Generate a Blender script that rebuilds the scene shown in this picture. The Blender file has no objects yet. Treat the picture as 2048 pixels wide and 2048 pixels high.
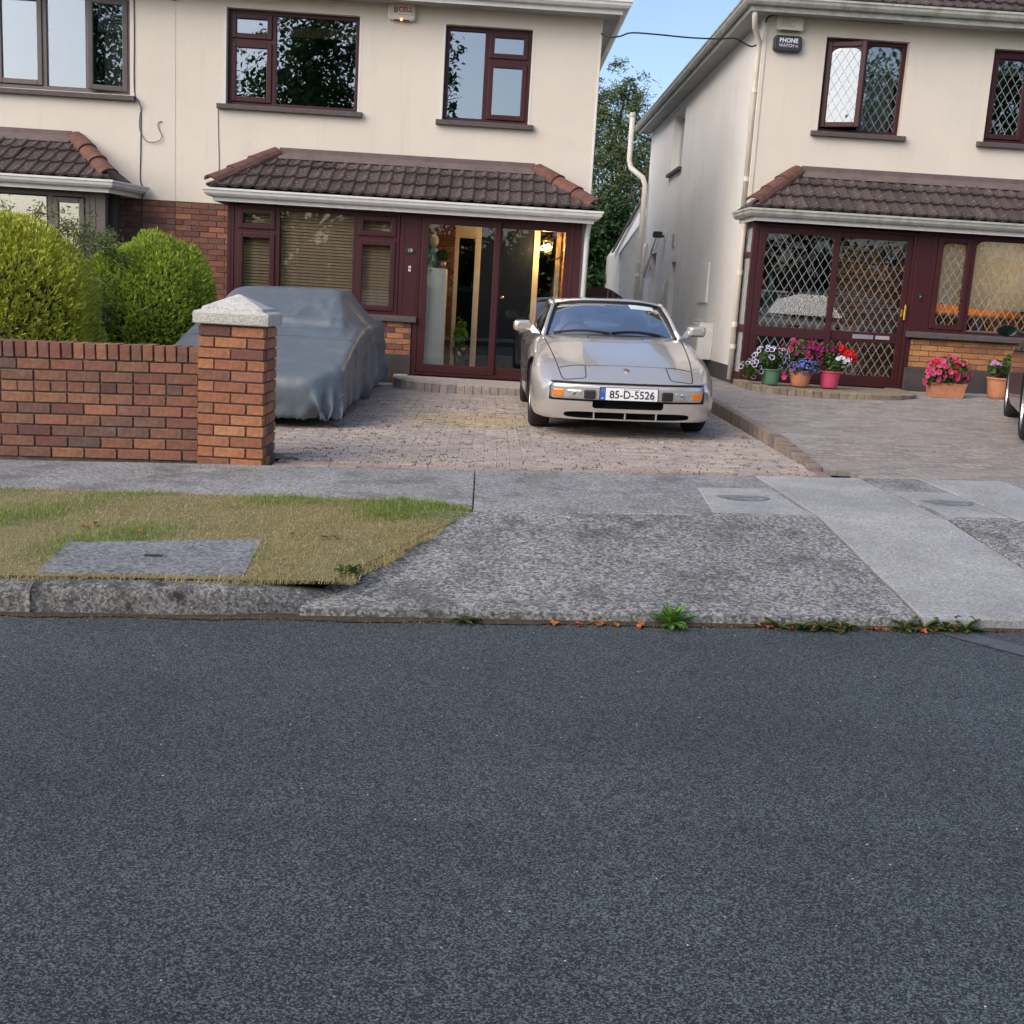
import bpy, bmesh, math, random
import numpy as np
from mathutils import Vector, Matrix, Euler
random.seed(7); RNG = np.random.default_rng(11)
S = bpy.context.scene
C = S.collection
R = math.radians
# ---------------------------------------------------------------- camera
FOC, PITCH, ROLL, YAW = 2250.0, R(10.8), R(3.43), R(1.6)
def cam_rows(p, r, y):
    cy, sy = math.cos(y), math.sin(y); A = np.array([[cy,-sy,0],[0,0,-1],[sy,cy,0]])
    cp, sp = math.cos(p), math.sin(p); B = np.array([[1,0,0],[0,cp,-sp],[0,sp,cp]])
    cr, sr = math.cos(r), math.sin(r); D = np.array([[cr,-sr,0],[sr,cr,0],[0,0,1]])
    return D @ B @ A
CM = cam_rows(PITCH, ROLL, YAW)
cam = bpy.data.objects.new('camera', bpy.data.cameras.new('camera')); C.objects.link(cam)
cam.data.sensor_width = 36; cam.data.sensor_height = 36; cam.data.sensor_fit = 'HORIZONTAL'
cam.data.lens = FOC/2048*36; cam.data.clip_start = .05; cam.data.clip_end = 2000
r_, d_, f_ = CM
cam.matrix_world = Matrix(((r_[0],-d_[0],-f_[0],0),(r_[1],-d_[1],-f_[1],0),(r_[2],-d_[2],-f_[2],1.24),(0,0,0,1)))
S.camera = cam
# ---------------------------------------------------------------- sky, sun, exposure
SUN_EL, SUN_AZ = R(38.0), R(230)            # low evening sun behind the camera; azimuth clockwise from +Y
W = bpy.data.worlds.new('World'); S.world = W; W.use_nodes = True
nt = W.node_tree; nt.nodes.clear()
sky = nt.nodes.new('ShaderNodeTexSky'); sky.sky_type = 'NISHITA'; sky.sun_disc = False
sky.sun_elevation = SUN_EL; sky.sun_rotation = SUN_AZ
sky.air_density = .8; sky.dust_density = 2.6; sky.ozone_density = 1.2
bg = nt.nodes.new('ShaderNodeBackground'); bg.inputs['Strength'].default_value = .15
out = nt.nodes.new('ShaderNodeOutputWorld')
nt.links.new(sky.outputs[0], bg.inputs[0]); nt.links.new(bg.outputs[0], out.inputs[0])
sl = bpy.data.lights.new('sun', 'SUN'); sl.energy = 1.0; sl.angle = R(60); sl.color = (1, .88, .76)
so = bpy.data.objects.new('sun', sl); C.objects.link(so); so.location = (-20, -40, 30)
sd = Vector((math.sin(SUN_AZ)*math.cos(SUN_EL), math.cos(SUN_AZ)*math.cos(SUN_EL), math.sin(SUN_EL)))
so.rotation_euler = (-sd).to_track_quat('-Z', 'Y').to_euler()
vs = S.view_settings
vs.view_transform = 'Standard'; vs.look = 'None'; vs.gamma = 1; vs.use_curve_mapping = False; vs.exposure = .80
S.render.resolution_x = S.render.resolution_y = 1024
S.render.engine = 'CYCLES'
try: S.cycles.max_bounces = 8; S.cycles.transparent_max_bounces = 16; S.cycles.sample_clamp_indirect = 4
except Exception: pass
# ---------------------------------------------------------------- ground heights
SL = .0206
def gz(x): return .004 + SL*x                                # street and drives climb gently to the right
def kerb_y(x): return 4.98 + .055*x
def pf_y(x): return 6.47 + .09*x                             # front edge of the footpath
def pb_y(x): return 8.04 + .09*x                             # back edge of the footpath
def drive_z(x, y): return gz(x) + .045*min(max((y-9)/6, 0), 1)
def rdrive_z(x, y):
    a = min(max((y-8.5)/1.6, 0), 1); b = min(max((y-10)/5.2, 0), 1)
    return gz(x) + .10*a*a*(3-2*a) + .09*b
ROAD_OFF = -.24
# ---------------------------------------------------------------- materials
MATS = {}
def hexc(h):
    h = h.lstrip('#'); v = [int(h[i:i+2], 16)/255 for i in (0,2,4)]
    return tuple(c/12.92 if c <= .04045 else ((c+.055)/1.055)**2.4 for c in v)
def col4(c): return (c[0], c[1], c[2], 1)
def mat(name, col, rough=.6, var=.0, vscale=4., bump=0., bscale=60., metal=0., ramp=None, spec=.5, coat=0., emit=None, estr=0., sss=0., vcol=None, detail=4., obj_space=True, dirt=None, dirt2=None):
    """procedural principled material: base colour (or ramp picked per piece) x noise variation, noise bump"""
    if name in MATS: return MATS[name]
    m = bpy.data.materials.new(name); m.use_nodes = True; t = m.node_tree; N = t.nodes; L = t.links
    b = N['Principled BSDF']
    b.inputs['Roughness'].default_value = rough; b.inputs['Metallic'].default_value = metal
    b.inputs['Specular IOR Level'].default_value = spec; b.inputs['Coat Weight'].default_value = coat
    tc = N.new('ShaderNodeTexCoord'); co = tc.outputs['Object']
    if not obj_space:
        g = N.new('ShaderNodeNewGeometry'); co = g.outputs['Position']
    cs = None
    if ramp:
        oi = N.new('ShaderNodeObjectInfo'); ge = N.new('ShaderNodeNewGeometry')
        ad = N.new('ShaderNodeMath'); ad.operation = 'ADD'; L.new(oi.outputs['Random'], ad.inputs[0]); L.new(ge.outputs['Random Per Island'], ad.inputs[1])
        fr = N.new('ShaderNodeMath'); fr.operation = 'FRACT'; L.new(ad.outputs[0], fr.inputs[0])
        cr = N.new('ShaderNodeValToRGB'); cr.color_ramp.interpolation = 'LINEAR'
        els = cr.color_ramp.elements
        while len(els) < len(ramp): els.new(.5)
        for i, c in enumerate(ramp): els[i].position = i/(len(ramp)-1); els[i].color = col4(c)
        L.new(fr.outputs[0], cr.inputs[0]); cs = cr.outputs[0]
    if var > 0 or vcol:
        nz = N.new('ShaderNodeTexNoise'); nz.inputs['Scale'].default_value = vscale; nz.inputs['Detail'].default_value = detail; nz.inputs['Roughness'].default_value = .65
        L.new(co, nz.inputs['Vector'])
        mr = N.new('ShaderNodeMapRange'); mr.inputs['From Min'].default_value = .3; mr.inputs['From Max'].default_value = .7
        L.new(nz.outputs[0], mr.inputs['Value'])
        mx = N.new('ShaderNodeMix'); mx.data_type = 'RGBA'
        if vcol:
            mx.blend_type = 'MIX'; L.new(mr.outputs[0], mx.inputs['Factor'])
            if cs: L.new(cs, mx.inputs['A'])
            else: mx.inputs['A'].default_value = col4(col)
            mx.inputs['B'].default_value = col4(vcol)
        else:
            mr.inputs['To Min'].default_value = 1-var; mr.inputs['To Max'].default_value = 1+var*.6
            mx.blend_type = 'MULTIPLY'; mx.inputs['Factor'].default_value = 1
            if cs: L.new(cs, mx.inputs['A'])
            else: mx.inputs['A'].default_value = col4(col)
            L.new(mr.outputs[0], mx.inputs['B'])
        cs = mx.outputs['Result']
    if dirt:
        dc, dsc, lo, hi, amt = dirt
        n2 = N.new('ShaderNodeTexNoise'); n2.inputs['Scale'].default_value = dsc; n2.inputs['Detail'].default_value = 6; n2.inputs['Roughness'].default_value = .7
        L.new(co, n2.inputs['Vector'])
        m2 = N.new('ShaderNodeMapRange'); m2.inputs['From Min'].default_value = lo; m2.inputs['From Max'].default_value = hi; m2.inputs['To Max'].default_value = amt
        L.new(n2.outputs[0], m2.inputs['Value'])
        x2 = N.new('ShaderNodeMix'); x2.data_type = 'RGBA'; L.new(m2.outputs[0], x2.inputs['Factor'])
        if cs: L.new(cs, x2.inputs['A'])
        else: x2.inputs['A'].default_value = col4(col)
        x2.inputs['B'].default_value = col4(dc); cs = x2.outputs['Result']
    if dirt2:                                                    # second, stretched stain layer in world space
        dc, dsc, lo, hi, amt = dirt2
        g2 = N.new('ShaderNodeNewGeometry'); mp = N.new('ShaderNodeVectorMath'); mp.operation = 'MULTIPLY'; mp.inputs[1].default_value = dsc; L.new(g2.outputs['Position'], mp.inputs[0])
        n2 = N.new('ShaderNodeTexNoise'); n2.inputs['Scale'].default_value = 1; n2.inputs['Detail'].default_value = 7; n2.inputs['Roughness'].default_value = .68; L.new(mp.outputs[0], n2.inputs['Vector'])
        m2 = N.new('ShaderNodeMapRange'); m2.inputs['From Min'].default_value = lo; m2.inputs['From Max'].default_value = hi; m2.inputs['To Max'].default_value = amt; L.new(n2.outputs[0], m2.inputs['Value'])
        x2 = N.new('ShaderNodeMix'); x2.data_type = 'RGBA'; L.new(m2.outputs[0], x2.inputs['Factor'])
        if cs: L.new(cs, x2.inputs['A'])
        else: x2.inputs['A'].default_value = col4(col)
        x2.inputs['B'].default_value = col4(dc); cs = x2.outputs['Result']
    if cs: L.new(cs, b.inputs['Base Color'])
    else: b.inputs['Base Color'].default_value = col4(col)
    if bump > 0:
        bn = N.new('ShaderNodeTexNoise'); bn.inputs['Scale'].default_value = bscale; bn.inputs['Detail'].default_value = 5
        L.new(co, bn.inputs['Vector'])
        bp = N.new('ShaderNodeBump'); bp.inputs['Strength'].default_value = min(bump, 1); bp.inputs['Distance'].default_value = .01*max(bump, 1)
        L.new(bn.outputs[0], bp.inputs['Height']); L.new(bp.outputs[0], b.inputs['Normal'])
    if emit: b.inputs['Emission Color'].default_value = col4(emit); b.inputs['Emission Strength'].default_value = estr
    if sss: b.inputs['Subsurface Weight'].default_value = sss
    MATS[name] = m; return m
def speckle(name, c1, c2, c3, scale, big=.6, rough=.85, bump=.6, patch=None, band=None):
    """aggregate surface: stones of mixed tone with fine relief, larger worn patches"""
    m = bpy.data.materials.new(name); m.use_nodes = True; t = m.node_tree; N = t.nodes; L = t.links; b = N['Principled BSDF']
    b.inputs['Roughness'].default_value = rough; b.inputs['Specular IOR Level'].default_value = .35
    g = N.new('ShaderNodeNewGeometry'); co = g.outputs['Position']
    vo = N.new('ShaderNodeTexVoronoi'); vo.inputs['Scale'].default_value = scale; L.new(co, vo.inputs['Vector'])
    sp = N.new('ShaderNodeSeparateColor'); L.new(vo.outputs['Color'], sp.inputs[0])
    n1 = N.new('ShaderNodeTexNoise'); n1.inputs['Scale'].default_value = scale*.55; n1.inputs['Detail'].default_value = 6; n1.inputs['Roughness'].default_value = .75; L.new(co, n1.inputs['Vector'])
    av = N.new('ShaderNodeMath'); av.operation = 'MULTIPLY_ADD'; L.new(sp.outputs[0], av.inputs[0]); av.inputs[1].default_value = .45; 
    m1 = N.new('ShaderNodeMath'); m1.operation = 'MULTIPLY'; m1.inputs[1].default_value = .72; L.new(n1.outputs[0], m1.inputs[0]); L.new(m1.outputs[0], av.inputs[2])
    cr = N.new('ShaderNodeValToRGB'); e = cr.color_ramp.elements
    e[0].position = .27; e[0].color = col4(c1); e[1].position = .90; e[1].color = col4(c3); k = e.new(.56); k.color = col4(c2)
    L.new(av.outputs[0], cr.inputs[0]); cs = cr.outputs[0]
    n2 = N.new('ShaderNodeTexNoise'); n2.inputs['Scale'].default_value = big; n2.inputs['Detail'].default_value = 6; n2.inputs['Roughness'].default_value = .7; L.new(co, n2.inputs['Vector'])
    mr = N.new('ShaderNodeMapRange'); mr.inputs['From Min'].default_value = .35; mr.inputs['From Max'].default_value = .68; mr.inputs['To Min'].default_value = .78; mr.inputs['To Max'].default_value = 1.16; L.new(n2.outputs[0], mr.inputs['Value'])
    mx = N.new('ShaderNodeMix'); mx.data_type = 'RGBA'; mx.blend_type = 'MULTIPLY'; mx.inputs['Factor'].default_value = 1; L.new(cs, mx.inputs['A']); L.new(mr.outputs[0], mx.inputs['B']); cs = mx.outputs['Result']
    if band:                                                     # long worn streaks along the traffic direction
        bm_ = N.new('ShaderNodeVectorMath'); bm_.operation = 'MULTIPLY'; bm_.inputs[1].default_value = band; L.new(co, bm_.inputs[0])
        n4 = N.new('ShaderNodeTexNoise'); n4.inputs['Scale'].default_value = 1; n4.inputs['Detail'].default_value = 5; n4.inputs['Roughness'].default_value = .6; L.new(bm_.outputs[0], n4.inputs['Vector'])
        m4 = N.new('ShaderNodeMapRange'); m4.inputs['From Min'].default_value = .35; m4.inputs['From Max'].default_value = .65; m4.inputs['To Min'].default_value = .90; m4.inputs['To Max'].default_value = 1.09; L.new(n4.outputs[0], m4.inputs['Value'])
        x4 = N.new('ShaderNodeMix'); x4.data_type = 'RGBA'; x4.blend_type = 'MULTIPLY'; x4.inputs['Factor'].default_value = 1; L.new(cs, x4.inputs['A']); L.new(m4.outputs[0], x4.inputs['B']); cs = x4.outputs['Result']
    if patch:
        pc, psc, lo, hi = patch
        n3 = N.new('ShaderNodeTexNoise'); n3.inputs['Scale'].default_value = psc; n3.inputs['Detail'].default_value = 8; n3.inputs['Roughness'].default_value = .75; L.new(co, n3.inputs['Vector'])
        m3 = N.new('ShaderNodeMapRange'); m3.inputs['From Min'].default_value = lo; m3.inputs['From Max'].default_value = hi; L.new(n3.outputs[0], m3.inputs['Value'])
        x3 = N.new('ShaderNodeMix'); x3.data_type = 'RGBA'; L.new(m3.outputs[0], x3.inputs['Factor']); L.new(cs, x3.inputs['A']); x3.inputs['B'].default_value = col4(pc); cs = x3.outputs['Result']
    L.new(cs, b.inputs['Base Color'])
    bp = N.new('ShaderNodeBump'); bp.inputs['Strength'].default_value = bump; bp.inputs['Distance'].default_value = .006
    L.new(av.outputs[0], bp.inputs['Height']); L.new(bp.outputs[0], b.inputs['Normal'])
    MATS[name] = m; return m
def glass(name, tint=(1,1,1), base=.10, k=1.3, rough=0.0):
    m = bpy.data.materials.new(name); m.use_nodes = True; t = m.node_tree; N = t.nodes; L = t.links; N.remove(N['Principled BSDF'])
    tr = N.new('ShaderNodeBsdfTransparent'); tr.inputs[0].default_value = col4(tint)
    gl = N.new('ShaderNodeBsdfGlossy'); gl.inputs['Roughness'].default_value = rough; gl.inputs[0].default_value = (.95,.97,1,1)
    lw = N.new('ShaderNodeFresnel'); lw.inputs[0].default_value = 1.5
    ma = N.new('ShaderNodeMath'); ma.operation = 'MULTIPLY_ADD'; ma.use_clamp = True; ma.inputs[1].default_value = k; ma.inputs[2].default_value = base; L.new(lw.outputs[0], ma.inputs[0])
    mx = N.new('ShaderNodeMixShader'); L.new(ma.outputs[0], mx.inputs[0]); L.new(tr.outputs[0], mx.inputs[1]); L.new(gl.outputs[0], mx.inputs[2])
    L.new(mx.outputs[0], N['Material Output'].inputs[0]); MATS[name] = m; return m
def leafmat(name, ramp, trans=.3, rough=.55):
    m = mat(name, ramp[0], rough=rough, ramp=ramp, spec=.3)
    t = m.node_tree; N = t.nodes; L = t.links; b = N['Principled BSDF']
    src = b.inputs['Base Color'].links[0].from_socket
    tl = N.new('ShaderNodeBsdfTranslucent'); L.new(src, tl.inputs[0])
    mx = N.new('ShaderNodeMixShader'); mx.inputs[0].default_value = trans
    L.new(b.outputs[0], mx.inputs[1]); L.new(tl.outputs[0], mx.inputs[2]); L.new(mx.outputs[0], N['Material Output'].inputs[0])
    return m
M_ROAD = speckle('asphalt', (.0025,.003,.0032), (.031,.0395,.0425), (.22,.255,.265), 240, .5, .75, 1.0, band=(.25,1.5,1))
M_CONC = speckle('old_concrete', (.05,.05,.048), (.185,.186,.180), (.46,.46,.44), 80, 1.2, .95, 1.0, ((.06,.06,.058), 3.2, .50, .70))
M_CONC2 = speckle('footpath_concrete', (.09,.09,.088), (.235,.235,.230), (.45,.45,.43), 85, 1.4, .94, .8, ((.085,.085,.083), 1.8, .50, .72))
M_CONC3 = speckle('new_concrete', (.20,.20,.198), (.305,.306,.302), (.42,.42,.41), 110, 1.6, .92, .3)
M_KERB = speckle('kerb_concrete', (.05,.048,.044), (.16,.158,.152), (.36,.35,.33), 95, 3.5, .95, 1.0, ((.03,.029,.027), 7, .50, .66))
M_CAP = speckle('cast_stone', (.26,.25,.22), (.50,.48,.43), (.66,.64,.60), 150, 3, .9, .5)
M_SOIL = mat('soil', (.055,.042,.028), .95, .5, 30, 1, 120)
M_VERGE = mat('dry_turf', (.26,.22,.12), .95, .4, 6, 1, 150, vcol=(.15,.145,.06))
M_GROUND = mat('open_ground', (.10,.11,.06), .95, .4, .8, .5, 20)
M_RENDER = mat('cream_render', (.665,.605,.515), .9, .05, .9, .35, 160, obj_space=False, dirt=((.45,.41,.36), 1.1, .58, .82, .35), dirt2=((.33,.30,.26), (7,7,.5), .56, .80, .17))
M_RENDERW = mat('white_render', (.74,.72,.68), .9, .06, .9, .25, 220, obj_space=False, dirt=((.42,.39,.35), .8, .56, .8, .4), dirt2=((.36,.34,.31), (6,6,.45), .55, .80, .2))
M_RBRICK = [hexc('825b4a'), hexc('8e604a'), hexc('715449'), hexc('9a6c50'), hexc('655049'), hexc('8c5f4a'), hexc('7a5446')]
M_BRICK = mat('red_brick', M_RBRICK[0], .9, .35, 30, .8, 180, ramp=M_RBRICK, dirt=((.10,.075,.06), 9, .55, .78, .7), dirt2=((.40,.37,.33), (5,5,9), .60, .78, .40))
M_BRICKO = mat('orange_brick', (.3,.15,.07), .9, .30, 30, .8, 180, ramp=[hexc('ad714e'), hexc('b27a54'), hexc('a0664a'), hexc('bb8660'), hexc('a96d4c'), hexc('93604a'), hexc('b0744f')], dirt=((.13,.08,.06), 9, .58, .8, .6), dirt2=((.42,.38,.34), (5,5,9), .61, .80, .38))
M_BRICKD = mat('dark_brick', (.2,.1,.07), .9, .25, 30, .8, 180, ramp=[hexc('6e4a40'), hexc('93604c'), hexc('5c423d'), hexc('a06c55'), hexc('6a4840'), hexc('855646')])
M_BRICKY = mat('buff_brick', (.4,.25,.12), .9, .25, 30, .8, 180, ramp=[hexc('c08c58'), hexc('a9713f'), hexc('bf8a55'), hexc('8d5f45'), hexc('b57f4c')])
M_MORTAR = mat('mortar', (.10,.085,.072), .95, .35, 40, .6, 200, dirt2=((.30,.28,.25), (4,4,6), .56, .74, .7))
M_TILE = mat('concrete_roof_tile', (.07,.05,.045), .92, .45, 24, 1.0, 130, ramp=[hexc('43383a'), hexc('4d413e'), hexc('393130'), hexc('544844'), hexc('413736')], dirt=((.50,.48,.45), 30, .60, .66, .8))
M_TILER = mat('red_ridge_tile', (.17,.06,.04), .85, .4, 12, .5, 120, ramp=[hexc('6e4638'), hexc('603c32'), hexc('744a3b')], dirt=((.12,.09,.08), 9, .48, .72, .75))
M_TILEB = mat('brown_ridge_tile', (.10,.06,.05), .9, .4, 12, .8, 120, ramp=[hexc('5f433c'), hexc('6f4c42'), hexc('54403b')], dirt=((.45,.43,.40), 26, .70, .76, .8))
M_LEAD = mat('flashing', (.13,.095,.09), .7, .25, 6, .3, 30)
M_MAROON = mat('mahogany_frame', (.050,.012,.014), .42, .12, 3, .04, 60, spec=.3)
M_GREYFR = mat('taupe_frame', (.115,.095,.085), .5, .15, 8)
M_SILL = mat('sill_paint', (.085,.068,.066), .7, .25, 12, .4, 90)
M_PLINTH = mat('plinth_paint', (.055,.047,.045), .8, .3, 5, .5, 60)
M_WHITEPVC = mat('white_upvc', (.66,.65,.62), .42, .10, 7, dirt=((.30,.30,.26), 5, .56, .8, .35))
M_OLDPVC = mat('weathered_gutter', (.42,.42,.38), .55, .2, 7, dirt=((.14,.16,.09), 6, .48, .72, .75))
M_CREAMPIPE = mat('cream_pipe', (.64,.59,.50), .5, .1, 6)
M_SOFFIT = mat('soffit_board', (.33,.32,.31), .7, .15, 3)
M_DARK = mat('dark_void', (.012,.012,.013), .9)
M_BLACK = mat('black_plastic', (.016,.016,.017), .45, .2, 20)
M_RUBBER = mat('tyre_rubber', (.018,.018,.019), .8, .3, 60, .3, 200)
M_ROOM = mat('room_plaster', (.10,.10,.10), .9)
M_GLASS = glass('window_glass', (.80,.84,.83), .15, 1.5)
M_GLASSP = glass('porch_glass', (.93,.93,.91), .0, 1.1)
M_LEADL = mat('lead_came', (.30,.32,.32), .45, .2, 20, metal=.0)
# ---------------------------------------------------------------- mesh helpers
ORG = {}
def npmesh(name, v, f, smooth=False):
    v = np.asarray(v, dtype=np.float32).reshape(-1, 3)
    me = bpy.data.meshes.new(name)
    if isinstance(f, np.ndarray):
        n, k = f.shape
        me.vertices.add(len(v)); me.vertices.foreach_set('co', v.ravel())
        me.loops.add(n*k); me.loops.foreach_set('vertex_index', f.astype(np.int32).ravel())
        me.polygons.add(n); me.polygons.foreach_set('loop_start', np.arange(0, n*k, k, dtype=np.int32)); me.polygons.foreach_set('loop_total', np.full(n, k, dtype=np.int32))
        me.update(calc_edges=True); me.validate()
    else:
        me.from_pydata([tuple(map(float, p)) for p in v], [], f); me.update()
    if smooth: me.polygons.foreach_set('use_smooth', [True]*len(me.polygons))
    return me
class MB:
    def __init__(s): s.v = []; s.f = []
    def add(s, v, f):
        o = len(s.v); s.v += [tuple(p) for p in v]; s.f += [tuple(i+o for i in q) for q in f]; return s
    def box(s, x0, x1, y0, y1, z0, z1, ch=0.0):
        if ch <= 0:
            v = [(x,y,z) for z in (z0,z1) for y in (y0,y1) for x in (x0,x1)]
            return s.add(v, [(0,2,3,1),(4,5,7,6),(0,1,5,4),(2,6,7,3),(0,4,6,2),(1,3,7,5)])
        v, f = chbox(x0,x1,y0,y1,z0,z1,ch); return s.add(v, f)
    def quad(s, a, b, c, d): return s.add([a,b,c,d], [(0,1,2,3)])
    def poly(s, pts): return s.add(pts, [tuple(range(len(pts)))])
    def prism(s, poly, d):                                       # extrude a 3-D polygon by vector d
        n = len(poly); d = Vector(d); a = [Vector(p) for p in poly]; b = [p+d for p in a]
        return s.add([tuple(p) for p in a+b], [tuple(range(n))[::-1], tuple(range(n,2*n))] + [(i,(i+1)%n,n+(i+1)%n,n+i) for i in range(n)])
    def tube(s, path, r, seg=8, cap=True):
        P = [Vector(p) for p in path]; n = len(P); rr = r if isinstance(r, (list, tuple)) else [r]*n
        T = [(P[min(i+1,n-1)]-P[max(i-1,0)]).normalized() for i in range(n)]
        u = T[0].orthogonal().normalized(); V = []; F = []
        for i in range(n):
            u = (u - T[i]*u.dot(T[i])); u = u.normalized() if u.length > 1e-6 else T[i].orthogonal().normalized(); w = T[i].cross(u)
            for k in range(seg):
                a = 2*math.pi*k/seg; V.append(P[i]+(u*math.cos(a)+w*math.sin(a))*rr[i])
        for i in range(n-1):
            for k in range(seg): F.append((i*seg+k, i*seg+(k+1)%seg, (i+1)*seg+(k+1)%seg, (i+1)*seg+k))
        if cap: F.append(tuple(range(seg))[::-1]); F.append(tuple(range((n-1)*seg, n*seg)))
        return s.add(V, F)
    def lathe(s, prof, c=(0,0,0), seg=24, axis='z'):
        V = []; F = []; n = len(prof)
        for i in range(seg):
            a = 2*math.pi*i/seg; ca, sa = math.cos(a), math.sin(a)
            for r, h in prof:
                p = (r*ca, r*sa, h) if axis == 'z' else ((h, r*ca, r*sa) if axis == 'x' else (r*ca, h, r*sa))
                V.append((p[0]+c[0], p[1]+c[1], p[2]+c[2]))
        for i in range(seg):
            j = (i+1) % seg
            for k in range(n-1): F.append((i*n+k, j*n+k, j*n+k+1, i*n+k+1))
        return s.add(V, F)
    def grid(s, P):                                              # P[i][j] points
        n, m = len(P), len(P[0]); V = [p for row in P for p in row]
        return s.add(V, [(i*m+j, i*m+j+1, (i+1)*m+j+1, (i+1)*m+j) for i in range(n-1) for j in range(m-1)])
    def build(s, name, m, parent=None, smooth=False, bevel=0., solid=0., sub=0, auto=None):
        o0 = ORG.get(parent.name, (0,0,0)) if parent else (0,0,0)
        v = np.array(s.v, dtype=float).reshape(-1,3) - np.array(o0)
        me = npmesh(name, v, s.f, smooth)
        return link(name, me, m, parent, o0, bevel, solid, sub)
def link(name, me, m, parent=None, o0=(0,0,0), bevel=0., solid=0., sub=0):
    o = bpy.data.objects.new(name, me); C.objects.link(o)
    if m is not None and len(me.materials) == 0: me.materials.append(m)
    if parent: o.parent = parent; ORG[o.name] = o0
    if solid: md = o.modifiers.new('solid', 'SOLIDIFY'); md.thickness = solid; md.offset = 0
    if bevel: md = o.modifiers.new('bevel', 'BEVEL'); md.width = bevel; md.segments = 2; md.limit_method = 'ANGLE'; md.angle_limit = R(40)
    if sub: md = o.modifiers.new('sub', 'SUBSURF'); md.levels = md.render_levels = sub
    return o
def chbox(x0,x1,y0,y1,z0,z1,c):
    V = []; F = []
    xs, ys, zs = (x0,x1), (y0,y1), (z0,z1)
    idx = {}
    for i in (0,1):
        for j in (0,1):
            for k in (0,1):
                sx, sy, sz = (1-2*i)*c, (1-2*j)*c, (1-2*k)*c
                idx[i,j,k,'x'] = len(V); V.append((xs[i], ys[j]+sy, zs[k]+sz))
                idx[i,j,k,'y'] = len(V); V.append((xs[i]+sx, ys[j], zs[k]+sz))
                idx[i,j,k,'z'] = len(V); V.append((xs[i]+sx, ys[j]+sy, zs[k]))
    g = lambda i,j,k,a: idx[i,j,k,a]
    def fx(q, flip): F.append(tuple(q if not flip else q[::-1]))
    for i in (0,1): fx([g(i,0,0,'x'), g(i,1,0,'x'), g(i,1,1,'x'), g(i,0,1,'x')], i == 0)
    for j in (0,1): fx([g(0,j,0,'y'), g(1,j,0,'y'), g(1,j,1,'y'), g(0,j,1,'y')], j == 1)
    for k in (0,1): fx([g(0,0,k,'z'), g(1,0,k,'z'), g(1,1,k,'z'), g(0,1,k,'z')], k == 0)
    for i in (0,1):
        for j in (0,1): fx([g(i,j,0,'x'), g(i,j,0,'y'), g(i,j,1,'y'), g(i,j,1,'x')], i == j)
        for k in (0,1): fx([g(i,0,k,'x'), g(i,0,k,'z'), g(i,1,k,'z'), g(i,1,k,'x')], i != k)
    for j in (0,1):
        for k in (0,1): fx([g(0,j,k,'y'), g(0,j,k,'z'), g(1,j,k,'z'), g(1,j,k,'y')], j == k)
    for i in (0,1):
        for j in (0,1):
            for k in (0,1): fx([g(i,j,k,'x'), g(i,j,k,'y'), g(i,j,k,'z')], (i+j+k) % 2 == 1)
    return V, F
def tag(o, label=None, cat=None, group=None, kind=None):
    if label: o['label'] = label
    if cat: o['category'] = cat
    if group: o['group'] = group
    if kind: o['kind'] = kind
    return o
def thing(name, label, cat, loc=(0,0,0), group=None, local=False):
    o = bpy.data.objects.new(name, None); C.objects.link(o); o.location = loc; o.empty_display_size = .1
    ORG[o.name] = (0,0,0) if local else tuple(loc)
    return tag(o, label, cat, group)
def piece(name, me, parent, loc, rot=None, scale=None):          # shared-mesh piece under a part (world loc)
    o = bpy.data.objects.new(name, me); C.objects.link(o); o.parent = parent
    o0 = ORG.get(parent.name, (0,0,0)); o.location = (loc[0]-o0[0], loc[1]-o0[1], loc[2]-o0[2]); ORG[o.name] = o0
    if rot is not None: o.rotation_euler = rot
    if scale is not None: o.scale = scale
    return o
def text_mesh(txt, size, extrude=.001, align='CENTER', shear=0., bold=0.):
    cu = bpy.data.curves.new('lettering', 'FONT'); cu.body = txt; cu.size = size; cu.extrude = extrude; cu.align_x = align; cu.align_y = 'CENTER'; cu.shear = shear; cu.offset = bold; cu.resolution_u = 3
    o = bpy.data.objects.new('lettering', cu); C.objects.link(o)
    me = bpy.data.meshes.new_from_object(o.evaluated_get(bpy.context.evaluated_depsgraph_get()))
    bpy.data.objects.remove(o); return me
def lettering(txt, size, loc, m, parent, rot=(R(90),0,0), **k):
    me = text_mesh(txt, size, **k); me.materials.clear(); me.materials.append(m)
    return piece('lettering', me, parent, loc, rot)
BR_CACHE = {}
def brick_mesh(L, m, h=.065, d=.10, ch=.0035):
    L = round(L*200)/200; key = (L, m.name, h, d)
    if key not in BR_CACHE:
        v, f = chbox(0, L, 0, d, 0, h, ch); me = npmesh('brick', v, f); me.materials.append(m); BR_CACHE[key] = me
    return BR_CACHE[key]
def brick_panel(parent, p0, ux, length, z0, z1, m, phase=0., pitch=.225, course=.075, header=None, mat_pick=None, jit=.0025):
    """running-bond bricks from p0 along unit vector ux (outward normal to its right), each an object under parent"""
    ang = math.atan2(ux[1], ux[0]); nrows = int((z1-z0+.005)/course); rnd = random.Random(int(abs(p0[0]*100)+z0*977))
    for r in range(nrows):
        off = phase + (pitch/2 if r % 2 else 0); off = off % pitch; x = -off if off > 0 else 0.
        while x < length-.02:
            a, b = max(x, 0), min(x+pitch-.010, length)
            if b-a > .03:
                mm = mat_pick(rnd, r, (a+b)/2) if mat_pick else m
                j = rnd.uniform(-jit, jit)
                piece('brick', brick_mesh(b-a, mm), parent, (p0[0]+ux[0]*a+ux[1]*j, p0[1]+ux[1]*a-ux[0]*j, z0+r*course), (0, rnd.uniform(-.004,.004), ang))
            x += pitch
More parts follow.
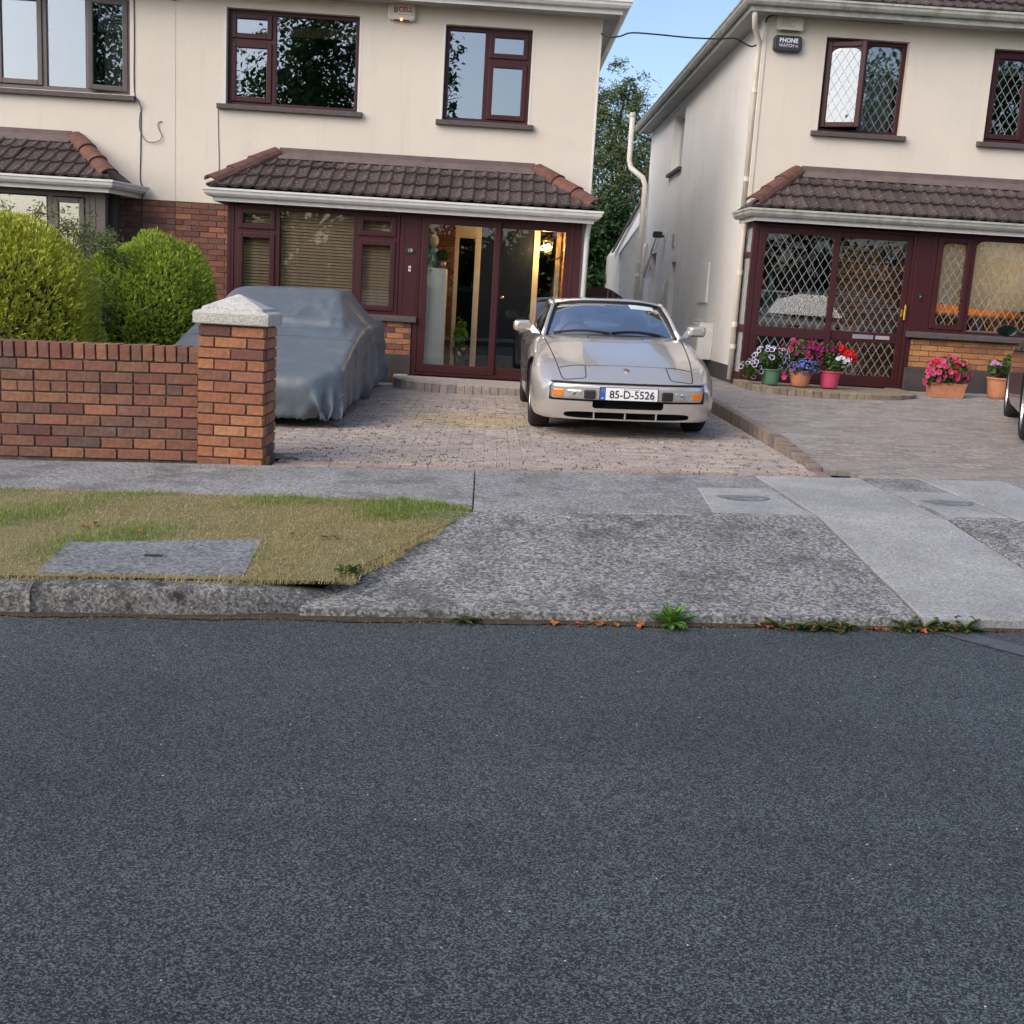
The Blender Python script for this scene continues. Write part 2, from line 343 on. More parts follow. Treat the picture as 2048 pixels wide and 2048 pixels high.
# ================================================================ GROUND, ROAD, FOOTPATH
def sheet(name, x0, x1, yf0, yf1, zf, nx, ny, m, kind='structure', parent=None):
    P = []
    for i in range(nx+1):
        x = x0+(x1-x0)*i/nx; a, b = yf0(x), yf1(x)
        P.append([(x, a+(b-a)*j/ny, zf(x, a+(b-a)*j/ny)) for j in range(ny+1)])
    mb = MB(); n, k = nx+1, ny+1
    V = [p for r in P for p in r]; F = [(i*k+j, (i+1)*k+j, (i+1)*k+j+1, i*k+j+1) for i in range(nx) for j in range(ny)]
    mb.add(V, F); o = mb.build(name, m, parent, smooth=True)
    if kind: tag(o, kind=kind)
    return o
sheet('ground', -160, 160, lambda x: -160, lambda x: 160, lambda x, y: gz(x)-.34, 4, 4, M_GROUND)
sheet('road', -45, 45, lambda x: -3.2+.055*x, lambda x: kerb_y(x)+.10, lambda x, y: gz(x)+ROAD_OFF, 60, 8, M_ROAD)
sheet('far_footpath', -45, 45, lambda x: -6.2+.055*x, lambda x: -3.2+.055*x, lambda x, y: gz(x)-.10, 20, 2, M_CONC2)
M_PATCH = speckle('asphalt_patch', (.02,.023,.028), (.075,.085,.095), (.15,.16,.17), 110, .8, .6, .3)
M_SEAL = mat('bitumen_seam', (.075,.085,.095), .55, .3, 20, .2, 120)
pt = MB(); rz = lambda x: gz(x)+ROAD_OFF
pt.add([(2.15,5.06,rz(2.15)+.004),(2.32,5.07,rz(2.32)+.004),(5.0,2.0,rz(5.0)+.004),(4.7,2.0,rz(4.7)+.004)], [(0,3,2,1)])
tag(pt.build('road_seam', M_SEAL), kind='structure')
sheet('bed_under_drives', -14, 14, lambda x: pb_y(x)-.02, lambda x: 45, lambda x, y: gz(x)-.06, 20, 20, M_SOIL)
sheet('bed_under_footpath', -14, 14, lambda x: kerb_y(x)+.12, lambda x: pb_y(x), lambda x, y: gz(x)-.03-.20*max(0, min(1, (pf_y(x)-y)/(pf_y(x)-kerb_y(x)))), 40, 10, M_SOIL)
def apron_off(x, y):
    t = (pf_y(x)-y)/(pf_y(x)-kerb_y(x)); return -.185*max(0, min(1, t))
footpath = bpy.data.objects.new('footpath', None); C.objects.link(footpath); tag(footpath, kind='structure'); ORG[footpath.name] = (0,0,0)
def slab(pts, m, name='slab', lift=0., parent=footpath, ny=8, nx=6, edge=True):
    """quad slab given as (x,y) corners: front-left, front-right, back-right, back-left; top follows the apron fall"""
    fl, fr, br, bl = [np.array(p, float) for p in pts]; P = []; rnd = random.Random(int(fl[0]*97+fl[1]*31))
    for i in range(nx+1):
        u = i/nx; row = []
        for j in range(ny+1):
            v = j/ny; p = (fl*(1-u)+fr*u)*(1-v)+(bl*(1-u)+br*u)*v
            row.append((p[0], p[1], gz(p[0])+apron_off(p[0], p[1])+lift+rnd.uniform(-.0012,.0012)))
        P.append(row)
    mb = MB(); k = ny+1; V = [p for r in P for p in r]; F = [(i*k+j, (i+1)*k+j, (i+1)*k+j+1, i*k+j+1) for i in range(nx) for j in range(ny)]
    rim = [i*k for i in range(nx+1)] + [nx*k+j for j in range(1,k)] + [i*k+ny for i in range(nx-1,-1,-1)] + [j for j in range(ny-1,0,-1)]
    o = len(V)
    for q in rim: V.append((V[q][0], V[q][1], V[q][2]-.09))
    n = len(rim)
    for a in range(n): F.append((rim[a], o+a, o+(a+1) % n, rim[(a+1) % n]))
    mb.add(V, F); return mb.build(name, m, parent, bevel=.006)
g = .006
slab([(-11,6.46),(-.053,6.66),(-.062,pb_y(-.07)),(-11,pb_y(-11))], M_CONC2, nx=20)
slab([(-.045,pf_y(-.04)),(2.03,pf_y(2.03)),(2.0,pb_y(2)),(-.055,pb_y(-.05))], M_CONC2)
slab([(2.05,pf_y(2.05)),(2.845,pf_y(2.845)),(2.815,pb_y(2.8)),(2.02,pb_y(2))], M_CONC3)
slab([(2.865,pf_y(2.86)),(3.31,pf_y(3.3)),(3.27,pb_y(3.27)),(2.835,pb_y(2.83))], M_CONC2)
slab([(3.33,pf_y(3.33)),(4.0,pf_y(4)),(3.93,pb_y(3.93)),(3.29,pb_y(3.29))], M_CONC3)
slab([(4.02,pf_y(4.02)),(12,pf_y(12)),(12,pb_y(12)),(3.95,pb_y(3.95))], M_CONC2, nx=16)
slab([(-.80,kerb_y(-.8)+.012),(2.10,kerb_y(2.1)),(2.03,pf_y(2.03)-.014),(-.35,pf_y(-.35)-.014)], M_CONC, nx=14, ny=12)
slab([(2.12,kerb_y(2.12)),(3.02,kerb_y(3.02)),(2.845,pf_y(2.845)-.014),(2.05,pf_y(2.05)-.014)], M_CONC3)
slab([(3.04,kerb_y(3.04)),(12,kerb_y(12)),(12,pf_y(12)-.014),(2.865,pf_y(2.86)-.014)], M_CONC, nx=16)
# inspection covers set in the path: concrete surround with dark plate
M_PLATE = mat('cover_plate', (.17,.18,.19), .8, .5, 14, .3, 120)
def cover(pts, cen, label):
    t = thing('utility_cover', label, 'cover', (cen[0], cen[1], gz(cen[0])), 'utility covers in the footpath')
    slab(pts, M_CONC3, 'surround', .004, t)
    m = MB(); P = [(cen[0]+.17*math.cos(a)*(1+.12*math.sin(3*a)), cen[1]+.11*math.sin(a)*(1+.1*math.cos(2*a))) for a in np.linspace(0, 2*math.pi, 22)[:-1]]
    m.prism([(x, y, gz(x)+.0045) for x, y in P], (0,0,.004)); m.build('plate', M_PLATE, t)
cover([(1.40,6.66),(2.005,6.70),(1.99,7.62),(1.47,7.57)], (1.70,7.18), 'square utility cover with dark centre set in the footpath outside number 19')
cover([(2.89,6.79),(3.285,6.82),(3.265,7.72),(2.87,7.68)], (3.08,7.27), 'smaller utility cover with smudged centre between two pale slabs')
# kerb stones on the left
kerb = bpy.data.objects.new('kerb', None); C.objects.link(kerb); tag(kerb, kind='structure'); ORG[kerb.name] = (0,0,0)
def kerb_stone(x0, x1, end=False):
    n = 14; P = []; rnd = random.Random(int(x0*50))
    prof = [(-.004,-.30),(0,-.235),(.002,-.20),(.004,-.165),(.010,-.135),(.024,-.112),(.045,-.101),(.08,-.098),(.13,-.097),(.14,-.12),(.14,-.30)]
    for i in range(n+1):
        x = x0+(x1-x0)*i/n; row = []; dr = 0
        cur = 0.
        if end: t = max(0, (x-(x1-.55))/.55); dr = -.062*t*t; cur = .13*t*t
        for k, (dy, dz) in enumerate(prof):
            jy, jz = (rnd.uniform(-.006,.006), rnd.uniform(-.005,.005)) if 1 <= k <= 6 else (0, 0)
            row.append((x, kerb_y(x)+dy+jy+cur, gz(x)+dz+jz+(dr if dz > -.2 else 0)))
        P.append(row)
    m = MB(); m.grid(P); k = len(prof)
    m.f.append(tuple(range(k))); m.f.append(tuple(range(n*k, (n+1)*k))[::-1])
    o = m.build('kerb_stone', M_KERB, kerb, smooth=False); md = o.modifiers.new('s', 'SUBSURF'); md.levels = md.render_levels = 1
    for p in o.data.polygons: p.use_smooth = True
x = -.66
kerb_stone(-1.98, -.665, True)
for k in range(8): kerb_stone(-1.982-(k+1)*.915, -1.983-k*.915)
# verge
def verge_off(x, y): return -.095*max(0, min(1, (6.72-y)/(6.72-kerb_y(x)-.13)))
def verge_right(y): return -.60+(y-4.98)/(6.5-4.98)*.56
def verge_back(x): return 6.70+.02*x if x < -.25 else 6.695-(x+.25)*.7
def vz(x, y): return gz(x)+verge_off(x, y)
def in_verge(x, y): return x < -.06 and x < verge_right(y)+.014*math.sin(y*13)+.008*math.sin(y*41) and kerb_y(x)+.085+.02*math.sin(x*7) < y < verge_back(x)+.03*math.sin(x*9)+.012*math.sin(x*37)
m = MB(); P = []
for i in range(41):
    t = i/40; row = []
    for j in range(13):
        y0 = 4.8; yy = 4.75+(6.72-4.75)*j/12; xr = verge_right(yy)
        x = -9+(xr+9)*t; yl = kerb_y(x)+.12+(verge_back(x)-kerb_y(x)-.12)*j/12
        row.append((min(x, verge_right(yl), -.10), yl, vz(x, yl)+.006-(.03 if x > -.42 and yl > 6.3 else 0)))
    P.append(row)
V = [p for r in P for p in r]; m.add(V, [(i*13+j, (i+1)*13+j, (i+1)*13+j+1, i*13+j+1) for i in range(40) for j in range(12)])
tag(m.build('verge', M_VERGE, None, smooth=True), kind='structure')
SLABV = [(-1.98,4.90),(-1.04,4.97),(-1.09,5.60),(-2.02,5.44)]
def in_poly(x, y, P):
    c = False; n = len(P)
    for i in range(n):
        (x1,y1),(x2,y2) = P[i], P[i-1]
        if (y1 > y) != (y2 > y) and x < (x2-x1)*(y-y1)/(y2-y1)+x1: c = not c
    return c
SLABV = [(-2.02,5.02),(-1.08,5.09),(-1.12,5.72),(-2.06,5.56)]
SLABI = [(-1.995,5.045),(-1.10,5.11),(-1.14,5.70),(-2.035,5.535)]
t = thing('manhole_slab', 'rectangular concrete manhole slab sunk in the dry grass verge', 'manhole', (-1.55, 5.35, vz(-1.55,5.35)))
m = MB(); P = [[], []]
n = 10; PP = []
for i in range(n+1):
    u = i/n; row = []
    for j in range(7):
        v = j/6; a = np.array(SLABV[0])*(1-u)+np.array(SLABV[1])*u; b = np.array(SLABV[3])*(1-u)+np.array(SLABV[2])*u; p = a*(1-v)+b*v
        row.append((p[0], p[1], vz(p[0], p[1])+.011))
    PP.append(row)
V = [p for r in PP for p in r]; F = [(i*7+j, (i+1)*7+j, (i+1)*7+j+1, i*7+j+1) for i in range(n) for j in range(6)]
rim = [i*7 for i in range(n+1)]+[n*7+j for j in range(1,7)]+[i*7+6 for i in range(n-1,-1,-1)]+[j for j in range(5,0,-1)]
o_ = len(V); V += [(V[q][0], V[q][1], V[q][2]-.06) for q in rim]
F += [(rim[a], o_+a, o_+(a+1) % len(rim), rim[(a+1) % len(rim)]) for a in range(len(rim))]
m.add(V, F); m.build('slab', speckle('manhole_concrete', (.07,.075,.08), (.17,.178,.185), (.30,.30,.30), 70, 2, .9, .7), t, bevel=.006)
m = MB(); m.box(-1.62,-1.535,5.335,5.375, vz(-1.58,5.35)+.0125, vz(-1.58,5.35)+.0145); m.build('lifting_hole', mat('rust_hole', (.03,.027,.025), .9, .4, 60), t)
# grass blades
def blades(name, pts, h, w, m, lean=.6, parent=None, kind='stuff', zf=vz):
    n = len(pts); P = np.array(pts); a = RNG.uniform(0, 2*math.pi, n); hh = h*RNG.uniform(.45,1.35,n); ln = RNG.uniform(.1,1,n)*lean
    bx = np.cos(a)*w; by = np.sin(a)*w; dx = -np.sin(a)*hh*ln*RNG.choice([-1,1],n); dy = np.cos(a)*hh*ln*RNG.choice([-1,1],n)
    z = np.array([zf(x, y) for x, y in P]); V = np.zeros((n,5,3))
    V[:,0] = np.c_[P[:,0]-bx, P[:,1]-by, z-.006]; V[:,1] = np.c_[P[:,0]+bx, P[:,1]+by, z-.006]
    V[:,2] = np.c_[P[:,0]-bx*.7+dx*.35, P[:,1]-by*.7+dy*.35, z+hh*.6]; V[:,3] = np.c_[P[:,0]+bx*.7+dx*.35, P[:,1]+by*.7+dy*.35, z+hh*.6]
    V[:,4] = np.c_[P[:,0]+dx, P[:,1]+dy, z+hh*np.sqrt(np.maximum(.15, 1-ln*ln*.7))]
    b = np.arange(n)[:,None]*5; F = np.concatenate([b+np.array([[0,1,3]]), b+np.array([[0,3,2]]), b+np.array([[2,3,4]])])
    me = npmesh(name, V.reshape(-1,3), F); o = link(name, me, m, parent); tag(o, kind=kind); return o
M_STRAW = leafmat('straw_grass', [hexc('bca673'), hexc('a99a60'), hexc('cdb98a'), hexc('989256'), hexc('d8c69a'), hexc('939650')], .35)
M_GRASS = leafmat('green_grass', [hexc('7a9440'), hexc('94a452'), hexc('688438'), hexc('a5ad62'), hexc('70883e')], .35)
pg, ps = [], []
def nz2(x, y): return math.sin(x*2.1+1.3*math.sin(y*3.1))+math.sin(y*4.3+x*1.7)+.8*math.sin(x*7.3-y*5.1)
while len(pg)+len(ps) < 62000:
    x = RNG.uniform(-5.2, .05); y = RNG.uniform(4.7, 6.8)
    if not in_verge(x, y) or RNG.random() > 1.15-.22*abs(x) or in_poly(x, y, SLABI): continue
    if RNG.random() < .75*max(0, math.sin(x*5.3+2*math.sin(y*4))*math.sin(y*7.1+x*2)-.35): continue
    q = nz2(x, y)*.42 + (y-5.9)*.65 + RNG.normal(0,.25)
    (pg if q > .50 else ps).append((x, y))
blades('grass_blades_dry', ps, .022, .0015, M_STRAW, 2.8)
blades('grass_blades_green', pg, .036, .0017, M_GRASS, 1.9)
ls = [(RNG.uniform(-3.2,-.3), RNG.uniform(5.0,6.6)) for _ in range(420)]
ls = [p for p in ls if in_verge(*p) and not in_poly(*p, SLABV)]
blades('grass_stalks_dry', ls, .075, .0012, M_STRAW, 2.4)
# pale grit lying on the road
v_, f_ = [], []
for _ in range(240):
    x, y = RNG.uniform(-2.6,3.2), RNG.uniform(1.6,4.9); r_ = RNG.uniform(.0012,.0036); a = RNG.uniform(0,3); o_ = len(v_); z_ = gz(x)+ROAD_OFF+.001
    v_ += [(x+r_*math.cos(a+k*2.09)*1.5, y+r_*math.sin(a+k*2.09), z_) for k in range(3)]+[(x, y, z_+r_*.8)]; f_ += [(o_,o_+1,o_+3),(o_+1,o_+2,o_+3),(o_+2,o_,o_+3)]
tag(link('road_grit', npmesh('road_grit', v_, f_), mat('pale_grit', (.55,.54,.50), .9)), kind='stuff')
# ---------------------------------------------------------------- block-paved drives
def paver_mesh(m, L=.196, D=.0965):
    v, f = chbox(0, L, 0, D, -.05, 0, .004); f = [q for q in f if not all(abs(v[i][2]+.05) < .006 for i in q)]
    me = npmesh('paver', v, f); me.materials.append(m); return me
M_PAV = mat('pink_grey_paver', (.3,.25,.22), .92, .3, 18, .6, 150, ramp=[hexc('a79d93'), hexc('9d948c'), hexc('afa196'), hexc('968d86'), hexc('b4a699'), hexc('a6988c')], dirt=((.17,.15,.13), 6, .56, .78, .5))
M_PAVT = mat('tan_paver', (.35,.25,.16), .92, .3, 18, .6, 150, ramp=[hexc('ae9c80'), hexc('a29074'), hexc('b7a488'), hexc('9b8b76')], dirt=((.19,.16,.13), 6, .56, .78, .5))
M_PAVG = mat('grey_paver', (.25,.22,.2), .92, .3, 18, .6, 150, ramp=[hexc('918b86'), hexc('88827e'), hexc('9a938d'), hexc('807a76'), hexc('968c84')], dirt=((.17,.16,.15), 3, .48, .72, .6), dirt2=((.36,.34,.32), (1.3,1.3,1.3), .5, .7, .35))
M_PAVR = mat('red_edge_paver', (.3,.2,.15), .92, .3, 18, .6, 150, ramp=[hexc('a59186'), hexc('9a867c'), hexc('ad988c')])
def pave(owner, x0, x1, yf0, y1, zf, pick, inside=lambda x, y: True, nmax=300, stagger=.1):
    me = {}; rnd = random.Random(5); items = []
    nrow = int((y1-yf0(0))/.1)+6
    for r in range(nrow):
        y = yf0(0)-.3+r*.1
        k = 0; x = x0-(.1 if r % 2 else 0)
        while x < x1-.02:
            a, b = max(x, x0), min(x+.196, x1)
            if b-a > .04 and y > yf0((a+b)/2)-.01 and y+.1 < y1+.05 and inside((a+b)/2, y+.05): items.append((y, a, b-a))
            x += .2
    items.sort(); jo = {}
    for i, (y, a, L) in enumerate(items):
        m = pick(a+L/2, y+.05); z = zf(a, y)+rnd.uniform(-.003,.003); rx, ry = rnd.uniform(-.012,.012), rnd.uniform(-.012,.012)-math.atan(SL)
        if i < nmax:
            key = (m.name, round(L*100))
            if key not in me: me[key] = paver_mesh(m, L)
            piece('paver', me[key], owner, (a, y, z), (rx, ry, rnd.uniform(-.008,.008)))
        else:
            v, f = chbox(0, L, 0, .0965, -.05, 0, .004); f = [q for q in f if not all(abs(v[j][2]+.05) < .006 for j in q)]
            M4 = Euler((rx, ry, rnd.uniform(-.008,.008))).to_matrix(); mb = jo.setdefault(m.name, (MB(), m))[0]
            mb.add([tuple(M4 @ Vector(p)+Vector((a, y, z))) for p in v], f)
    for mb, m in jo.values(): tag(mb.build('farther_pavers', m, owner), kind='stuff')
dr = bpy.data.objects.new('driveway', None); C.objects.link(dr); tag(dr, kind='structure'); ORG[dr.name] = (0,0,0)
DIV = 2.56
def pick19(x, y):
    if y < pb_y(x)+.16: return M_PAVR
    if math.hypot(x+.12, (y-11.15)) < .62: return M_PAVT
    return M_PAV
pave(dr, -3.9, DIV-.01, pb_y, 15.15, drive_z, pick19, lambda x, y: not (x < -1.5 and y < 8.5))
dr2 = bpy.data.objects.new('neighbour_driveway', None); C.objects.link(dr2); tag(dr2, kind='structure'); ORG[dr2.name] = (0,0,0)
pave(dr2, DIV+.1, 9.2, pb_y, 15.15, rdrive_z, lambda x, y: M_PAVG, lambda x, y: not (y < 8.6 and x < DIV+.3))
sheet('side_passage', 1.3, 3.4, lambda x: 15.1, lambda x: 27, lambda x, y: rdrive_z(x, 15.2)-.03, 2, 10, M_CONC2)
# edging kerb between the two drives
ek = bpy.data.objects.new('drive_edging', None); C.objects.link(ek); tag(ek, kind='structure'); ORG[ek.name] = (0,0,0)
M_EDGE = mat('edging_block', (.2,.16,.13), .92, .35, 15, .8, 120, ramp=[hexc('7c7068'), hexc('8a7a6e'), hexc('6d635d')])
y = pb_y(DIV)+.42
while y < 15.1:
    zt = rdrive_z(DIV+.1, y+.1)+.012; zb = drive_z(DIV, y)-.05
    v, f = chbox(DIV, DIV+.095, y, y+.195, zb, zt, .006); me = npmesh('edging_block', np.array(v)-np.array([DIV, y, zb]), f); me.materials.append(M_EDGE)
    piece('edging_block', me, ek, (DIV, y, zb), (0,0,random.uniform(-.01,.01))); y += .2
for yy, xx in ((pb_y(DIV)+.02, DIV+.05),):
    for k in range(2):
        me = paver_mesh(M_EDGE); piece('edging_block', me, ek, (xx+.0, yy+k*.2, gz(xx)+.004), (0,0,R(90)))
# moss and weeds in the joints
pw = []
while len(pw) < 4200:
    x = RNG.uniform(-1.45, 2.5); y = 8.15+RNG.uniform(0,1)**1.3*5
    if y < pb_y(x)+.02: continue
    r = round((y-pb_y(0)+.3)/.1); fx = x
    if RNG.random() < .6: y = pb_y(0)-.3+r*.1-.001
    pw.append((x, y))
def clump(pts, n, s): return [(x+RNG.normal(0,s), y+RNG.normal(0,s*.6)) for x, y in pts for _ in range(n)]
base = [pw[i] for i in RNG.integers(0, len(pw), 170)]
blades('joint_weeds', clump(base, 16, .018), .016, .0018, leafmat('joint_weed', [hexc('5d6a34'), hexc('6d6b3a'), hexc('4d5a2c'), hexc('8a7f4c'), hexc('75803f')], .25), 1.2, zf=drive_z)
blades('joint_debris', [pw[i] for i in RNG.integers(0, len(pw), 3600)], .010, .0045, mat('joint_debris', (.07,.055,.04), .95), 1.4, zf=drive_z)
# ================================================================ HOUSES
FY, BY, GY = 15.8, 15.2, 14.88          # facade plane, bay front plane, bay gutter front
def wall_panel(parent, name, x0, x1, z0, z1, y, holes, m, depth=.13, thick=.28):
    xs = sorted({x0, x1, *[h[0] for h in holes], *[h[1] for h in holes]}); zs = sorted({z0, z1, *[h[2] for h in holes], *[h[3] for h in holes]})
    mb = MB()
    for i in range(len(xs)-1):
        for k in range(len(zs)-1):
            cx, cz = (xs[i]+xs[i+1])/2, (zs[k]+zs[k+1])/2
            if any(h[0] < cx < h[1] and h[2] < cz < h[3] for h in holes): continue
            mb.quad((xs[i],y,zs[k]), (xs[i+1],y,zs[k]), (xs[i+1],y,zs[k+1]), (xs[i],y,zs[k+1]))
            mb.quad((xs[i],y+thick,zs[k]), (xs[i],y+thick,zs[k+1]), (xs[i+1],y+thick,zs[k+1]), (xs[i+1],y+thick,zs[k]))
    for a, b, c, d in holes:
        mb.quad((a,y,c),(a,y,d),(a,y+thick,d),(a,y+thick,c)); mb.quad((b,y,d),(b,y,c),(b,y+thick,c),(b,y+thick,d))
        mb.quad((a,y,d),(b,y,d),(b,y+thick,d),(a,y+thick,d)); mb.quad((a,y,c),(a,y+thick,c),(b,y+thick,c),(b,y,c))
    return mb.build(name, m, parent)
def ring(mb, x0, x1, z0, z1, w, y0, y1, wb=None):
    wb = wb or w
    mb.box(x0, x0+w, y0, y1, z0, z1); mb.box(x1-w, x1, y0, y1, z0, z1)
    mb.box(x0+w, x1-w, y0, y1, z1-w, z1); mb.box(x0+w, x1-w, y0, y1, z0, z0+wb)
def lattice_bars(mb, x0, x1, z0, z1, y, px=.112, pz=.182, w=.0055, d=.003, ox=0., arch=0.):
    k = pz/px
    for s in (1, -1):
        c0 = (z0-s*k*x0, z0-s*k*x1, z1-s*k*x0, z1-s*k*x1); a = math.floor((min(c0)-ox)/pz)
        while a*pz+ox < max(c0):
            c = a*pz+ox; P = []
            for x in (x0, x1):
                z = s*k*x+c
                if z0 <= z <= z1: P.append((x, z))
            for z in (z0, z1):
                x = (z-c)/(s*k)
                if x0 < x < x1: P.append((x, z))
            a += 1
            if len(P) < 2: continue
            (xa,za),(xb,zb) = P[0], P[1]; L = math.hypot(xb-xa, zb-za)
            if L < .02: continue
            nx, nz = -(zb-za)/L*w/2, (xb-xa)/L*w/2; yy = y + (.0004 if s > 0 else 0)
            mb.prism([(xa+nx,yy,za+nz),(xb+nx,yy,zb+nz),(xb-nx,yy,zb-nz),(xa-nx,yy,za-nz)], (0,-d,0))
def window(house, rect, y, cells, fm, gm=None, fw=.055, bars=(), sill=None, sm=None, lat=None, arched=False, name='window'):
    """cells: (x0,x1,z0,z1,kind) inner openings of the outer frame; kind 'fixed' | 'cas' | ('open', hinge, angle)"""
    gm = gm or M_GLASS; x0, x1, z0, z1 = rect; mb = MB(); ring(mb, x0, x1, z0, z1, fw, y, y+.075)
    for b in bars: mb.box(b[0], b[1], y+.002, y+.073, b[2], b[3])
    f = mb.build(name, fm, house, bevel=.006)
    for a, b, c, d, kind in cells:
        w = .058 if kind != 'fixed' else 0
        piv = None
        yo = y-.018 if w else y+.03
        oa, ob, oc, od = a+w, b-w, c+w, d-w
        parts = []
        if w:
            s = MB(); ring(s, a-.008, b+.008, c-.008, d+.008, w+.008, yo, yo+.06); parts.append(('sash', s, fm, .008))
        p = MB(); yp = yo+.03 if w else y+.035; p.box(oa-.004, ob+.004, yp, yp+.006, oc-.004, od+.004); parts.append(('pane', p, gm, 0))
        if lat:
            l = MB(); lattice_bars(l, oa, ob, oc, od, yp-.0003, **lat); parts.append(('lead_lattice', l, M_LEADL, 0))
        if arched:
            q = MB(); ww = ob-oa; r = min(.10, ww*.24)
            for sx, xe in ((1, oa), (-1, ob)):
                pts = [(xe, yp-.008, od-r)] + [(xe+sx*(r*1.35)*(1-math.cos(t)), yp-.008, od-r+r*.86*math.sin(t)) for t in np.linspace(0, math.pi/2, 9)] + [(xe+sx*r*1.35, yp-.008, od+.002), (xe, yp-.008, od+.002)]
                q.prism(pts, (0,.006,0))
            q.box(oa+r*1.35, ob-r*1.35, yp-.008, yp-.002, od-.14*r, od+.002); parts.append(('arch_trim', q, fm, 0))
        for nm, b_, m_, bv in parts:
            if isinstance(kind, tuple):
                hx = a if kind[1] == 'l' else b; ang = kind[2]; ca, sa = math.cos(ang), math.sin(ang)
                b_.v = [(hx+(vx-hx)*ca-(vy-y)*sa, y+(vx-hx)*sa+(vy-y)*ca, vz_) for vx, vy, vz_ in b_.v]
            b_.build(nm, m_, f, bevel=bv)
    if sill:
        sx0, sx1, sz, sy0 = sill; s = MB()
        s.prism([(sx0, sy0, sz-.075),(sx0, sy0, sz-.012),(sx0, y+.03, sz+.012),(sx0, y+.03, sz-.075)], (sx1-sx0,0,0)); s.build('sill', sm or M_SILL, f, bevel=.006)
    return f
def room(parent, x0, x1, y0, y1, z0, z1, m=None, name='room_lining'):
    mb = MB(); a, b = (x0,x1), (z0,z1)
    mb.quad((x0,y1,z0),(x1,y1,z0),(x1,y1,z1),(x0,y1,z1)); mb.quad((x0,y0,z0),(x0,y1,z0),(x0,y1,z1),(x0,y0,z1)); mb.quad((x1,y0,z0),(x1,y0,z1),(x1,y1,z1),(x1,y1,z0))
    mb.quad((x0,y0,z0),(x1,y0,z0),(x1,y1,z0),(x0,y1,z0)); mb.quad((x0,y0,z1),(x0,y1,z1),(x1,y1,z1),(x1,y0,z1))
    return mb.build(name, m or M_ROOM, parent)
def extrude_path(mb, prof, path, side=1):
    """closed profile (out, z) swept along plan path (x,y,z0) with mitres; side=+1: out is to the right of travel"""
    P = [np.array(p, float) for p in path]; n = len(P); rows = []
    for i in range(n):
        d = []
        if i > 0: d.append((P[i]-P[i-1])[:2]/np.linalg.norm((P[i]-P[i-1])[:2]))
        if i < n-1: d.append((P[i+1]-P[i])[:2]/np.linalg.norm((P[i+1]-P[i])[:2]))
        ns = [np.array([v[1], -v[0]])*side for v in d]
        mvec = ns[0] if len(ns) == 1 else (ns[0]+ns[1])/(1+ns[0]@ns[1])
        rows.append([(P[i][0]+mvec[0]*o, P[i][1]+mvec[1]*o, P[i][2]+z) for o, z in prof])
    k = len(prof); V = [p for r in rows for p in r]
    F = [(i*k+j, (i+1)*k+j, (i+1)*k+(j+1) % k, i*k+(j+1) % k) for i in range(n-1) for j in range(k)]
    F += [tuple(range(k))[::-1], tuple(range((n-1)*k, n*k))]
    mb.add(V, F)
GUT = [(0,-.006),(0,-.088),(.028,-.104),(.062,-.096),(.088,-.066),(.096,-.030),(.108,-.026),(.108,0),(.094,0),(.084,-.05),(.058,-.084),(.03,-.090),(.010,-.078),(.010,-.006)]
def gutter(house, path, m, side=1, name='gutter', joints=()):
    mb = MB(); extrude_path(mb, GUT, path, side); g = mb.build(name, m, house)
    return g
def fascia(house, path, m, h=.15, side=1, off=-.022):
    mb = MB(); extrude_path(mb, [(off,-h),(off,-.005),(-.002,-.005),(-.002,-h)], path, side); return mb.build('fascia', m, house)
TW = .31; GAUGE = .335
def tile_geo(ang, lead=.038):
    u = TW/2; pr = []
    for k in range(2):
        for a, z in ((0,.004),(.30,0),(.56,.003),(.70,.017),(.84,.024),(.96,.015)): pr.append((k*u+a*u, z))
    pr.append((TW-.001, .006)); Lg = GAUGE+.045
    V = [(x, 0, z+lead) for x, z in pr]+[(x, Lg, z) for x, z in pr]+[(x, 0, z+lead-.034) for x, z in pr]; n = len(pr)
    F = [(i, i+1, n+i+1, n+i) for i in range(n-1)]+[(2*n+i, 2*n+i+1, i+1, i) for i in range(n-1)]
    return V, F
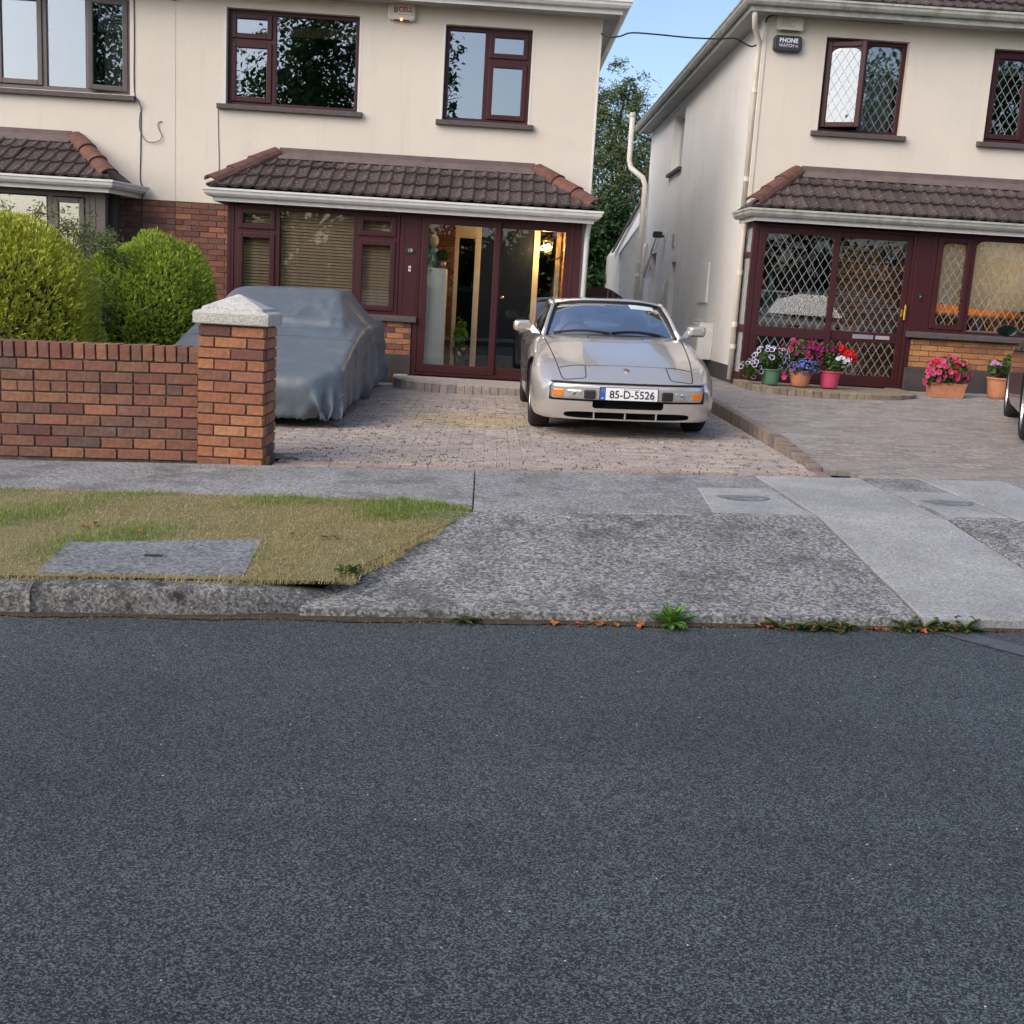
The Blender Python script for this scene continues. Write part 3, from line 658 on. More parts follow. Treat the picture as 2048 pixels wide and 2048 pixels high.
def tile_field(roof, xe0, xe1, ye, ze, yt, zt, hip0, hip1, m, rows=None, phase=0., nmax=300):
    """tiles on the slope from the eave (ye,ze) to (yt,zt); hip0/hip1 = x limits at the top (or None)"""
    Ls = math.hypot(yt-ye, zt-ze); ang = math.atan2(zt-ze, yt-ye); n = rows or int(Ls/GAUGE)+1; V, F = tile_geo(ang); shared = None; cnt = 0; rnd = random.Random(3)
    ca, sa = math.cos(ang), math.sin(ang)
    for r in range(n):
        s0 = r*GAUGE-.03
        x = xe0-phase-TW
        while x < xe1+TW:
            def lim(s):
                t = max(0, min(1, s/Ls)); return (xe0+(hip0-xe0)*t if hip0 is not None else xe0, xe1+(hip1-xe1)*t if hip1 is not None else xe1)
            l0, r0 = lim(s0); l1, r1 = lim(s0+GAUGE+.045)
            if x+TW > min(l0,l1) and x < max(r0,r1):
                whole = x >= max(l0,l1) and x+TW <= min(r0,r1) and s0+GAUGE+.045 <= Ls+.02
                loc = (x, ye+s0*ca, ze+s0*sa+rnd.uniform(-.004,.005)); rot = (ang+rnd.uniform(-.012,.012), rnd.uniform(-.010,.010), rnd.uniform(-.010,.010))
                if whole:
                    if shared is None: shared = npmesh('roof_tile', V, F); shared.materials.append(m)
                    piece('roof_tile', shared, roof, loc, rot)
                else:
                    vv = []
                    for a, b, c in V:
                        b2 = min(b, Ls-s0+.01); q0, q1 = lim(s0+b2); vv.append((min(max(a, q0-x), q1-x), b2, c))
                    w = max(p[0] for p in vv)-min(p[0] for p in vv)
                    if w > .02: me = npmesh('roof_tile', vv, F); me.materials.append(m); piece('roof_tile', me, roof, loc, rot)
                cnt += 1
            x += TW
def ridge_run(roof, a, b, m, n, w=.115, up=(0,0,1)):
    a, b = Vector(a), Vector(b); d = (b-a); L = d.length/n; d.normalize(); side = d.cross(Vector(up)).normalized(); nn = side.cross(d).normalized()
    for i in range(n):
        p0 = a+d*(L*i-.02); p1 = a+d*(L*(i+1)+.03); P = []; mb = MB()
        for k, (p, sc, ht) in enumerate(((p0, 1.10, .012), (p1, .97, 0))):
            for th in range(7):
                t = math.pi*th/6; o = side*(math.cos(t)*w*sc)+nn*(math.sin(t)*w*.72*sc-.035+ht); P.append(p+o)
            for th in range(6,-1,-1):
                t = math.pi*th/6; o = side*(math.cos(t)*(w*sc-.018))+nn*(math.sin(t)*(w*.72*sc-.018)-.037+ht); P.append(p+o)
        k = 14; mb.add(P, [(j, (j+1) % k, k+(j+1) % k, k+j) for j in range(k)]+[tuple(range(k)), tuple(range(k,2*k))[::-1]])
        mb.build('ridge_tile', m, roof, bevel=.004)
def bay_roof(house, xe0, xe1, hip0, hip1, ze, zt, ml, mr, tm=M_TILE, phase=0.):
    ye, yt = GY+.06, FY-.01
    mb = MB()                                                     # boarding under the tiles
    L0 = xe0 if hip0 is not None else xe0; A = (xe0, ye, ze-.035); B = (xe1, ye, ze-.035)
    T0 = (hip0 if hip0 is not None else xe0, yt, zt-.035); T1 = (hip1 if hip1 is not None else xe1, yt, zt-.035)
    mb.add([A, B, T1, T0, (xe0, yt, ze-.035), (xe1, yt, ze-.035)], [(0,1,2,3), (0,3,4), (1,5,2), (0,4,5,1)])
    roof = mb.build('bay_roof', mat('roof_underlay', (.03,.025,.024), .9), house)
    tile_field(roof, xe0, xe1, ye, ze, yt, zt, hip0, hip1, tm, phase=phase)
    for hp, xe, mm, sg in ((hip0, xe0, ml, 1), (hip1, xe1, mr, -1)):
        if hp is None: continue
        s = MB(); s.add([(xe, ye, ze+.0), (hp, yt, zt+.0), (xe, yt, ze+.0)], [(0,1,2)]); s.build('hip_slope', tm, roof, solid=.03)
        ridge_run(roof, (xe+.05*sg, ye+.06, ze+.070), (hp, yt-.02, zt+.05), mm, 3, up=(0,-.5,1))
    f = MB(); a = (hip0+.06 if hip0 is not None else xe0); b = (hip1-.06 if hip1 is not None else xe1)
    sl = math.atan2(zt-ze, yt-ye); dy, dz = math.cos(sl)*.17, math.sin(sl)*.17
    f.prism([(a, yt-dy, zt-dz+.046), (a, yt-.012, zt+.045), (a, yt-.012, zt+.11), (a, yt+.005, zt+.11), (a, yt+.005, zt-.02), (a, yt-dy, zt-dz+.036)], (b-a, 0, 0)); f.build('flashing', M_LEAD, roof, bevel=.004)
    return roof
def pipe(house, path, m, r=.034, name='downpipe', collars=()):
    mb = MB(); mb.tube(path, r, 12)
    o = mb.build(name, m, house, smooth=False)
    for c in collars:
        k = MB(); k.tube([(c[0],c[1],c[2]-.03),(c[0],c[1],c[2]+.03)], r*1.22, 12); k.build('pipe_collar', m, o)
    for p in o.data.polygons: p.use_smooth = len(p.vertices) == 4
    return o
# ---------------------------------------------------------------- house 19
GZ19 = .03
h19 = thing('house', 'cream rendered house with mahogany windows, brown bay roof and glazed porch numbered 19', 'house', (-1.5, FY, 0))
XL, XR = -4.355, 1.245
w1 = (-3.69, -1.945, 3.535, 4.75); w2 = (-.81, .34, 3.51, 4.722)
wall_panel(h19, 'rendered_wall', XL+.002, XR, 2.245, 5.0, FY, [w1, w2], M_RENDER)
mb = MB(); mb.box(XR-.28, XR-.002, FY+.281, 25.5, 0, 5.0); mb.build('side_wall', M_RENDERW, h19)
mb = MB(); mb.box(XL-.0, XR-.3, 25.2, 25.5, 0, 5.0); mb.build('rear_wall', M_RENDERW, h19)
mb = MB(); mb.box(XR-.012, XR+.012, FY-.012, FY+.05, 1.2, 4.92, .004); mb.build('corner_bead', M_WHITEPVC, h19)
window(h19, w1, FY+.09, [(-3.635,-3.115,4.40,4.695,'cas'), (-3.635,-3.115,3.60,4.335,'cas'), (-3.045,-2.0,3.60,4.695,'fixed')], M_MAROON, bars=[(-3.11,-3.05,3.58,4.70), (-3.64,-3.10,4.335,4.40)], sill=(-3.80,-1.875,3.545,FY-.075))
window(h19, w2, FY+.09, [(-.755,-.285,3.575,4.667,'fixed'), (-.215,.285,4.355,4.667,'cas'), (-.215,.285,3.575,4.29,'cas')], M_MAROON, bars=[(-.285,-.22,3.56,4.68), (-.225,.29,4.29,4.355)], sill=(-.89,.415,3.52,FY-.075))
for (a, b, c, d) in (w1, w2):
    for xa in (a-.028, b+.004): mb = MB(); mb.box(xa, xa+.024, FY-.004, FY+.085, c, d); mb.build('reveal_trim', M_WHITEPVC, h19)
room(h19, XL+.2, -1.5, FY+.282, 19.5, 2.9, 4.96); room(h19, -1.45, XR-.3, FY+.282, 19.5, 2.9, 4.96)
mb = MB(); mb.box(-3.0,-2.02, FY+.30, FY+.33, 4.50, 4.62); mb.build('pelmet', mat('pelmet_wood', (.20,.10,.035), .6), h19)
# eaves
EZ = 4.93
mb = MB(); mb.box(XL-3.2, XR+.22, FY-.33, FY-.002, EZ-.018, EZ); mb.box(XR+.002, XR+.22, FY-.002, 25.6, EZ-.018, EZ-.001); mb.build('soffit', M_SOFFIT, h19)
pth = [(XL-3.2, FY-.34, EZ+.13), (XR+.235, FY-.34, EZ+.13), (XR+.235, 25.6, EZ+.13)]
fascia(h19, pth, M_WHITEPVC, .16); gutter(h19, pth, M_WHITEPVC, name='roof_gutter')
mb = MB(); mb.add([(XL-3.2, FY-.34, EZ+.12),(XR+.24, FY-.34, EZ+.12),(XR+.24, 25.6, EZ+.12),(XL-3.2, 25.6, EZ+.12),(XL-3.2, 20.7, EZ+3.6),(XR-3.4, 20.7, EZ+3.6)], [(0,1,5,4),(1,2,5),(2,3,4,5),(0,4,3),(3,2,1,0)]); mb.build('main_roof', M_TILE, h19)
# brick strip beside the bay and bay base
def bmix(rnd, r, x): return M_BRICK if rnd.random() < .25 else M_BRICKD
def facade_bricks(house, x0, x1, z1, ph):
    n = int((z1-.0)/.075); z0 = z1-n*.075
    mb = MB(); mb.box(x0, x1, FY+.008, FY+.27, 0, z1+.002); bw = mb.build('brick_wall', M_MORTAR, house)
    brick_panel(bw, (x0, FY, z0+.004), (1,0), x1-x0, z0, z1, M_BRICKD, phase=ph, mat_pick=bmix)
facade_bricks(h19, XL+.002, -3.50, 2.238, 0)
BX0, BX1 = -3.512, 1.13
mb = MB(); mb.box(BX0+.02, -1.065, BY+.012, FY, GZ19-.1, .835); bw = mb.build('bay_base', M_MORTAR, h19)
brick_panel(bw, (BX0+.02, BY+.004, 0), (1,0), -1.065-BX0-.02, .385, .84, M_BRICKO, phase=.03, mat_pick=lambda r, a, x: M_BRICKO if r.random() < .75 else M_BRICKD)
mb = MB(); mb.box(BX0+.0, -1.055, BY-.02, BY+.10, GZ19-.15, .40, .006); mb.build('plinth', M_PLINTH, h19)
# bay window, post panel, porch doors
bz0, bz1 = .905, 2.222
window(h19, (-3.42,-1.262,bz0,bz1), BY, [(-3.365,-2.90,1.925,2.165,'cas'), (-3.365,-2.90,.965,1.86,'cas'), (-2.825,-1.875,.965,2.165,'fixed'), (-1.80,-1.32,1.925,2.165,'cas'), (-1.80,-1.32,.965,1.86,'cas')], M_MAROON,
       bars=[(-2.895,-2.83,.95,2.18),(-1.87,-1.805,.95,2.18),(-3.37,-2.895,1.86,1.925),(-1.805,-1.315,1.86,1.925)], sill=(BX0-.03,-1.0,.905,BY-.07), gm=M_GLASSP, name='bay_window')
mb = MB(); mb.box(-3.512,-3.425, BY-.005, BY+.10, .835, 2.24, .004); mb.box(-3.49,-3.47, BY-.011, BY-.004, .91, 2.22); mb.build('corner_post', M_MAROON, h19)
mb = MB(); mb.box(-1.255,-.985, BY-.002, BY+.08, .835, 2.24, .004); mb.box(-1.052,-.985, BY-.001, BY+.075, .14, .83); mb.box(-1.21,-1.20,BY-.008,BY,.93,2.2); mb.box(-1.03,-1.02,BY-.008,BY,.93,2.2); mb.build('panel_post', M_MAROON, h19)
mb = MB(); mb.box(BX0,-.99+2.12, BY-.002, BY+.09, 2.242, 2.32); mb.box(BX0, BX0+.09, BY+.10, FY, .84, 2.32); mb.box(BX1-.05, BX1, BY+.1, FY, .1, 2.32); mb.build('head_frame', M_MAROON, h19)
def porch_door(house, leafs, z0, z1, y, x0, x1, fm, gm, mids=None, lat=None):
    mb = MB(); ring(mb, x0, x1, z0, z1, .045, y+.005, y+.11); f = mb.build('porch_door', fm, house, bevel=.005)
    for i, (a, b, st) in enumerate(leafs):
        yy = y-.004+.042*st; s = MB(); w = .082; ring(s, a, b, z0+.042, z1-.04, w, yy, yy+.042, .105)
        hs = [(z0+.147, z1-.122)]
        if mids: s.box(a+w, b-w, yy+.001, yy+.041, mids[0], mids[1]); hs = [(z0+.147, mids[0]), (mids[1], z1-.122)]
        lf = s.build('door_leaf', fm, f, bevel=.005)
        for c, d in hs:
            p = MB(); p.box(a+w-.004, b-w+.004, yy+.02, yy+.026, c-.004, d+.004); p.build('pane', gm, f)
            if lat: l = MB(); lattice_bars(l, a+w, b-w, c, d, yy+.0197, **lat); l.build('lead_lattice', M_LEADL, f)
    return f
porch_door(h19, [(-.965,.062,0),(.0,.995,1)], .145, 2.238, BY, -.983, 1.035, M_MAROON, M_GLASSP)
mb = MB(); mb.box(1.036,1.13, BY-.002, BY+.10, .12, 2.24, .004); mb.build('corner_post', M_MAROON, h19)
# bay roof, gutter
rp = bay_roof(h19, -3.72, 1.30, -3.02, .53, 2.415, 2.915, M_TILEB, M_TILER)
bp = [(-3.66, FY-.002, 2.385), (-3.66, GY+.11, 2.385), (1.255, GY+.11, 2.385), (1.255, FY-.002, 2.385)]
fascia(h19, bp, M_WHITEPVC, .155); gutter(h19, bp, M_WHITEPVC, name='bay_gutter')
mb = MB(); mb.box(-3.64, 1.235, GY+.13, FY-.001, 2.322, 2.338); mb.build('bay_soffit', M_WHITEPVC, h19)
pipe(h19, [(1.205, GY+.22, 2.30),(1.205,GY+.24,2.24),(1.20,BY+.02,2.12),(1.195,BY+.03,2.0),(1.19,BY+.03,.1)], M_WHITEPVC)
mb = MB(); mb.box(BX1-.03, XR-.001, FY, FY+.25, 0, 2.244); mb.build('lower_wall', M_RENDER, h19)
# porch interior: room with brick sides, inner door screen, step
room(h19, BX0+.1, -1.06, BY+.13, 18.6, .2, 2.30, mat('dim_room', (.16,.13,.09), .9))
M_CREAMFR = mat('cream_joinery', (.62,.56,.42), .5, .08, 5)
IY = 15.95
mb = MB(); mb.box(-1.04,1.10, BY+.115, IY+.06, .10, .143); mb.build('porch_floor', mat('porch_tile', (.13,.11,.10), .5, .2, 8), h19)
mb = MB(); mb.box(-1.04,1.10, BY+.10, IY+.06, 2.30, 2.318); mb.build('porch_ceiling', M_CREAMFR, h19)
mb = MB(); mb.box(-1.05,-.96, BY+.13, IY, .14, 2.298); mb.box(-.96,-.57, IY, IY+.08, .14, 2.298); mb.box(.93,1.07, BY+.14, IY+.08, .14, 2.298); bw = mb.build('porch_brick_wall', M_MORTAR, h19)
brick_panel(bw, (-.955, IY-.012, 0), (1,0), .40, .15, 2.29, M_BRICKD)
brick_panel(bw, (.922, IY-.01, 0), (0,-1), IY-BY-.16, .15, 2.29, M_BRICKO, mat_pick=lambda r, a, x: M_BRICKO)
mb = MB(); ring(mb, -.57, .905, .143, 2.29, .065, IY, IY+.09); mb.box(-.28,-.20,IY,IY+.09,.2,2.22); mb.box(.53,.61,IY,IY+.09,.2,2.22); mb.box(-.505,-.28,IY+.005,IY+.085,2.0,2.22); mb.build('inner_screen', M_CREAMFR, h19, bevel=.005)
M_NAVY = mat('dark_blue_door', (.006,.011,.024), .45, .1, 4, spec=.2)
mb = MB(); mb.box(-.20,.53, IY+.03, IY+.075, .16, 2.22); idr = mb.build('front_door', M_NAVY, h19)
mb = MB(); mb.lathe([(0,-.05),(.024,-.048),(.032,-.03),(.022,-.012),(.014,0)], (.13, IY+.03, 1.22), 16, 'y'); mb.build('door_knob', mat('brass', (.75,.6,.35), .25, metal=1), idr, smooth=True)
mb = MB(); mb.box(-.505,-.28, IY+.04, IY+.046, .2, 2.0); mb.box(.61,.84, IY+.04, IY+.046, .2, 2.22); mb.build('side_pane', M_GLASSP, h19)
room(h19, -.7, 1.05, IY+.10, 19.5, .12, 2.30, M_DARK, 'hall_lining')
# curved entrance step
def arc_step(label, cx, yb, rx, ry, ztop, zf, m_edge, m_top, group):
    t = thing('entrance_step', label, 'step', (cx, yb-ry*.5, zf(cx, yb-ry)), group); n = 60; E = []
    for i in range(n+1):
        a = math.pi*i/n; e = .55; ca, sa = math.cos(a), math.sin(a)
        E.append((cx-rx*math.copysign(abs(ca)**.8, ca), yb-ry*abs(sa)**.62))
    mb = MB(); P = [(x, y, ztop-.012) for x, y in E]+[(E[-1][0], yb+.02, ztop-.012), (E[0][0], yb+.02, ztop-.012)]; mb.poly(P); mb.build('tread', m_top, t)
    L = [0]
    for i in range(n): L.append(L[-1]+math.dist(E[i], E[i+1]))
    s = .0
    def at(s):
        s = max(0, min(L[-1]-1e-6, s)); k = max(i for i in range(n+1) if L[i] <= s); k = min(k, n-1); u = (s-L[k])/(L[k+1]-L[k]); return (E[k][0]+(E[k+1][0]-E[k][0])*u, E[k][1]+(E[k+1][1]-E[k][1])*u)
    rnd = random.Random(2); W_ = .105
    while s < L[-1]-.03:
        a, b = at(s+.003), at(s+W_-.003); nx, ny = (b[1]-a[1]), -(b[0]-a[0]); l = math.hypot(nx, ny) or 1; nx, ny = nx/l, ny/l; jz = rnd.uniform(-.003,.003); j = rnd.uniform(-.003,.004)
        zt = ztop+jz; zb = min(zf(*a), zf(*b))-.03; D = .2
        pts = [(a[0]+nx*j, a[1]+ny*j), (b[0]+nx*j, b[1]+ny*j), (b[0]-nx*D*.9, b[1]-ny*D*.9), (a[0]-nx*D*.9, a[1]-ny*D*.9)]
        k = MB(); k.prism([(x, y, zb) for x, y in pts], (0, 0, zt-zb)); k.build('step_block', m_edge, t, bevel=.006); s += W_
    return t
arc_step('curved paved step below the sliding porch door of number 19', .04, BY-.0, 1.30, 1.35, .138, drive_z, M_PAV, M_PAV, 'curved entrance steps')
# ---------------------------------------------------------------- house 17 (left)
h17 = thing('house', 'left neighbour cream house with grey-brown window frames and red hip tiles', 'house', (-7, FY, 0))
w17 = (-6.78, -4.955, 3.57, 4.80)
wall_panel(h17, 'rendered_wall', -11.5, XL-.002, 2.245, 5.0, FY, [w17], M_RENDER)
mb = MB(); mb.box(-11.5, XL-.02, 25.2, 25.5, 0, 5); mb.box(-11.5,-11.2,FY+.29,25.2,0,5); mb.build('rear_wall', M_RENDERW, h17)
window(h17, w17, FY+.06, [(-6.71,-6.13,3.64,4.74,'cas'), (-6.06,-5.56,3.64,4.74,'fixed'), (-5.50,-5.01,3.62,4.75,('open','r',R(9)))], M_GREYFR, bars=[(-6.125,-6.065,3.6,4.75),(-5.56,-5.50,3.6,4.75)], sill=(-6.95,-4.88,3.565,FY-.075))
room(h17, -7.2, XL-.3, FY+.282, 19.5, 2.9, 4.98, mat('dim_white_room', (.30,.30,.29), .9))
mb = MB(); mb.box(-9.5, XL-.01, FY-.33, FY-.002, EZ-.02, EZ-.0195); mb.build('soffit', M_SOFFIT, h17)
facade_bricks(h17, -5.15, XL-.002, 2.238, .105)
window(h17, (-7.6,-5.30,.95,2.235), BY, [(-7.5,-5.87,1.03,2.16,'fixed'), (-5.755,-5.37,1.03,2.16,'cas')], M_GREYFR, bars=[(-5.84,-5.77,.96,2.22)], sill=(-7.7,-5.05,.95,BY-.07), name='bay_window')
mb = MB(); mb.box(-5.298,-5.09, BY-.005, BY+.11, .87, 2.30, .006); mb.box(-5.24,-5.22, BY-.012,BY-.004,.95,2.22); mb.box(-5.19,-5.09,FY-.14,FY,.87,2.3); mb.build('corner_post', M_GREYFR, h17)
mb = MB(); mb.box(-5.15,-5.143,BY+.11,FY-.14,.95,2.28); mb.build('return_pane', M_GLASS, h17)
mb = MB(); mb.box(-7.6,-5.12, BY+.005, FY, GZ19-.2, .87); mb.build('bay_base', M_BRICKD, h17)
mb = MB(); mb.box(-7.6,-5.09, BY-.001, BY+.1, 2.236, 2.32); mb.build('head_frame', M_GREYFR, h17)
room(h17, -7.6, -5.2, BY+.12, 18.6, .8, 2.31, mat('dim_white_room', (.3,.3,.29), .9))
bay_roof(h17, -8.6, -4.935, None, -5.66, 2.42, 2.955, M_TILER, M_TILER, phase=.12)
bp = [(-8.6, GY+.11, 2.40), (-4.975, GY+.11, 2.40), (-4.80, FY-.002, 2.40)]
fascia(h17, bp, M_WHITEPVC, .155); gutter(h17, bp, M_WHITEPVC, name='bay_gutter')
mb = MB(); mb.poly([(-8.6,GY+.13,2.33),(-4.995,GY+.13,2.33),(-4.82,FY-.001,2.33),(-8.6,FY-.001,2.33)]); mb.build('bay_soffit', M_WHITEPVC, h17, solid=.01)
# ---------------------------------------------------------------- house 21 (right)
h21 = thing('house', 'cream house with leaded windows, dark bay roof and glazed porch numbered 21', 'house', (6.5, FY, .2))
X21 = 3.40; G21 = .26; E21 = 5.095
v1 = (4.245, 5.362, 3.675, 4.88); v2 = (6.51, 7.64, 3.672, 4.872)
wall_panel(h21, 'rendered_wall', X21, 9.6, 2.48, 5.15, FY, [v1, v2], M_RENDER)
LAT = dict(px=.112, pz=.182)
window(h21, v1, FY+.09, [(4.30,4.795,3.75,4.825,('open','l',R(-24.5))), (4.845,5.31,3.74,4.835,'fixed')], M_MAROON, bars=[(4.80,4.845,3.7,4.86)], sill=(4.155,5.435,3.685,FY-.075), lat=LAT, arched=True)
window(h21, v2, FY+.09, [(6.565,7.05,3.74,4.82,'cas'), (7.11,7.585,3.74,4.82,'fixed')], M_MAROON, bars=[(7.055,7.105,3.7,4.85)], sill=(6.42,7.72,3.68,FY-.075), lat=LAT, arched=True)
room(h21, X21+.3, 6.0, FY+.282, 19.5, 3.0, 5.1); room(h21, 6.05, 9.3, FY+.282, 19.5, 3.0, 5.1)
SY1 = 26.6
side_holes = [(21.95,23.3,3.83,4.95), (24.3,25.2,.3,2.34), (21.6,22.2,1.05,2.08)]
def side_wall(house, X, y0, y1, z0, z1, holes, m, thick=.28):
    ys = sorted({y0, y1, *[h[0] for h in holes], *[h[1] for h in holes]}); zs = sorted({z0, z1, *[h[2] for h in holes], *[h[3] for h in holes]}); mb = MB()
    for i in range(len(ys)-1):
        for k in range(len(zs)-1):
            cy, cz = (ys[i]+ys[i+1])/2, (zs[k]+zs[k+1])/2
            if any(h[0] < cy < h[1] and h[2] < cz < h[3] for h in holes): continue
            mb.quad((X,ys[i],zs[k]),(X,ys[i],zs[k+1]),(X,ys[i+1],zs[k+1]),(X,ys[i+1],zs[k]))
    for a, b, c, d in holes:
        T = X+.22
        mb.quad((X,a,c),(T,a,c),(T,a,d),(X,a,d)); mb.quad((X,b,c),(X,b,d),(T,b,d),(T,b,c)); mb.quad((X,a,d),(T,a,d),(T,b,d),(X,b,d)); mb.quad((X,a,c),(X,b,c),(T,b,c),(T,a,c))
    return mb.build('side_wall', m, house)
side_wall(h21, X21+.002, FY+.002, SY1, .1, 5.15, side_holes, M_RENDERW)
mb = MB(); mb.box(X21-.012, X21+.045, FY-.012, FY+.03, .45, 5.08, .005); mb.build('corner_bead', M_CREAMPIPE, h21)
mb = MB(); mb.box(X21-.014, X21+.001, FY+.01, SY1, .1, .47); mb.build('plinth', M_PLINTH, h21)
M_SIDEGL = mat('obscured_glass', (.30,.33,.35), .25)
for (a, b, c, d) in side_holes:
    mb = MB(); T = X21+.13
    mb.box(T, T+.06, a, a+.07, c, d); mb.box(T, T+.06, b-.07, b, c, d); mb.box(T, T+.06, a+.07, b-.07, d-.07, d); mb.box(T, T+.06, a+.07, b-.07, c, c+.07)
    f = mb.build('side_window' if d-c < 1.5 else 'side_door', M_WHITEPVC, h21)
    mb = MB(); mb.box(T+.03, T+.04, a+.066, b-.066, c+.066, d-.066); mb.build('pane', M_SIDEGL, f)
for (a, b, c, mm) in ((21.85,23.4,3.83,M_SILL), (21.55,22.25,1.05,M_PLINTH)):
    mb = MB(); mb.box(X21-.07, X21+.12, a, b, c-.065, c-.002, .006); mb.build('side_sill', mm, h21)
mb = MB(); mb.box(X21-.27, 9.8, FY-.33, FY-.002, E21-.018, E21); mb.box(X21-.27, X21-.002, FY-.002, SY1+.3, E21-.0185, E21-.0005); mb.build('soffit', M_SOFFIT, h21)
pth = [(X21-.27, SY1+.3, E21+.13), (X21-.27, FY-.34, E21+.13), (9.8, FY-.34, E21+.13)]
fascia(h21, pth, M_OLDPVC, .165); gutter(h21, pth, M_OLDPVC, name='roof_gutter')
ze, zt = E21+.14, E21+3.4
mb = MB(); mb.add([(X21-.27, FY-.36, ze-.04),(9.8, FY-.36, ze-.04),(9.8, 21.2, zt-.04),(X21+4.6, 21.2, zt-.04),(X21-.27, SY1+.3, ze-.04),(9.8, SY1+.3, ze-.04)], [(0,1,2,3),(0,3,4),(4,3,2,5),(1,5,2),(0,4,5,1)]); mr21 = mb.build('main_roof', mat('roof_underlay', (.03,.025,.024), .9), h21)
tile_field(mr21, X21-.27, 9.8, FY-.36, ze, 21.2, zt, X21+4.6, None, M_TILE, rows=6)
mb = MB(); k = 6*GAUGE/math.hypot(21.2-FY+.36, zt-ze); y6, z6 = FY-.36+(21.2-FY+.36)*k, ze+(zt-ze)*k
mb.add([(X21-.27+4.87*k, y6, z6),(9.8, y6, z6),(9.8, 21.2, zt),(X21+4.6, 21.2, zt)], [(0,1,2,3)]); mb.build('upper_slope', M_TILE, mr21)
mb = MB(); mb.add([(X21-.27, FY-.36, ze),(X21+4.6, 21.2, zt),(X21-.27, SY1+.3, ze)], [(0,1,2)]); mb.build('side_slope', M_TILE, mr21)
# bay 21
c0, c1 = 3.39, 7.95
mb = MB(); mb.box(5.645, c1, BY+.012, FY, .1, 1.02); bw = mb.build('bay_base', M_MORTAR, h21)
brick_panel(bw, (5.645, BY+.004, 0), (1,0), c1-5.645, .56, 1.02, M_BRICKY, phase=.07)
mb = MB(); mb.box(5.60, c1+.02, BY-.02, BY+.10, .1, .625, .006); mb.build('plinth', M_PLINTH, h21)
porch_door(h21, [(3.478,4.548,0),(4.452,5.535,1)], .33, 2.39, BY, 3.46, 5.58, M_MAROON, M_GLASSP, mids=(.925,1.055), lat=LAT)
mb = MB(); mb.box(3.39,3.458, BY-.004, BY+.10, .27, 2.42, .004); mb.box(3.39,3.44,FY-.09,FY,.27,2.42); mb.box(3.39,3.44,BY+.10,FY-.09,.96,1.06); mb.box(3.39,3.44,BY+.10,FY-.09,1.95,2.02); mb.box(3.39,3.44,BY+.1,FY-.09,.27,.42); mb.box(3.39,3.44,BY+.1,FY-.09,2.34,2.42); mb.build('corner_post', M_MAROON, h21, bevel=.004)
mb = MB(); mb.box(3.41,3.416, BY+.1, FY-.09, .42, 2.34); mb.build('return_pane', mat('frosted_return', (.45,.46,.45), .3), h21)
l = MB(); lattice_bars(l, BY+.1, FY-.09, .42, 2.34, 0, **LAT); l.v = [(3.408+yy, xx, zz) for xx, yy, zz in l.v]; l.build('lead_lattice', M_LEADL, h21)
mb = MB(); mb.box(5.582,5.80, BY-.002, BY+.09, .62+.38, 2.42, .004); mb.box(5.582,5.64, BY-.001,BY+.08,.3,1.0); mb.build('panel_post', M_MAROON, h21)
window(h21, (5.80,7.9,1.09,2.40), BY, [(5.865,6.30,1.16,2.345,'cas'), (6.375,7.80,1.16,2.345,'fixed')], M_MAROON, bars=[(6.305,6.37,1.12,2.38)], sill=(5.56,8.0,1.10,BY-.08), lat=LAT, arched=True, gm=M_GLASSP, name='bay_window')
mb = MB(); mb.box(c0, c1, BY-.003, BY+.09, 2.402, 2.50); mb.box(c1-.05, c1, BY+.1, FY, .3, 2.5); mb.build('head_frame', M_MAROON, h21)
bay_roof(h21, 3.27, 8.15, 4.02, 7.4, 2.575, 3.105, M_TILER, M_TILER, phase=.2)
bp = [(3.30, FY-.002, 2.555), (3.33, GY+.11, 2.555), (8.1, GY+.11, 2.555), (8.1, FY-.002, 2.555)]
fascia(h21, bp, M_WHITEPVC, .155); gutter(h21, bp, M_OLDPVC, name='bay_gutter')
mb = MB(); mb.box(3.35, 8.08, GY+.13, FY-.001, 2.50, 2.512); mb.build('bay_soffit', M_SOFFIT, h21)
M_BUFFP = mat('worn_step_block', (.2,.17,.13), .92, .3, 15, .8, 120, ramp=[hexc('8b7f6c'), hexc('7c7264'), hexc('95876f'), hexc('72685c')])
arc_step('curved block step in front of the leaded porch of number 21 carrying flower pots', 4.42, BY-.0, 1.12, 1.55, .33, rdrive_z, M_BUFFP, M_BUFFP, 'curved entrance steps')
# downpipes and side services of 21
px = X21-.045
pipe(h21, [(X21-.20, FY-.28, E21+.03),(X21-.20,FY-.28,E21-.10),(X21-.16,FY-.16,E21-.2),(px,FY+.02,E21-.34),(px,FY+.05,E21-.5),(px,FY+.05,2.6)], M_CREAMPIPE, .036, collars=[(px,FY+.05,4.15),(px,FY+.05,3.0)])
pipe(h21, [(3.36,BY+.35,2.46),(3.34,BY+.40,2.36),(3.335,BY+.42,2.2),(3.335,BY+.42,.3)], M_CREAMPIPE, .036, collars=[(3.335,BY+.42,1.75),(3.335,BY+.42,1.05),(3.335,BY+.42,.75)])
vy = 26.45
pipe(h21, [(2.98,vy+.6,5.55),(2.98,vy+.6,4.5),(3.02,vy+.5,4.32),(3.25,vy,4.06),(3.30,vy-.1,3.9),(3.30,vy-.1,.3)], M_CREAMPIPE, .062, 'soil_pipe', collars=[(3.30,vy-.1,2.75),(3.30,vy-.1,2.2),(3.30,vy-.1,1.9),(2.98,vy+.6,5.5)])
pipe(h21, [(3.36,25.8,2.6),(3.33,25.8,2.45),(3.33,25.8,.3)], M_CREAMPIPE, .045, collars=[(3.33,25.8,2.0)])
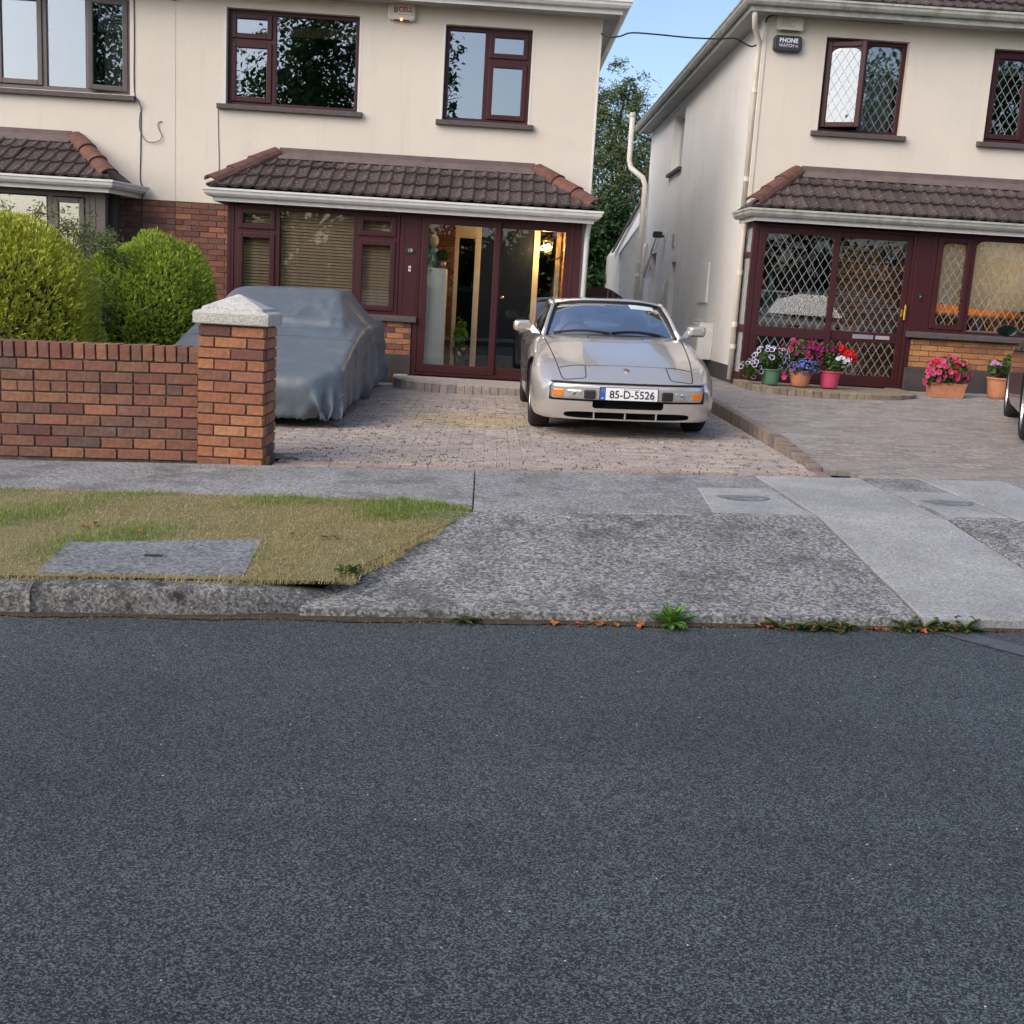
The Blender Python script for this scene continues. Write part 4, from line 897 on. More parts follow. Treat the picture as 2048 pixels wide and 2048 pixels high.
pipe(h21, [(3.35,25.6,1.95),(3.35,24.0,2.75)], M_CREAMPIPE, .022, 'waste_pipe'); pipe(h21, [(3.35,25.6,1.85),(3.35,24.8,2.3)], M_CREAMPIPE, .022, 'waste_pipe')
pipe(h21, [(3.37,22.5,1.75),(3.35,22.5,1.7),(3.35,22.5,.3)], M_CREAMPIPE, .022, 'waste_pipe'); pipe(h21, [(3.37,22.75,1.65),(3.35,22.75,1.6),(3.35,22.75,.3)], M_CREAMPIPE, .022, 'waste_pipe')
mb = MB(); mb.add([(2.95,27.0,.1),(X21+.3,27.0,.1),(X21+.3,27.0,3.6),(2.95,27.0,2.42),(2.95,30.5,.1),(X21+.3,30.5,.1),(X21+.3,30.5,3.6),(2.95,30.5,2.42)], [(0,1,2,3),(1,5,6,2),(5,4,7,6),(4,0,3,7),(3,2,6,7)]); mb.build('rear_extension', M_WHITEPVC, h21)
mb = MB(); mb.prism([(2.80,26.9,2.26),(2.80,26.9,2.40),(X21-.05,26.9,3.62),(X21-.05,26.9,3.48)], (0,.08,0)); mb.build('bargeboard', M_WHITEPVC, h21)
mb = MB(); mb.prism([(2.76,26.88,2.40),(2.76,26.88,2.45),(X21-.05,26.88,3.70),(X21-.05,26.88,3.63)], (0,.5,0)); mb.build('extension_roof', M_TILE, h21)
mb = MB(); mb.box(X21+.005, 9.5, SY1-.1, SY1, .1, 5.14); mb.build('rear_wall', M_RENDERW, h21)
mb = MB(); mb.box(9.5, 9.6, FY+.3, SY1-.1, .1, 5.14); mb.build('party_wall', M_RENDERW, h21)
mb = MB(); mb.box(c1, 9.6, FY, FY+.25, .1, 2.48); mb.build('lower_wall', M_RENDER, h21)
# porch 21 interior
mb = MB(); mb.box(3.45,5.6, BY+.115, 17.0, .25, .325); mb.build('porch_floor', mat('porch_tile2', (.10,.09,.085), .5), h21)
mb = MB(); mb.box(3.45,5.6, BY+.10, 17.0, 2.47, 2.49); mb.build('porch_ceiling', M_ROOM, h21)
mb = MB(); mb.box(4.72,5.66, 15.76, 15.85, .3, 2.47); mb.box(3.49,4.72,17.0,17.05,.3,2.47); mb.box(3.44,3.49,FY+.01,17.0,.3,2.47); bw = mb.build('porch_brick_wall', M_MORTAR, h21)
brick_panel(bw, (4.72, 15.75, 0), (1,0), .93, .33, 2.4, M_BRICKY)
mb = MB(); mb.box(3.7,4.65, 16.9, 16.96, .3, 2.4); mb.build('inner_door', mat('oxblood_door', (.07,.012,.014), .5), h21)
room(h21, 5.66, 9.3, BY+.12, 18.8, .8, 2.49, mat('warm_room', (.55,.40,.22), .9))
# ================================================================ CARS
def smooth(a): a = max(0., min(1., a)); return a*a*(3-2*a)
def pchip(xs, ys, x):
    """monotone cubic interpolation"""
    xs = np.asarray(xs, float); ys = np.asarray(ys, float); h = np.diff(xs); d = np.diff(ys)/h; n = len(xs); m = np.zeros(n)
    for i in range(1, n-1):
        if d[i-1]*d[i] > 0: w1, w2 = 2*h[i]+h[i-1], h[i]+2*h[i-1]; m[i] = (w1+w2)/(w1/d[i-1]+w2/d[i])
    m[0], m[-1] = d[0], d[-1]; i = int(np.clip(np.searchsorted(xs, x)-1, 0, n-2)); t = (x-xs[i])/h[i]
    return (1+2*t)*(1-t)**2*ys[i]+t*(1-t)**2*h[i]*m[i]+t*t*(3-2*t)*ys[i+1]+t*t*(t-1)*h[i]*m[i+1]
class Body:
    def __init__(s, st, warp=.13, wref=.72, kmid=.36, crease=0.):
        s.st = np.array(st); s.warp = warp; s.wref = wref; s.kmid = kmid; s.crease = crease
    def par(s, y): return [pchip(s.st[:,0], s.st[:,k], y) for k in range(1, s.st.shape[1])]
    def wy(s, x, y): return y+s.warp*(min(abs(x)/s.wref, 1.15))**3*(1-smooth(y/.95))
    def section(s, y, n=26):
        hw, zc, hx, zh, zf, zb = s.par(y)
        K = [(0,zc),(hx*.35,zc-.001),(hx*.72,zc-(zc-zh)*.32+s.crease),(hx,zh),(hx+(hw-hx)*.55,zf+(zh-zf)*.25),(hw-.035,zf-.045),(hw-.004,zf-.13),(hw,(zf+zb)/2-.02),(hw-.010,zb+.075),(hw-.028,zb+.018),(hw-.07,zb)]
        K = np.array(K); d = np.r_[0, np.cumsum(np.hypot(*np.diff(K, axis=0).T))]; u = np.linspace(0, d[-1], n)
        return [(pchip(d, K[:,0], t), pchip(d, K[:,1], t)) for t in u]
    def top_z(s, x, y):                                         # height of the upper surface at plan (x, y)
        y0 = y
        for _ in range(3): y0 = y-(s.wy(x, max(y0,0))-max(y0,0))
        sec = s.section(max(y0, 0), 40); xs = [p[0] for p in sec[:26]]; zs = [p[1] for p in sec[:26]]
        return float(np.interp(abs(x), xs, zs))
    def mesh(s, ys, n=26, chin=.05):
        V = []; F = []; secs = [s.section(y, n) for y in ys]; full = []
        for y, sec in zip(ys, secs):
            row = [(-x, z) for x, z in sec[::-1]]+[(x, z) for x, z in sec[1:]]
            base = len(V)
            for x, z in row:
                f = (1-smooth(y/.3))*chin*max(0, (.34-z)/.17)**1.5
                V.append((x, s.wy(x, y)+f, z))
            full.append((base, len(row)))
        k = full[0][1]
        for i in range(len(ys)-1):
            a, b = full[i][0], full[i+1][0]
            for j in range(k-1): F.append((a+j, a+j+1, b+j+1, b+j))
            F.append((a+k-1, a, b, b+k-1))
        # caps: horizontal strips between matching left/right points
        for ci, (base, _) in ((0, full[0]), (1, full[-1])):
            cols = 14; prev = [base+n-1]*1; rows = []
            for t in range(n):
                l, r = base+n-1-t, base+n-1+t
                if t == 0: rows.append([l]); continue
                row = [l]
                xl, yl, zl = V[l]; xr = V[r][0]; y = ys[0] if ci == 0 else ys[-1]
                for c in range(1, cols):
                    x = xl+(xr-xl)*c/cols
                    V.append((x, s.wy(x, y)+(chin*max(0, (.34-zl)/.17)**1.5 if ci == 0 else 0), zl)); row.append(len(V)-1)
                row.append(r); rows.append(row)
            for t in range(1, n):
                A, B = rows[t-1], rows[t]
                if len(A) == 1:
                    for c in range(cols): q = (A[0], B[c], B[c+1]); F.append(q if ci == 0 else q[::-1])
                else:
                    for c in range(cols): q = (A[c], B[c], B[c+1], A[c+1]); F.append(q if ci == 0 else q[::-1])
        return V, F
def boolean(o, cutters):
    for c in cutters:
        md = o.modifiers.new('cut', 'BOOLEAN'); md.operation = 'DIFFERENCE'; md.object = c; md.solver = 'EXACT'; md.material_mode = 'TRANSFER'
    dg = bpy.context.evaluated_depsgraph_get(); me = bpy.data.meshes.new_from_object(o.evaluated_get(dg))
    o.modifiers.clear(); old = o.data; o.data = me; bpy.data.meshes.remove(old)
    for c in cutters: bpy.data.objects.remove(c)
def set_smooth(o, ang=35):
    me = o.data; me.polygons.foreach_set('use_smooth', [True]*len(me.polygons))
    md = o.modifiers.new('wn', 'WEIGHTED_NORMAL'); md.keep_sharp = True
    bm = bmesh.new(); bm.from_mesh(me)
    for e in bm.edges:
        if len(e.link_faces) == 2 and e.calc_face_angle(0) > R(ang): e.smooth = False
    bm.to_mesh(me); bm.free()
def wheel(root, c, side, r=.315, w=.19, m_rim=None, spokes=5, hub=.62):
    mb = MB(); k = hub*r
    mb.lathe([(k,-w/2),(r*.88,-w/2),(r*.975,-w/2+.02),(r,-w/2+.05),(r,w/2-.05),(r*.975,w/2-.02),(r*.88,w/2),(k,w/2)], c, 40, 'x')
    t = mb.build('wheel', M_RUBBER, root, smooth=True)
    mb = MB(); o = side*(w/2-.01); mb.lathe([(.0,o-side*.01),(.05,o-side*.005),(.06,o-side*.02),(k*.5,o-side*.05),(k*.86,o-side*.04),(k*.93,o),(k*1.0,o+side*.004),(k*1.01,o-side*.10),(k*.9,o-side*.12),(0,o-side*.12)], c, 40, 'x')
    for i in range(spokes):
        a = 2*math.pi*i/spokes; ca, sa = math.cos(a), math.sin(a); p = []
        for rr, ww in ((.04,.035),(k*.92,.028)):
            for s_ in (-1,1): p.append((c[0]+o-side*.014, c[1]+rr*ca-s_*ww*sa, c[2]+rr*sa+s_*ww*ca))
        mb.add(p, [(0,1,3,2),(2,3,1,0)])
    mb.build('rim', m_rim, t, smooth=False)
# ---------------------------------------------------------------- silver sports car
M_SILVER = mat('champagne_silver_paint', (.61,.575,.53), .21, .03, 3, metal=.58, coat=.9, spec=.5)
bsdf = M_SILVER.node_tree.nodes['Principled BSDF']; bsdf.inputs['Coat Roughness'].default_value = .04
M_CARGL = glass('windscreen_glass', (.80,.90,.95), .46, 1.5)
M_GAP = mat('panel_gap', (.01,.01,.011), .8)
M_PLATEW = mat('number_plate_white', (.80,.80,.80), .5); M_PLATEB = mat('number_plate_blue', (.02,.09,.42), .5); M_INK = mat('plate_black', (.01,.01,.01), .5)
M_AMBER = mat('amber_lens', (.75,.19,.015), .2, .2, 90, spec=.6, coat=.5); M_LENS = mat('ribbed_lamp_glass', (.55,.56,.57), .12, .35, 70, metal=.55, coat=.6); M_CHROME = mat('lamp_reflector', (.8,.8,.8), .12, metal=1)
ST944 = [(0,.655,.500,.53,.494,.484,.165),(.03,.735,.519,.555,.510,.497,.160),(.10,.800,.546,.58,.533,.517,.156),(.25,.838,.604,.605,.586,.568,.160),(.5,.856,.678,.628,.658,.642,.175),(.9,.866,.768,.655,.738,.712,.185),(1.4,.862,.858,.69,.826,.788,.185),(1.6,.860,.876,.70,.846,.805,.18),(2.2,.855,.885,.70,.865,.82,.17),(3.2,.868,.905,.70,.888,.84,.19),(3.8,.835,.92,.66,.90,.85,.22),(4.1,.77,.90,.60,.88,.82,.26),(4.2,.68,.86,.52,.84,.78,.30)]
car = thing('sports_car', 'champagne silver two-door sports car with pop-up headlamps parked on the block paving', 'car', local=True)
B9 = Body(ST944, crease=.006)
ys = [0,.012,.03,.06,.1,.15,.2,.26,.33,.41,.5,.6,.7,.8,.9,1.0,1.1,1.2,1.3,1.4,1.5,1.6,1.8,2.0,2.2,2.5,2.8,3.1,3.4,3.6,3.8,3.95,4.05,4.12,4.17,4.2]
V, F = B9.mesh(ys, 30); me = npmesh('body', V, F)
bm = bmesh.new(); bm.from_mesh(me); bmesh.ops.remove_doubles(bm, verts=bm.verts, dist=1e-5); bmesh.ops.recalc_face_normals(bm, faces=bm.faces); bm.to_mesh(me); bm.free()
me.materials.append(M_SILVER); body = link('body', me, None, car)
def cutter(mb):
    me = npmesh('cutter', mb.v, mb.f); bm = bmesh.new(); bm.from_mesh(me); bmesh.ops.recalc_face_normals(bm, faces=bm.faces); bm.to_mesh(me); bm.free()
    me.materials.append(M_GAP); o = bpy.data.objects.new('cutter', me); C.objects.link(o); return o
yn = lambda x: B9.wy(x, 0)
cs = []
for sx in (-1, 1):
    for yc in (.90, 3.30):
        m_ = MB(); P = [(sx*.52, yc+.365*math.cos(a), .315+.355*math.sin(a)) for a in np.linspace(0, 2*math.pi, 41)[:-1]]; m_.prism(P, (sx*.5,0,0)); cs.append(cutter(m_))
XB = .700; N_ = 36
xsb = np.linspace(-XB, XB, N_+1)
m_ = MB(); P = [(x, -.2, .332) for x in xsb]+[(x, yn(x)+.030, .332) for x in xsb[::-1]]; m_.prism(P, (0,0,.172)); cs.append(cutter(m_))
m_ = MB(); P = []
for a in np.linspace(0, 2*math.pi, 33)[:-1]:
    ca, sa = math.cos(a), math.sin(a); P.append((.565*math.copysign(abs(ca)**.25, ca), -.2, .208+.030*math.copysign(abs(sa)**.6, sa)))
m_.prism(P, (0,.42,0)); cs.append(cutter(m_))
m_ = MB(); P = [(-.30,-.2,.272),(.30,-.2,.272),(.318,-.2,.288),(.318,-.2,.340),(-.318,-.2,.340),(-.318,-.2,.288)]; m_.prism(P, (0,.36,0)); cs.append(cutter(m_))
m_ = MB(); m_.box(-.60,.60,1.62,3.05,.32,1.1); cs.append(cutter(m_))
boolean(body, cs); set_smooth(body, 32)
mb = MB(); mb.box(-.55,.55,.20,.23,.17,.34); mb.box(-.60,.60,1.60,1.63,.32,.80); mb.box(-.70,.70,.4,4.0,.155,.18); mb.build('undertray', M_GAP, car)
mb = MB()
for x in (-.30,-.02,.26): mb.box(x-.006,x+.006,.03,.16,.18,.236)
mb.build('intake_fin', M_SILVER, car)
# bumper bar with rounded section
prof = [(.0,.352),(-.006,.368),(-.008,.40),(-.010,.432),(-.014,.446),(-.013,.470),(-.002,.484),(.02,.490),(.05,.490),(.05,.345),(.012,.345)]
rows = []; xb = np.linspace(-.690, .690, 60)
for x in xb:
    e = max(0, (abs(x)-.655)/.035); sh = .5*e*e*.05
    rows.append([(x, yn(x)+dy+sh, .42+(z-.42)*(1-.18*e*e)) for dy, z in prof])
mb = MB(); k = len(prof); mb.add([p for r in rows for p in r], [(i*k+j, (i+1)*k+j, (i+1)*k+(j+1) % k, i*k+(j+1) % k) for i in range(len(xb)-1) for j in range(k)]+[tuple(range(k)), tuple(range((len(xb)-1)*k, len(xb)*k))[::-1]])
bar = mb.build('bumper_bar', M_SILVER, car); set_smooth(bar, 40)
def on_nose(x0, x1, z0, z1, out, deep, m, nm, parent, bev=.006, nseg=6, zt=None):
    mb = MB(); xs_ = np.linspace(x0, x1, nseg+1); F_ = []; V_ = []
    for x in xs_: V_ += [(x, yn(x)-out, z0),(x, yn(x)-out, z1),(x, yn(x)+deep, z1),(x, yn(x)+deep, z0)]
    for i in range(nseg):
        for j in range(4): F_.append((i*4+j, (i+1)*4+j, (i+1)*4+(j+1) % 4, i*4+(j+1) % 4))
    F_ += [(0,1,2,3)[::-1], tuple(nseg*4+q for q in (0,1,2,3))]
    mb.add(V_, F_); o = mb.build(nm, m, parent, bevel=bev)
    bm = bmesh.new(); bm.from_mesh(o.data); bmesh.ops.recalc_face_normals(bm, faces=bm.faces); bm.to_mesh(o.data); bm.free(); return o
for s in (-1, 1):
    X = lambda a, b: (min(s*a, s*b), max(s*a, s*b))
    on_nose(*X(.578,.668), .368, .430, .014, .02, M_AMBER, 'indicator', car)
    fl = on_nose(*X(.412,.548), .362, .432, .012, .02, M_SILVER, 'fog_lamp', car)
    on_nose(*X(.420,.540), .369, .425, .0145, .01, M_LENS, 'lens', fl)
    mb = MB(); xx = s*.478; mb.lathe([(.0,-.017),(.012,-.0165),(.022,-.0155),(.026,-.014)], (xx, yn(xx), .397), 16, 'y'); mb.build('bulb_shield', M_CHROME, fl, smooth=True)
    on_nose(*X(.296,.398), .356, .436, .030, .02, M_BLACK, 'bumper_pad', car, .012)
    mb = MB(); xx = s*.52; mb.lathe([(.0,.012),(.012,.010),(.014,.0)], (xx, yn(xx)+.02, .490), 14); mb.build('washer_jet', M_BLACK, car, smooth=True)
on_nose(-.690,.690,.4925,.5045,.004,.03,M_BLACK,'gap_shade_strip',car,.002,40)  # added black strip standing in for the shadow gap above the bumper bar
# number plate
pl = on_nose(-.262,.262,.348,.466,.026,.0, mat('plate_holder', (.02,.02,.02), .6), 'number_plate', car, .003)
on_nose(-.208,.255,.353,.461,.028,-.020, M_PLATEW, 'plate_face', pl, .002); on_nose(-.256,-.2085,.353,.461,.028,-.020, M_PLATEB, 'plate_band', pl, .002)
def flat_text(txt, size, x, z, m, parent, y=-.0292, **k):
    me = text_mesh(txt, size, extrude=.0006, **k); me.materials.clear(); me.materials.append(m); o = bpy.data.objects.new('lettering', me); C.objects.link(o); o.parent = parent; o.location = (x, y, z); o.rotation_euler = (R(90),0,0); ORG[o.name] = (0,0,0)
    d = max(v.co.x for v in me.vertices)-min(v.co.x for v in me.vertices); return o, d
o, d = flat_text('85-D-5526', .098, .026, .401, M_INK, pl, bold=.001); o.scale = (.40/d, 1.0, 1)
o, d = flat_text('BAILE ÁTHA CLIATH', .012, .02, .450, M_INK, pl); o.scale = (.14/d, 1, 1)
o, d = flat_text('IRL', .022, -.232, .368, M_PLATEW, pl); mb = MB()
for i in range(12): a = 2*math.pi*i/12; mb.box(-.232+.013*math.cos(a)-.0018,-.232+.013*math.cos(a)+.0018,-.0292,-.0282,.435+.013*math.sin(a)-.0018,.435+.013*math.sin(a)+.0018)
mb.build('star_ring', mat('star_yellow', (.75,.6,.05), .5), pl)
# shut lines, lids, badge
def on_top(pts, w, m, nm, parent, h=.0022):
    P = []
    for i in range(len(pts)-1):
        (xa,ya),(xb_,yb) = pts[i], pts[i+1]; n = max(2, int(math.hypot(xb_-xa, yb-ya)/.03))
        for j in range(n+(i == len(pts)-2)): t = j/n; P.append((xa+(xb_-xa)*t, ya+(yb-ya)*t))
    rows = []
    for i, (x, y) in enumerate(P):
        a, b = P[max(i-1,0)], P[min(i+1,len(P)-1)]; dx, dy = b[0]-a[0], b[1]-a[1]; l = math.hypot(dx, dy) or 1; nx, ny = -dy/l*w/2, dx/l*w/2
        r = []
        for sg in (-1, 1): r.append((x+sg*nx, y+sg*ny, B9.top_z(x+sg*nx, y+sg*ny)+h))
        rows.append(r)
    mb = MB(); mb.grid(rows); return mb.build(nm, m, parent, solid=.002)
for s in (-1, 1):
    on_top([(s*.592,.17),(s*.612,.34),(s*.636,.6),(s*.662,.95),(s*.690,1.35),(s*.694,1.46)], .008, M_GAP, 'shut_line', car)
    on_top([(s*.605,.36),(s*.372,.345),(s*.374,.24),(s*.378,.12),(s*.388,.085),(s*.42,.07),(s*.55,.095),(s*.578,.115),(s*.594,.18)], .0075, M_GAP, 'shut_line', car)
on_top([(-.372,.345),(-.2,.35),(0,.352),(.2,.35),(.372,.345)], .0035, mat('hood_seam', (.13,.13,.13), .6), 'shut_line', car)
z = B9.top_z(0,.24); mb = MB(); mb.add([(x, .24+y*.94, z+y*.28+.004) for x, y in ((-.022,.032),(-.026,.0),(-.018,-.025),(0,-.036),(.018,-.025),(.026,0),(.022,.032),(0,.036))], [(7,6,5,4,3,2,1,0)]); bd = mb.build('badge', mat('badge_gold', (.55,.50,.40), .3, metal=.9), car, solid=.005)
mb = MB(); mb.add([(x, .24+y*.94, z+y*.28+.0075) for x, y in ((-.018,.004),(0,.004),(0,.028),(-.016,.026))], [(3,2,1,0)]); mb.add([(x, .24+y*.94, z+y*.28+.0075) for x, y in ((.002,-.028),(.014,-.02),(.019,0),(.002,0))], [(0,1,2,3)]); mb.build('crest_quarter', mat('crest_red', (.25,.02,.02), .4), bd, solid=.001)
for s in (-.26,.28): z = B9.top_z(s, 1.36); mb = MB(); mb.lathe([(0,.012),(.010,.009),(.012,0)], (s,1.36,z), 12); mb.build('washer_jet', M_BLACK, car)
# greenhouse
def patch(A, Bc, nu, nv, bow=(0,0,0)):
    P = []
    for i in range(nv+1):
        v = i/nv; row = []
        for j in range(nu+1):
            u = j/nu; a, b = np.array(A(u)), np.array(Bc(u)); p = a*(1-v)+b*v+np.array(bow)*4*v*(1-v); row.append(tuple(p))
        P.append(row)
    return P
def wbase(u): x = -.665+1.33*u; q = (x/.665)**2; return (x, 1.47+.17*q, .872-.022*q)
def wtop(u): x = -.535+1.07*u; q = (x/.535)**2; return (x, 2.07+.085*q, 1.205-.038*q*abs(q)**.5)
P = patch(wbase, wtop, 20, 10, (0,-.025,.012)); mb = MB(); mb.grid(P); ws = mb.build('windscreen', M_CARGL, car, smooth=True)
mb = MB(); mb.tube(P[0], .013, 6); mb.tube(P[-1], .019, 6); mb.tube([r[0] for r in P], .019, 6); mb.tube([r[-1] for r in P], .019, 6); mb.build('screen_seal', M_BLACK, ws, smooth=True)
def roofrow(v):
    y0 = 2.07+v*.72; z0 = 1.222+.022*math.sin(math.pi*min(1, v*.9+.05))-.03*v*v; hw = .578+.02*v-.03*v*v
    def f(u):
        x = -1+2*u; q = abs(x); return (hw*math.copysign(1-(1-q)**1.15, x) if q < 1 else hw*x, y0+.085*x*x*(1-v), z0-.055*q**3.2)
    return f
rows = [[roofrow(v)(u) for u in np.linspace(0,1,21)] for v in np.linspace(-.03,1,12)]
mb = MB(); mb.grid(rows); rf = mb.build('roof', M_SILVER, car, smooth=True, solid=.015)
mb = MB(); mb.box(-.44,.44,2.20,2.62,1.236,1.2365); 
def hatch(v):
    y = 2.79+v*1.28; z = 1.192-.27*v**1.35; hw = .566+.03*v
    return lambda u: (hw*(-1+2*u), y, z-.05*abs(-1+2*u)**3)
rows = [[hatch(v)(u) for u in np.linspace(0,1,17)] for v in np.linspace(0,1,12)]; mb = MB(); mb.grid(rows); mb.build('rear_hatch_glass', M_CARGL, car, smooth=True)
for s in (-1, 1):
    A = [(s*.70,1.58,.855),(s*.665,1.72,.945),(s*.63,1.86,1.05),(s*.59,2.02,1.142),(s*.578,2.15,1.172)]
    mb = MB(); mb.tube(A, [.026,.022,.020,.020,.022], 8); mb.tube([(s*.578,2.15,1.172),(s*.592,2.4,1.184),(s*.588,2.8,1.165),(s*.60,3.2,1.10),(s*.63,3.7,.985),(s*.66,4.05,.91)], .027, 8); mb.build('roof_pillar', M_SILVER, car, smooth=True)
    b0 = [(s*.70,1.62,.862),(s*.712,2.1,.872),(s*.712,2.7,.885),(s*.70,3.2,.90),(s*.67,3.85,.92)]; t0 = [(s*.69,1.66,.90),(s*.575,2.18,1.165),(s*.583,2.7,1.165),(s*.605,3.15,1.10),(s*.66,3.85,.95)]
    mb = MB(); mb.grid([b0, t0]); mb.build('side_window', M_CARGL, car, smooth=True)
    mb = MB(); mb.tube(b0, .012, 6); mb.tube([(s*.712,2.62,.885),(s*.585,2.66,1.165)], .016, 6); mb.build('window_seal', M_BLACK, car, smooth=True)
    # door mirror
    mb = MB(); n = 14; cxm = s*.905
    prof = []
    for dy, sc in ((-.055,.55),(-.045,.86),(-.01,1.0),(.05,1.0),(.058,.96)):
        prof.append([(cxm+.095*sc*math.copysign(abs(math.cos(a))**.5, math.cos(a)), 1.80+dy, .935+.056*sc*math.copysign(abs(math.sin(a))**.5, math.sin(a))) for a in np.linspace(0, 2*math.pi, 21)])
    mb.grid(prof); mb.f.append(tuple(range(20))); mb.f.append(tuple(range(4*21, 4*21+20))[::-1]); mi = mb.build('mirror', M_SILVER, car); set_smooth(mi, 50)
    mb = MB(); mb.add([(s*.73,1.70,.862),(s*.80,1.73,.868),(s*.845,1.775,.925),(s*.80,1.775,.94)], [(0,1,2,3) if s > 0 else (3,2,1,0)]); mb.add([(s*.73,1.78,.862),(s*.80,1.80,.868),(s*.845,1.80,.925),(s*.80,1.80,.94)], [(0,1,2,3) if s < 0 else (3,2,1,0)]); mb.add([(s*.73,1.70,.862),(s*.80,1.775,.94),(s*.80,1.80,.94),(s*.73,1.78,.862)], [(0,1,2,3)]); mb.add([(s*.80,1.73,.868),(s*.845,1.775,.925),(s*.845,1.80,.925),(s*.80,1.80,.868)], [(0,1,2,3)]); mb.build('mirror_stalk', M_SILVER, mi, solid=.006)
    for yc in (.90, 3.30): wheel(car, (s*.748, yc, .312), s, .312, .195, mat('alloy_rim', (.45,.44,.42), .35, metal=.8))
    mb = MB()
    for yd in (1.52, 2.78):
        Pd = []
        for zz in np.linspace(.22,.84,14):
            hw_, zc_, hx_, zh_, zf_, zb_ = B9.par(yd); sec = B9.section(yd, 60); z_ = [p[1] for p in sec][::-1]; x_ = [p[0] for p in sec][::-1]; Pd.append((s*(float(np.interp(zz, z_, x_))+.002), yd, zz))
        mb.tube(Pd, .004, 4)
    mb.build('shut_line', M_GAP, car)
    mb = MB(); mb.box(min(s*.855,s*.872),max(s*.855,s*.872),2.50,2.68,.735,.775,.005); mb.build('door_handle', M_BLACK, car)
    mb = MB(); pr = [(s*(B9.par(y_)[0]+.004), y_, .50+.0*y_) for y_ in (1.25,1.8,2.4,2.9)]; mb.tube(pr, .012, 6); mb.build('side_moulding', M_BLACK, car)
# wipers
for (xa, xb_, z0) in ((-.60,-.04,0),(-.02,.50,0)):
    mb = MB(); Q = []
    for t in np.linspace(0,1,12):
        x = xa+(xb_-xa)*t; u = (x+.665)/1.33; b = np.array(wbase(u)); w_ = .07+.055*math.sin(math.pi*t); tt = np.array(wtop(u)); p = b*(1-w_)+tt*w_; Q.append((p[0], p[1]-.02, p[2]+.006))
    mb.tube(Q, .010, 6); mb.tube([Q[-1], (xb_+.06, wbase((xb_+.725)/1.33)[1]-.02, .862)], .009, 6); mb.build('wiper', M_BLACK, car)
# cabin
M_SEAT = mat('grey_beige_seat', (.45,.38,.34), .9, .2, 9, .2, 60)
for s, mm in ((-1, M_SEAT), (1, M_SEAT)):
    mb = MB(); rows = []
    for z_, hw_, dy in ((.42,.24,0),(.60,.25,.05),(.80,.23,.11),(.90,.19,.14),(.96,.135,.155),(1.03,.125,.175),(1.07,.09,.185)):
        rows.append([(s*.34+hw_*math.cos(a), 2.30+dy+.07*math.sin(a), z_) for a in np.linspace(0, 2*math.pi, 17)])
    mb.grid(rows); mb.f.append(tuple(range(6*17, 6*17+16))); mb.build('seat', mm, car, smooth=True)
mb = MB(); mb.box(-.62,.62,1.60,1.86,.78,.855,.02); mb.build('dashboard', mat('dash_black', (.03,.03,.032), .7), car, bevel=.02)
mb = MB(); mb.tube([(-.34+.17*math.cos(a), 1.93+.05*math.sin(a), .83+.15*math.sin(a)) for a in np.linspace(0, 2*math.pi, 25)], .013, 6, cap=False); mb.tube([(-.34,1.86,.80),(-.34,1.93,.83)], .03, 8); mb.build('steering_wheel', M_BLACK, car, smooth=True)
mb = MB(); mb.box(-.11,.11,2.10,2.125,1.085,1.145,.012); mb.tube([(0,2.11,1.14),(0,2.14,1.20)], .008, 6); mb.build('rear_view_mirror', M_BLACK, car)
mb = MB(); A_ = [wtop(.70), wtop(.96)]; mb.grid([[tuple(np.array(wtop(u))*.93+np.array(wbase(u))*.07+np.array((0,-.012,.004))) for u in np.linspace(.69,.93,6)], [tuple(np.array(wtop(u))*.80+np.array(wbase(u))*.20+np.array((0,-.020,.007))) for u in np.linspace(.70,.93,6)]]); mb.build('screen_sticker', mat('pale_sticker', (.52,.62,.62), .6), car, solid=.001)
mb = MB(); mb.box(-.60,.60,3.04,3.06,.32,.88); mb.build('rear_bulkhead', M_BLACK, car)
car.location = (1.262, 10.0, drive_z(1.2, 11)+.0); car.rotation_euler = (0, -math.atan(SL), R(.5))
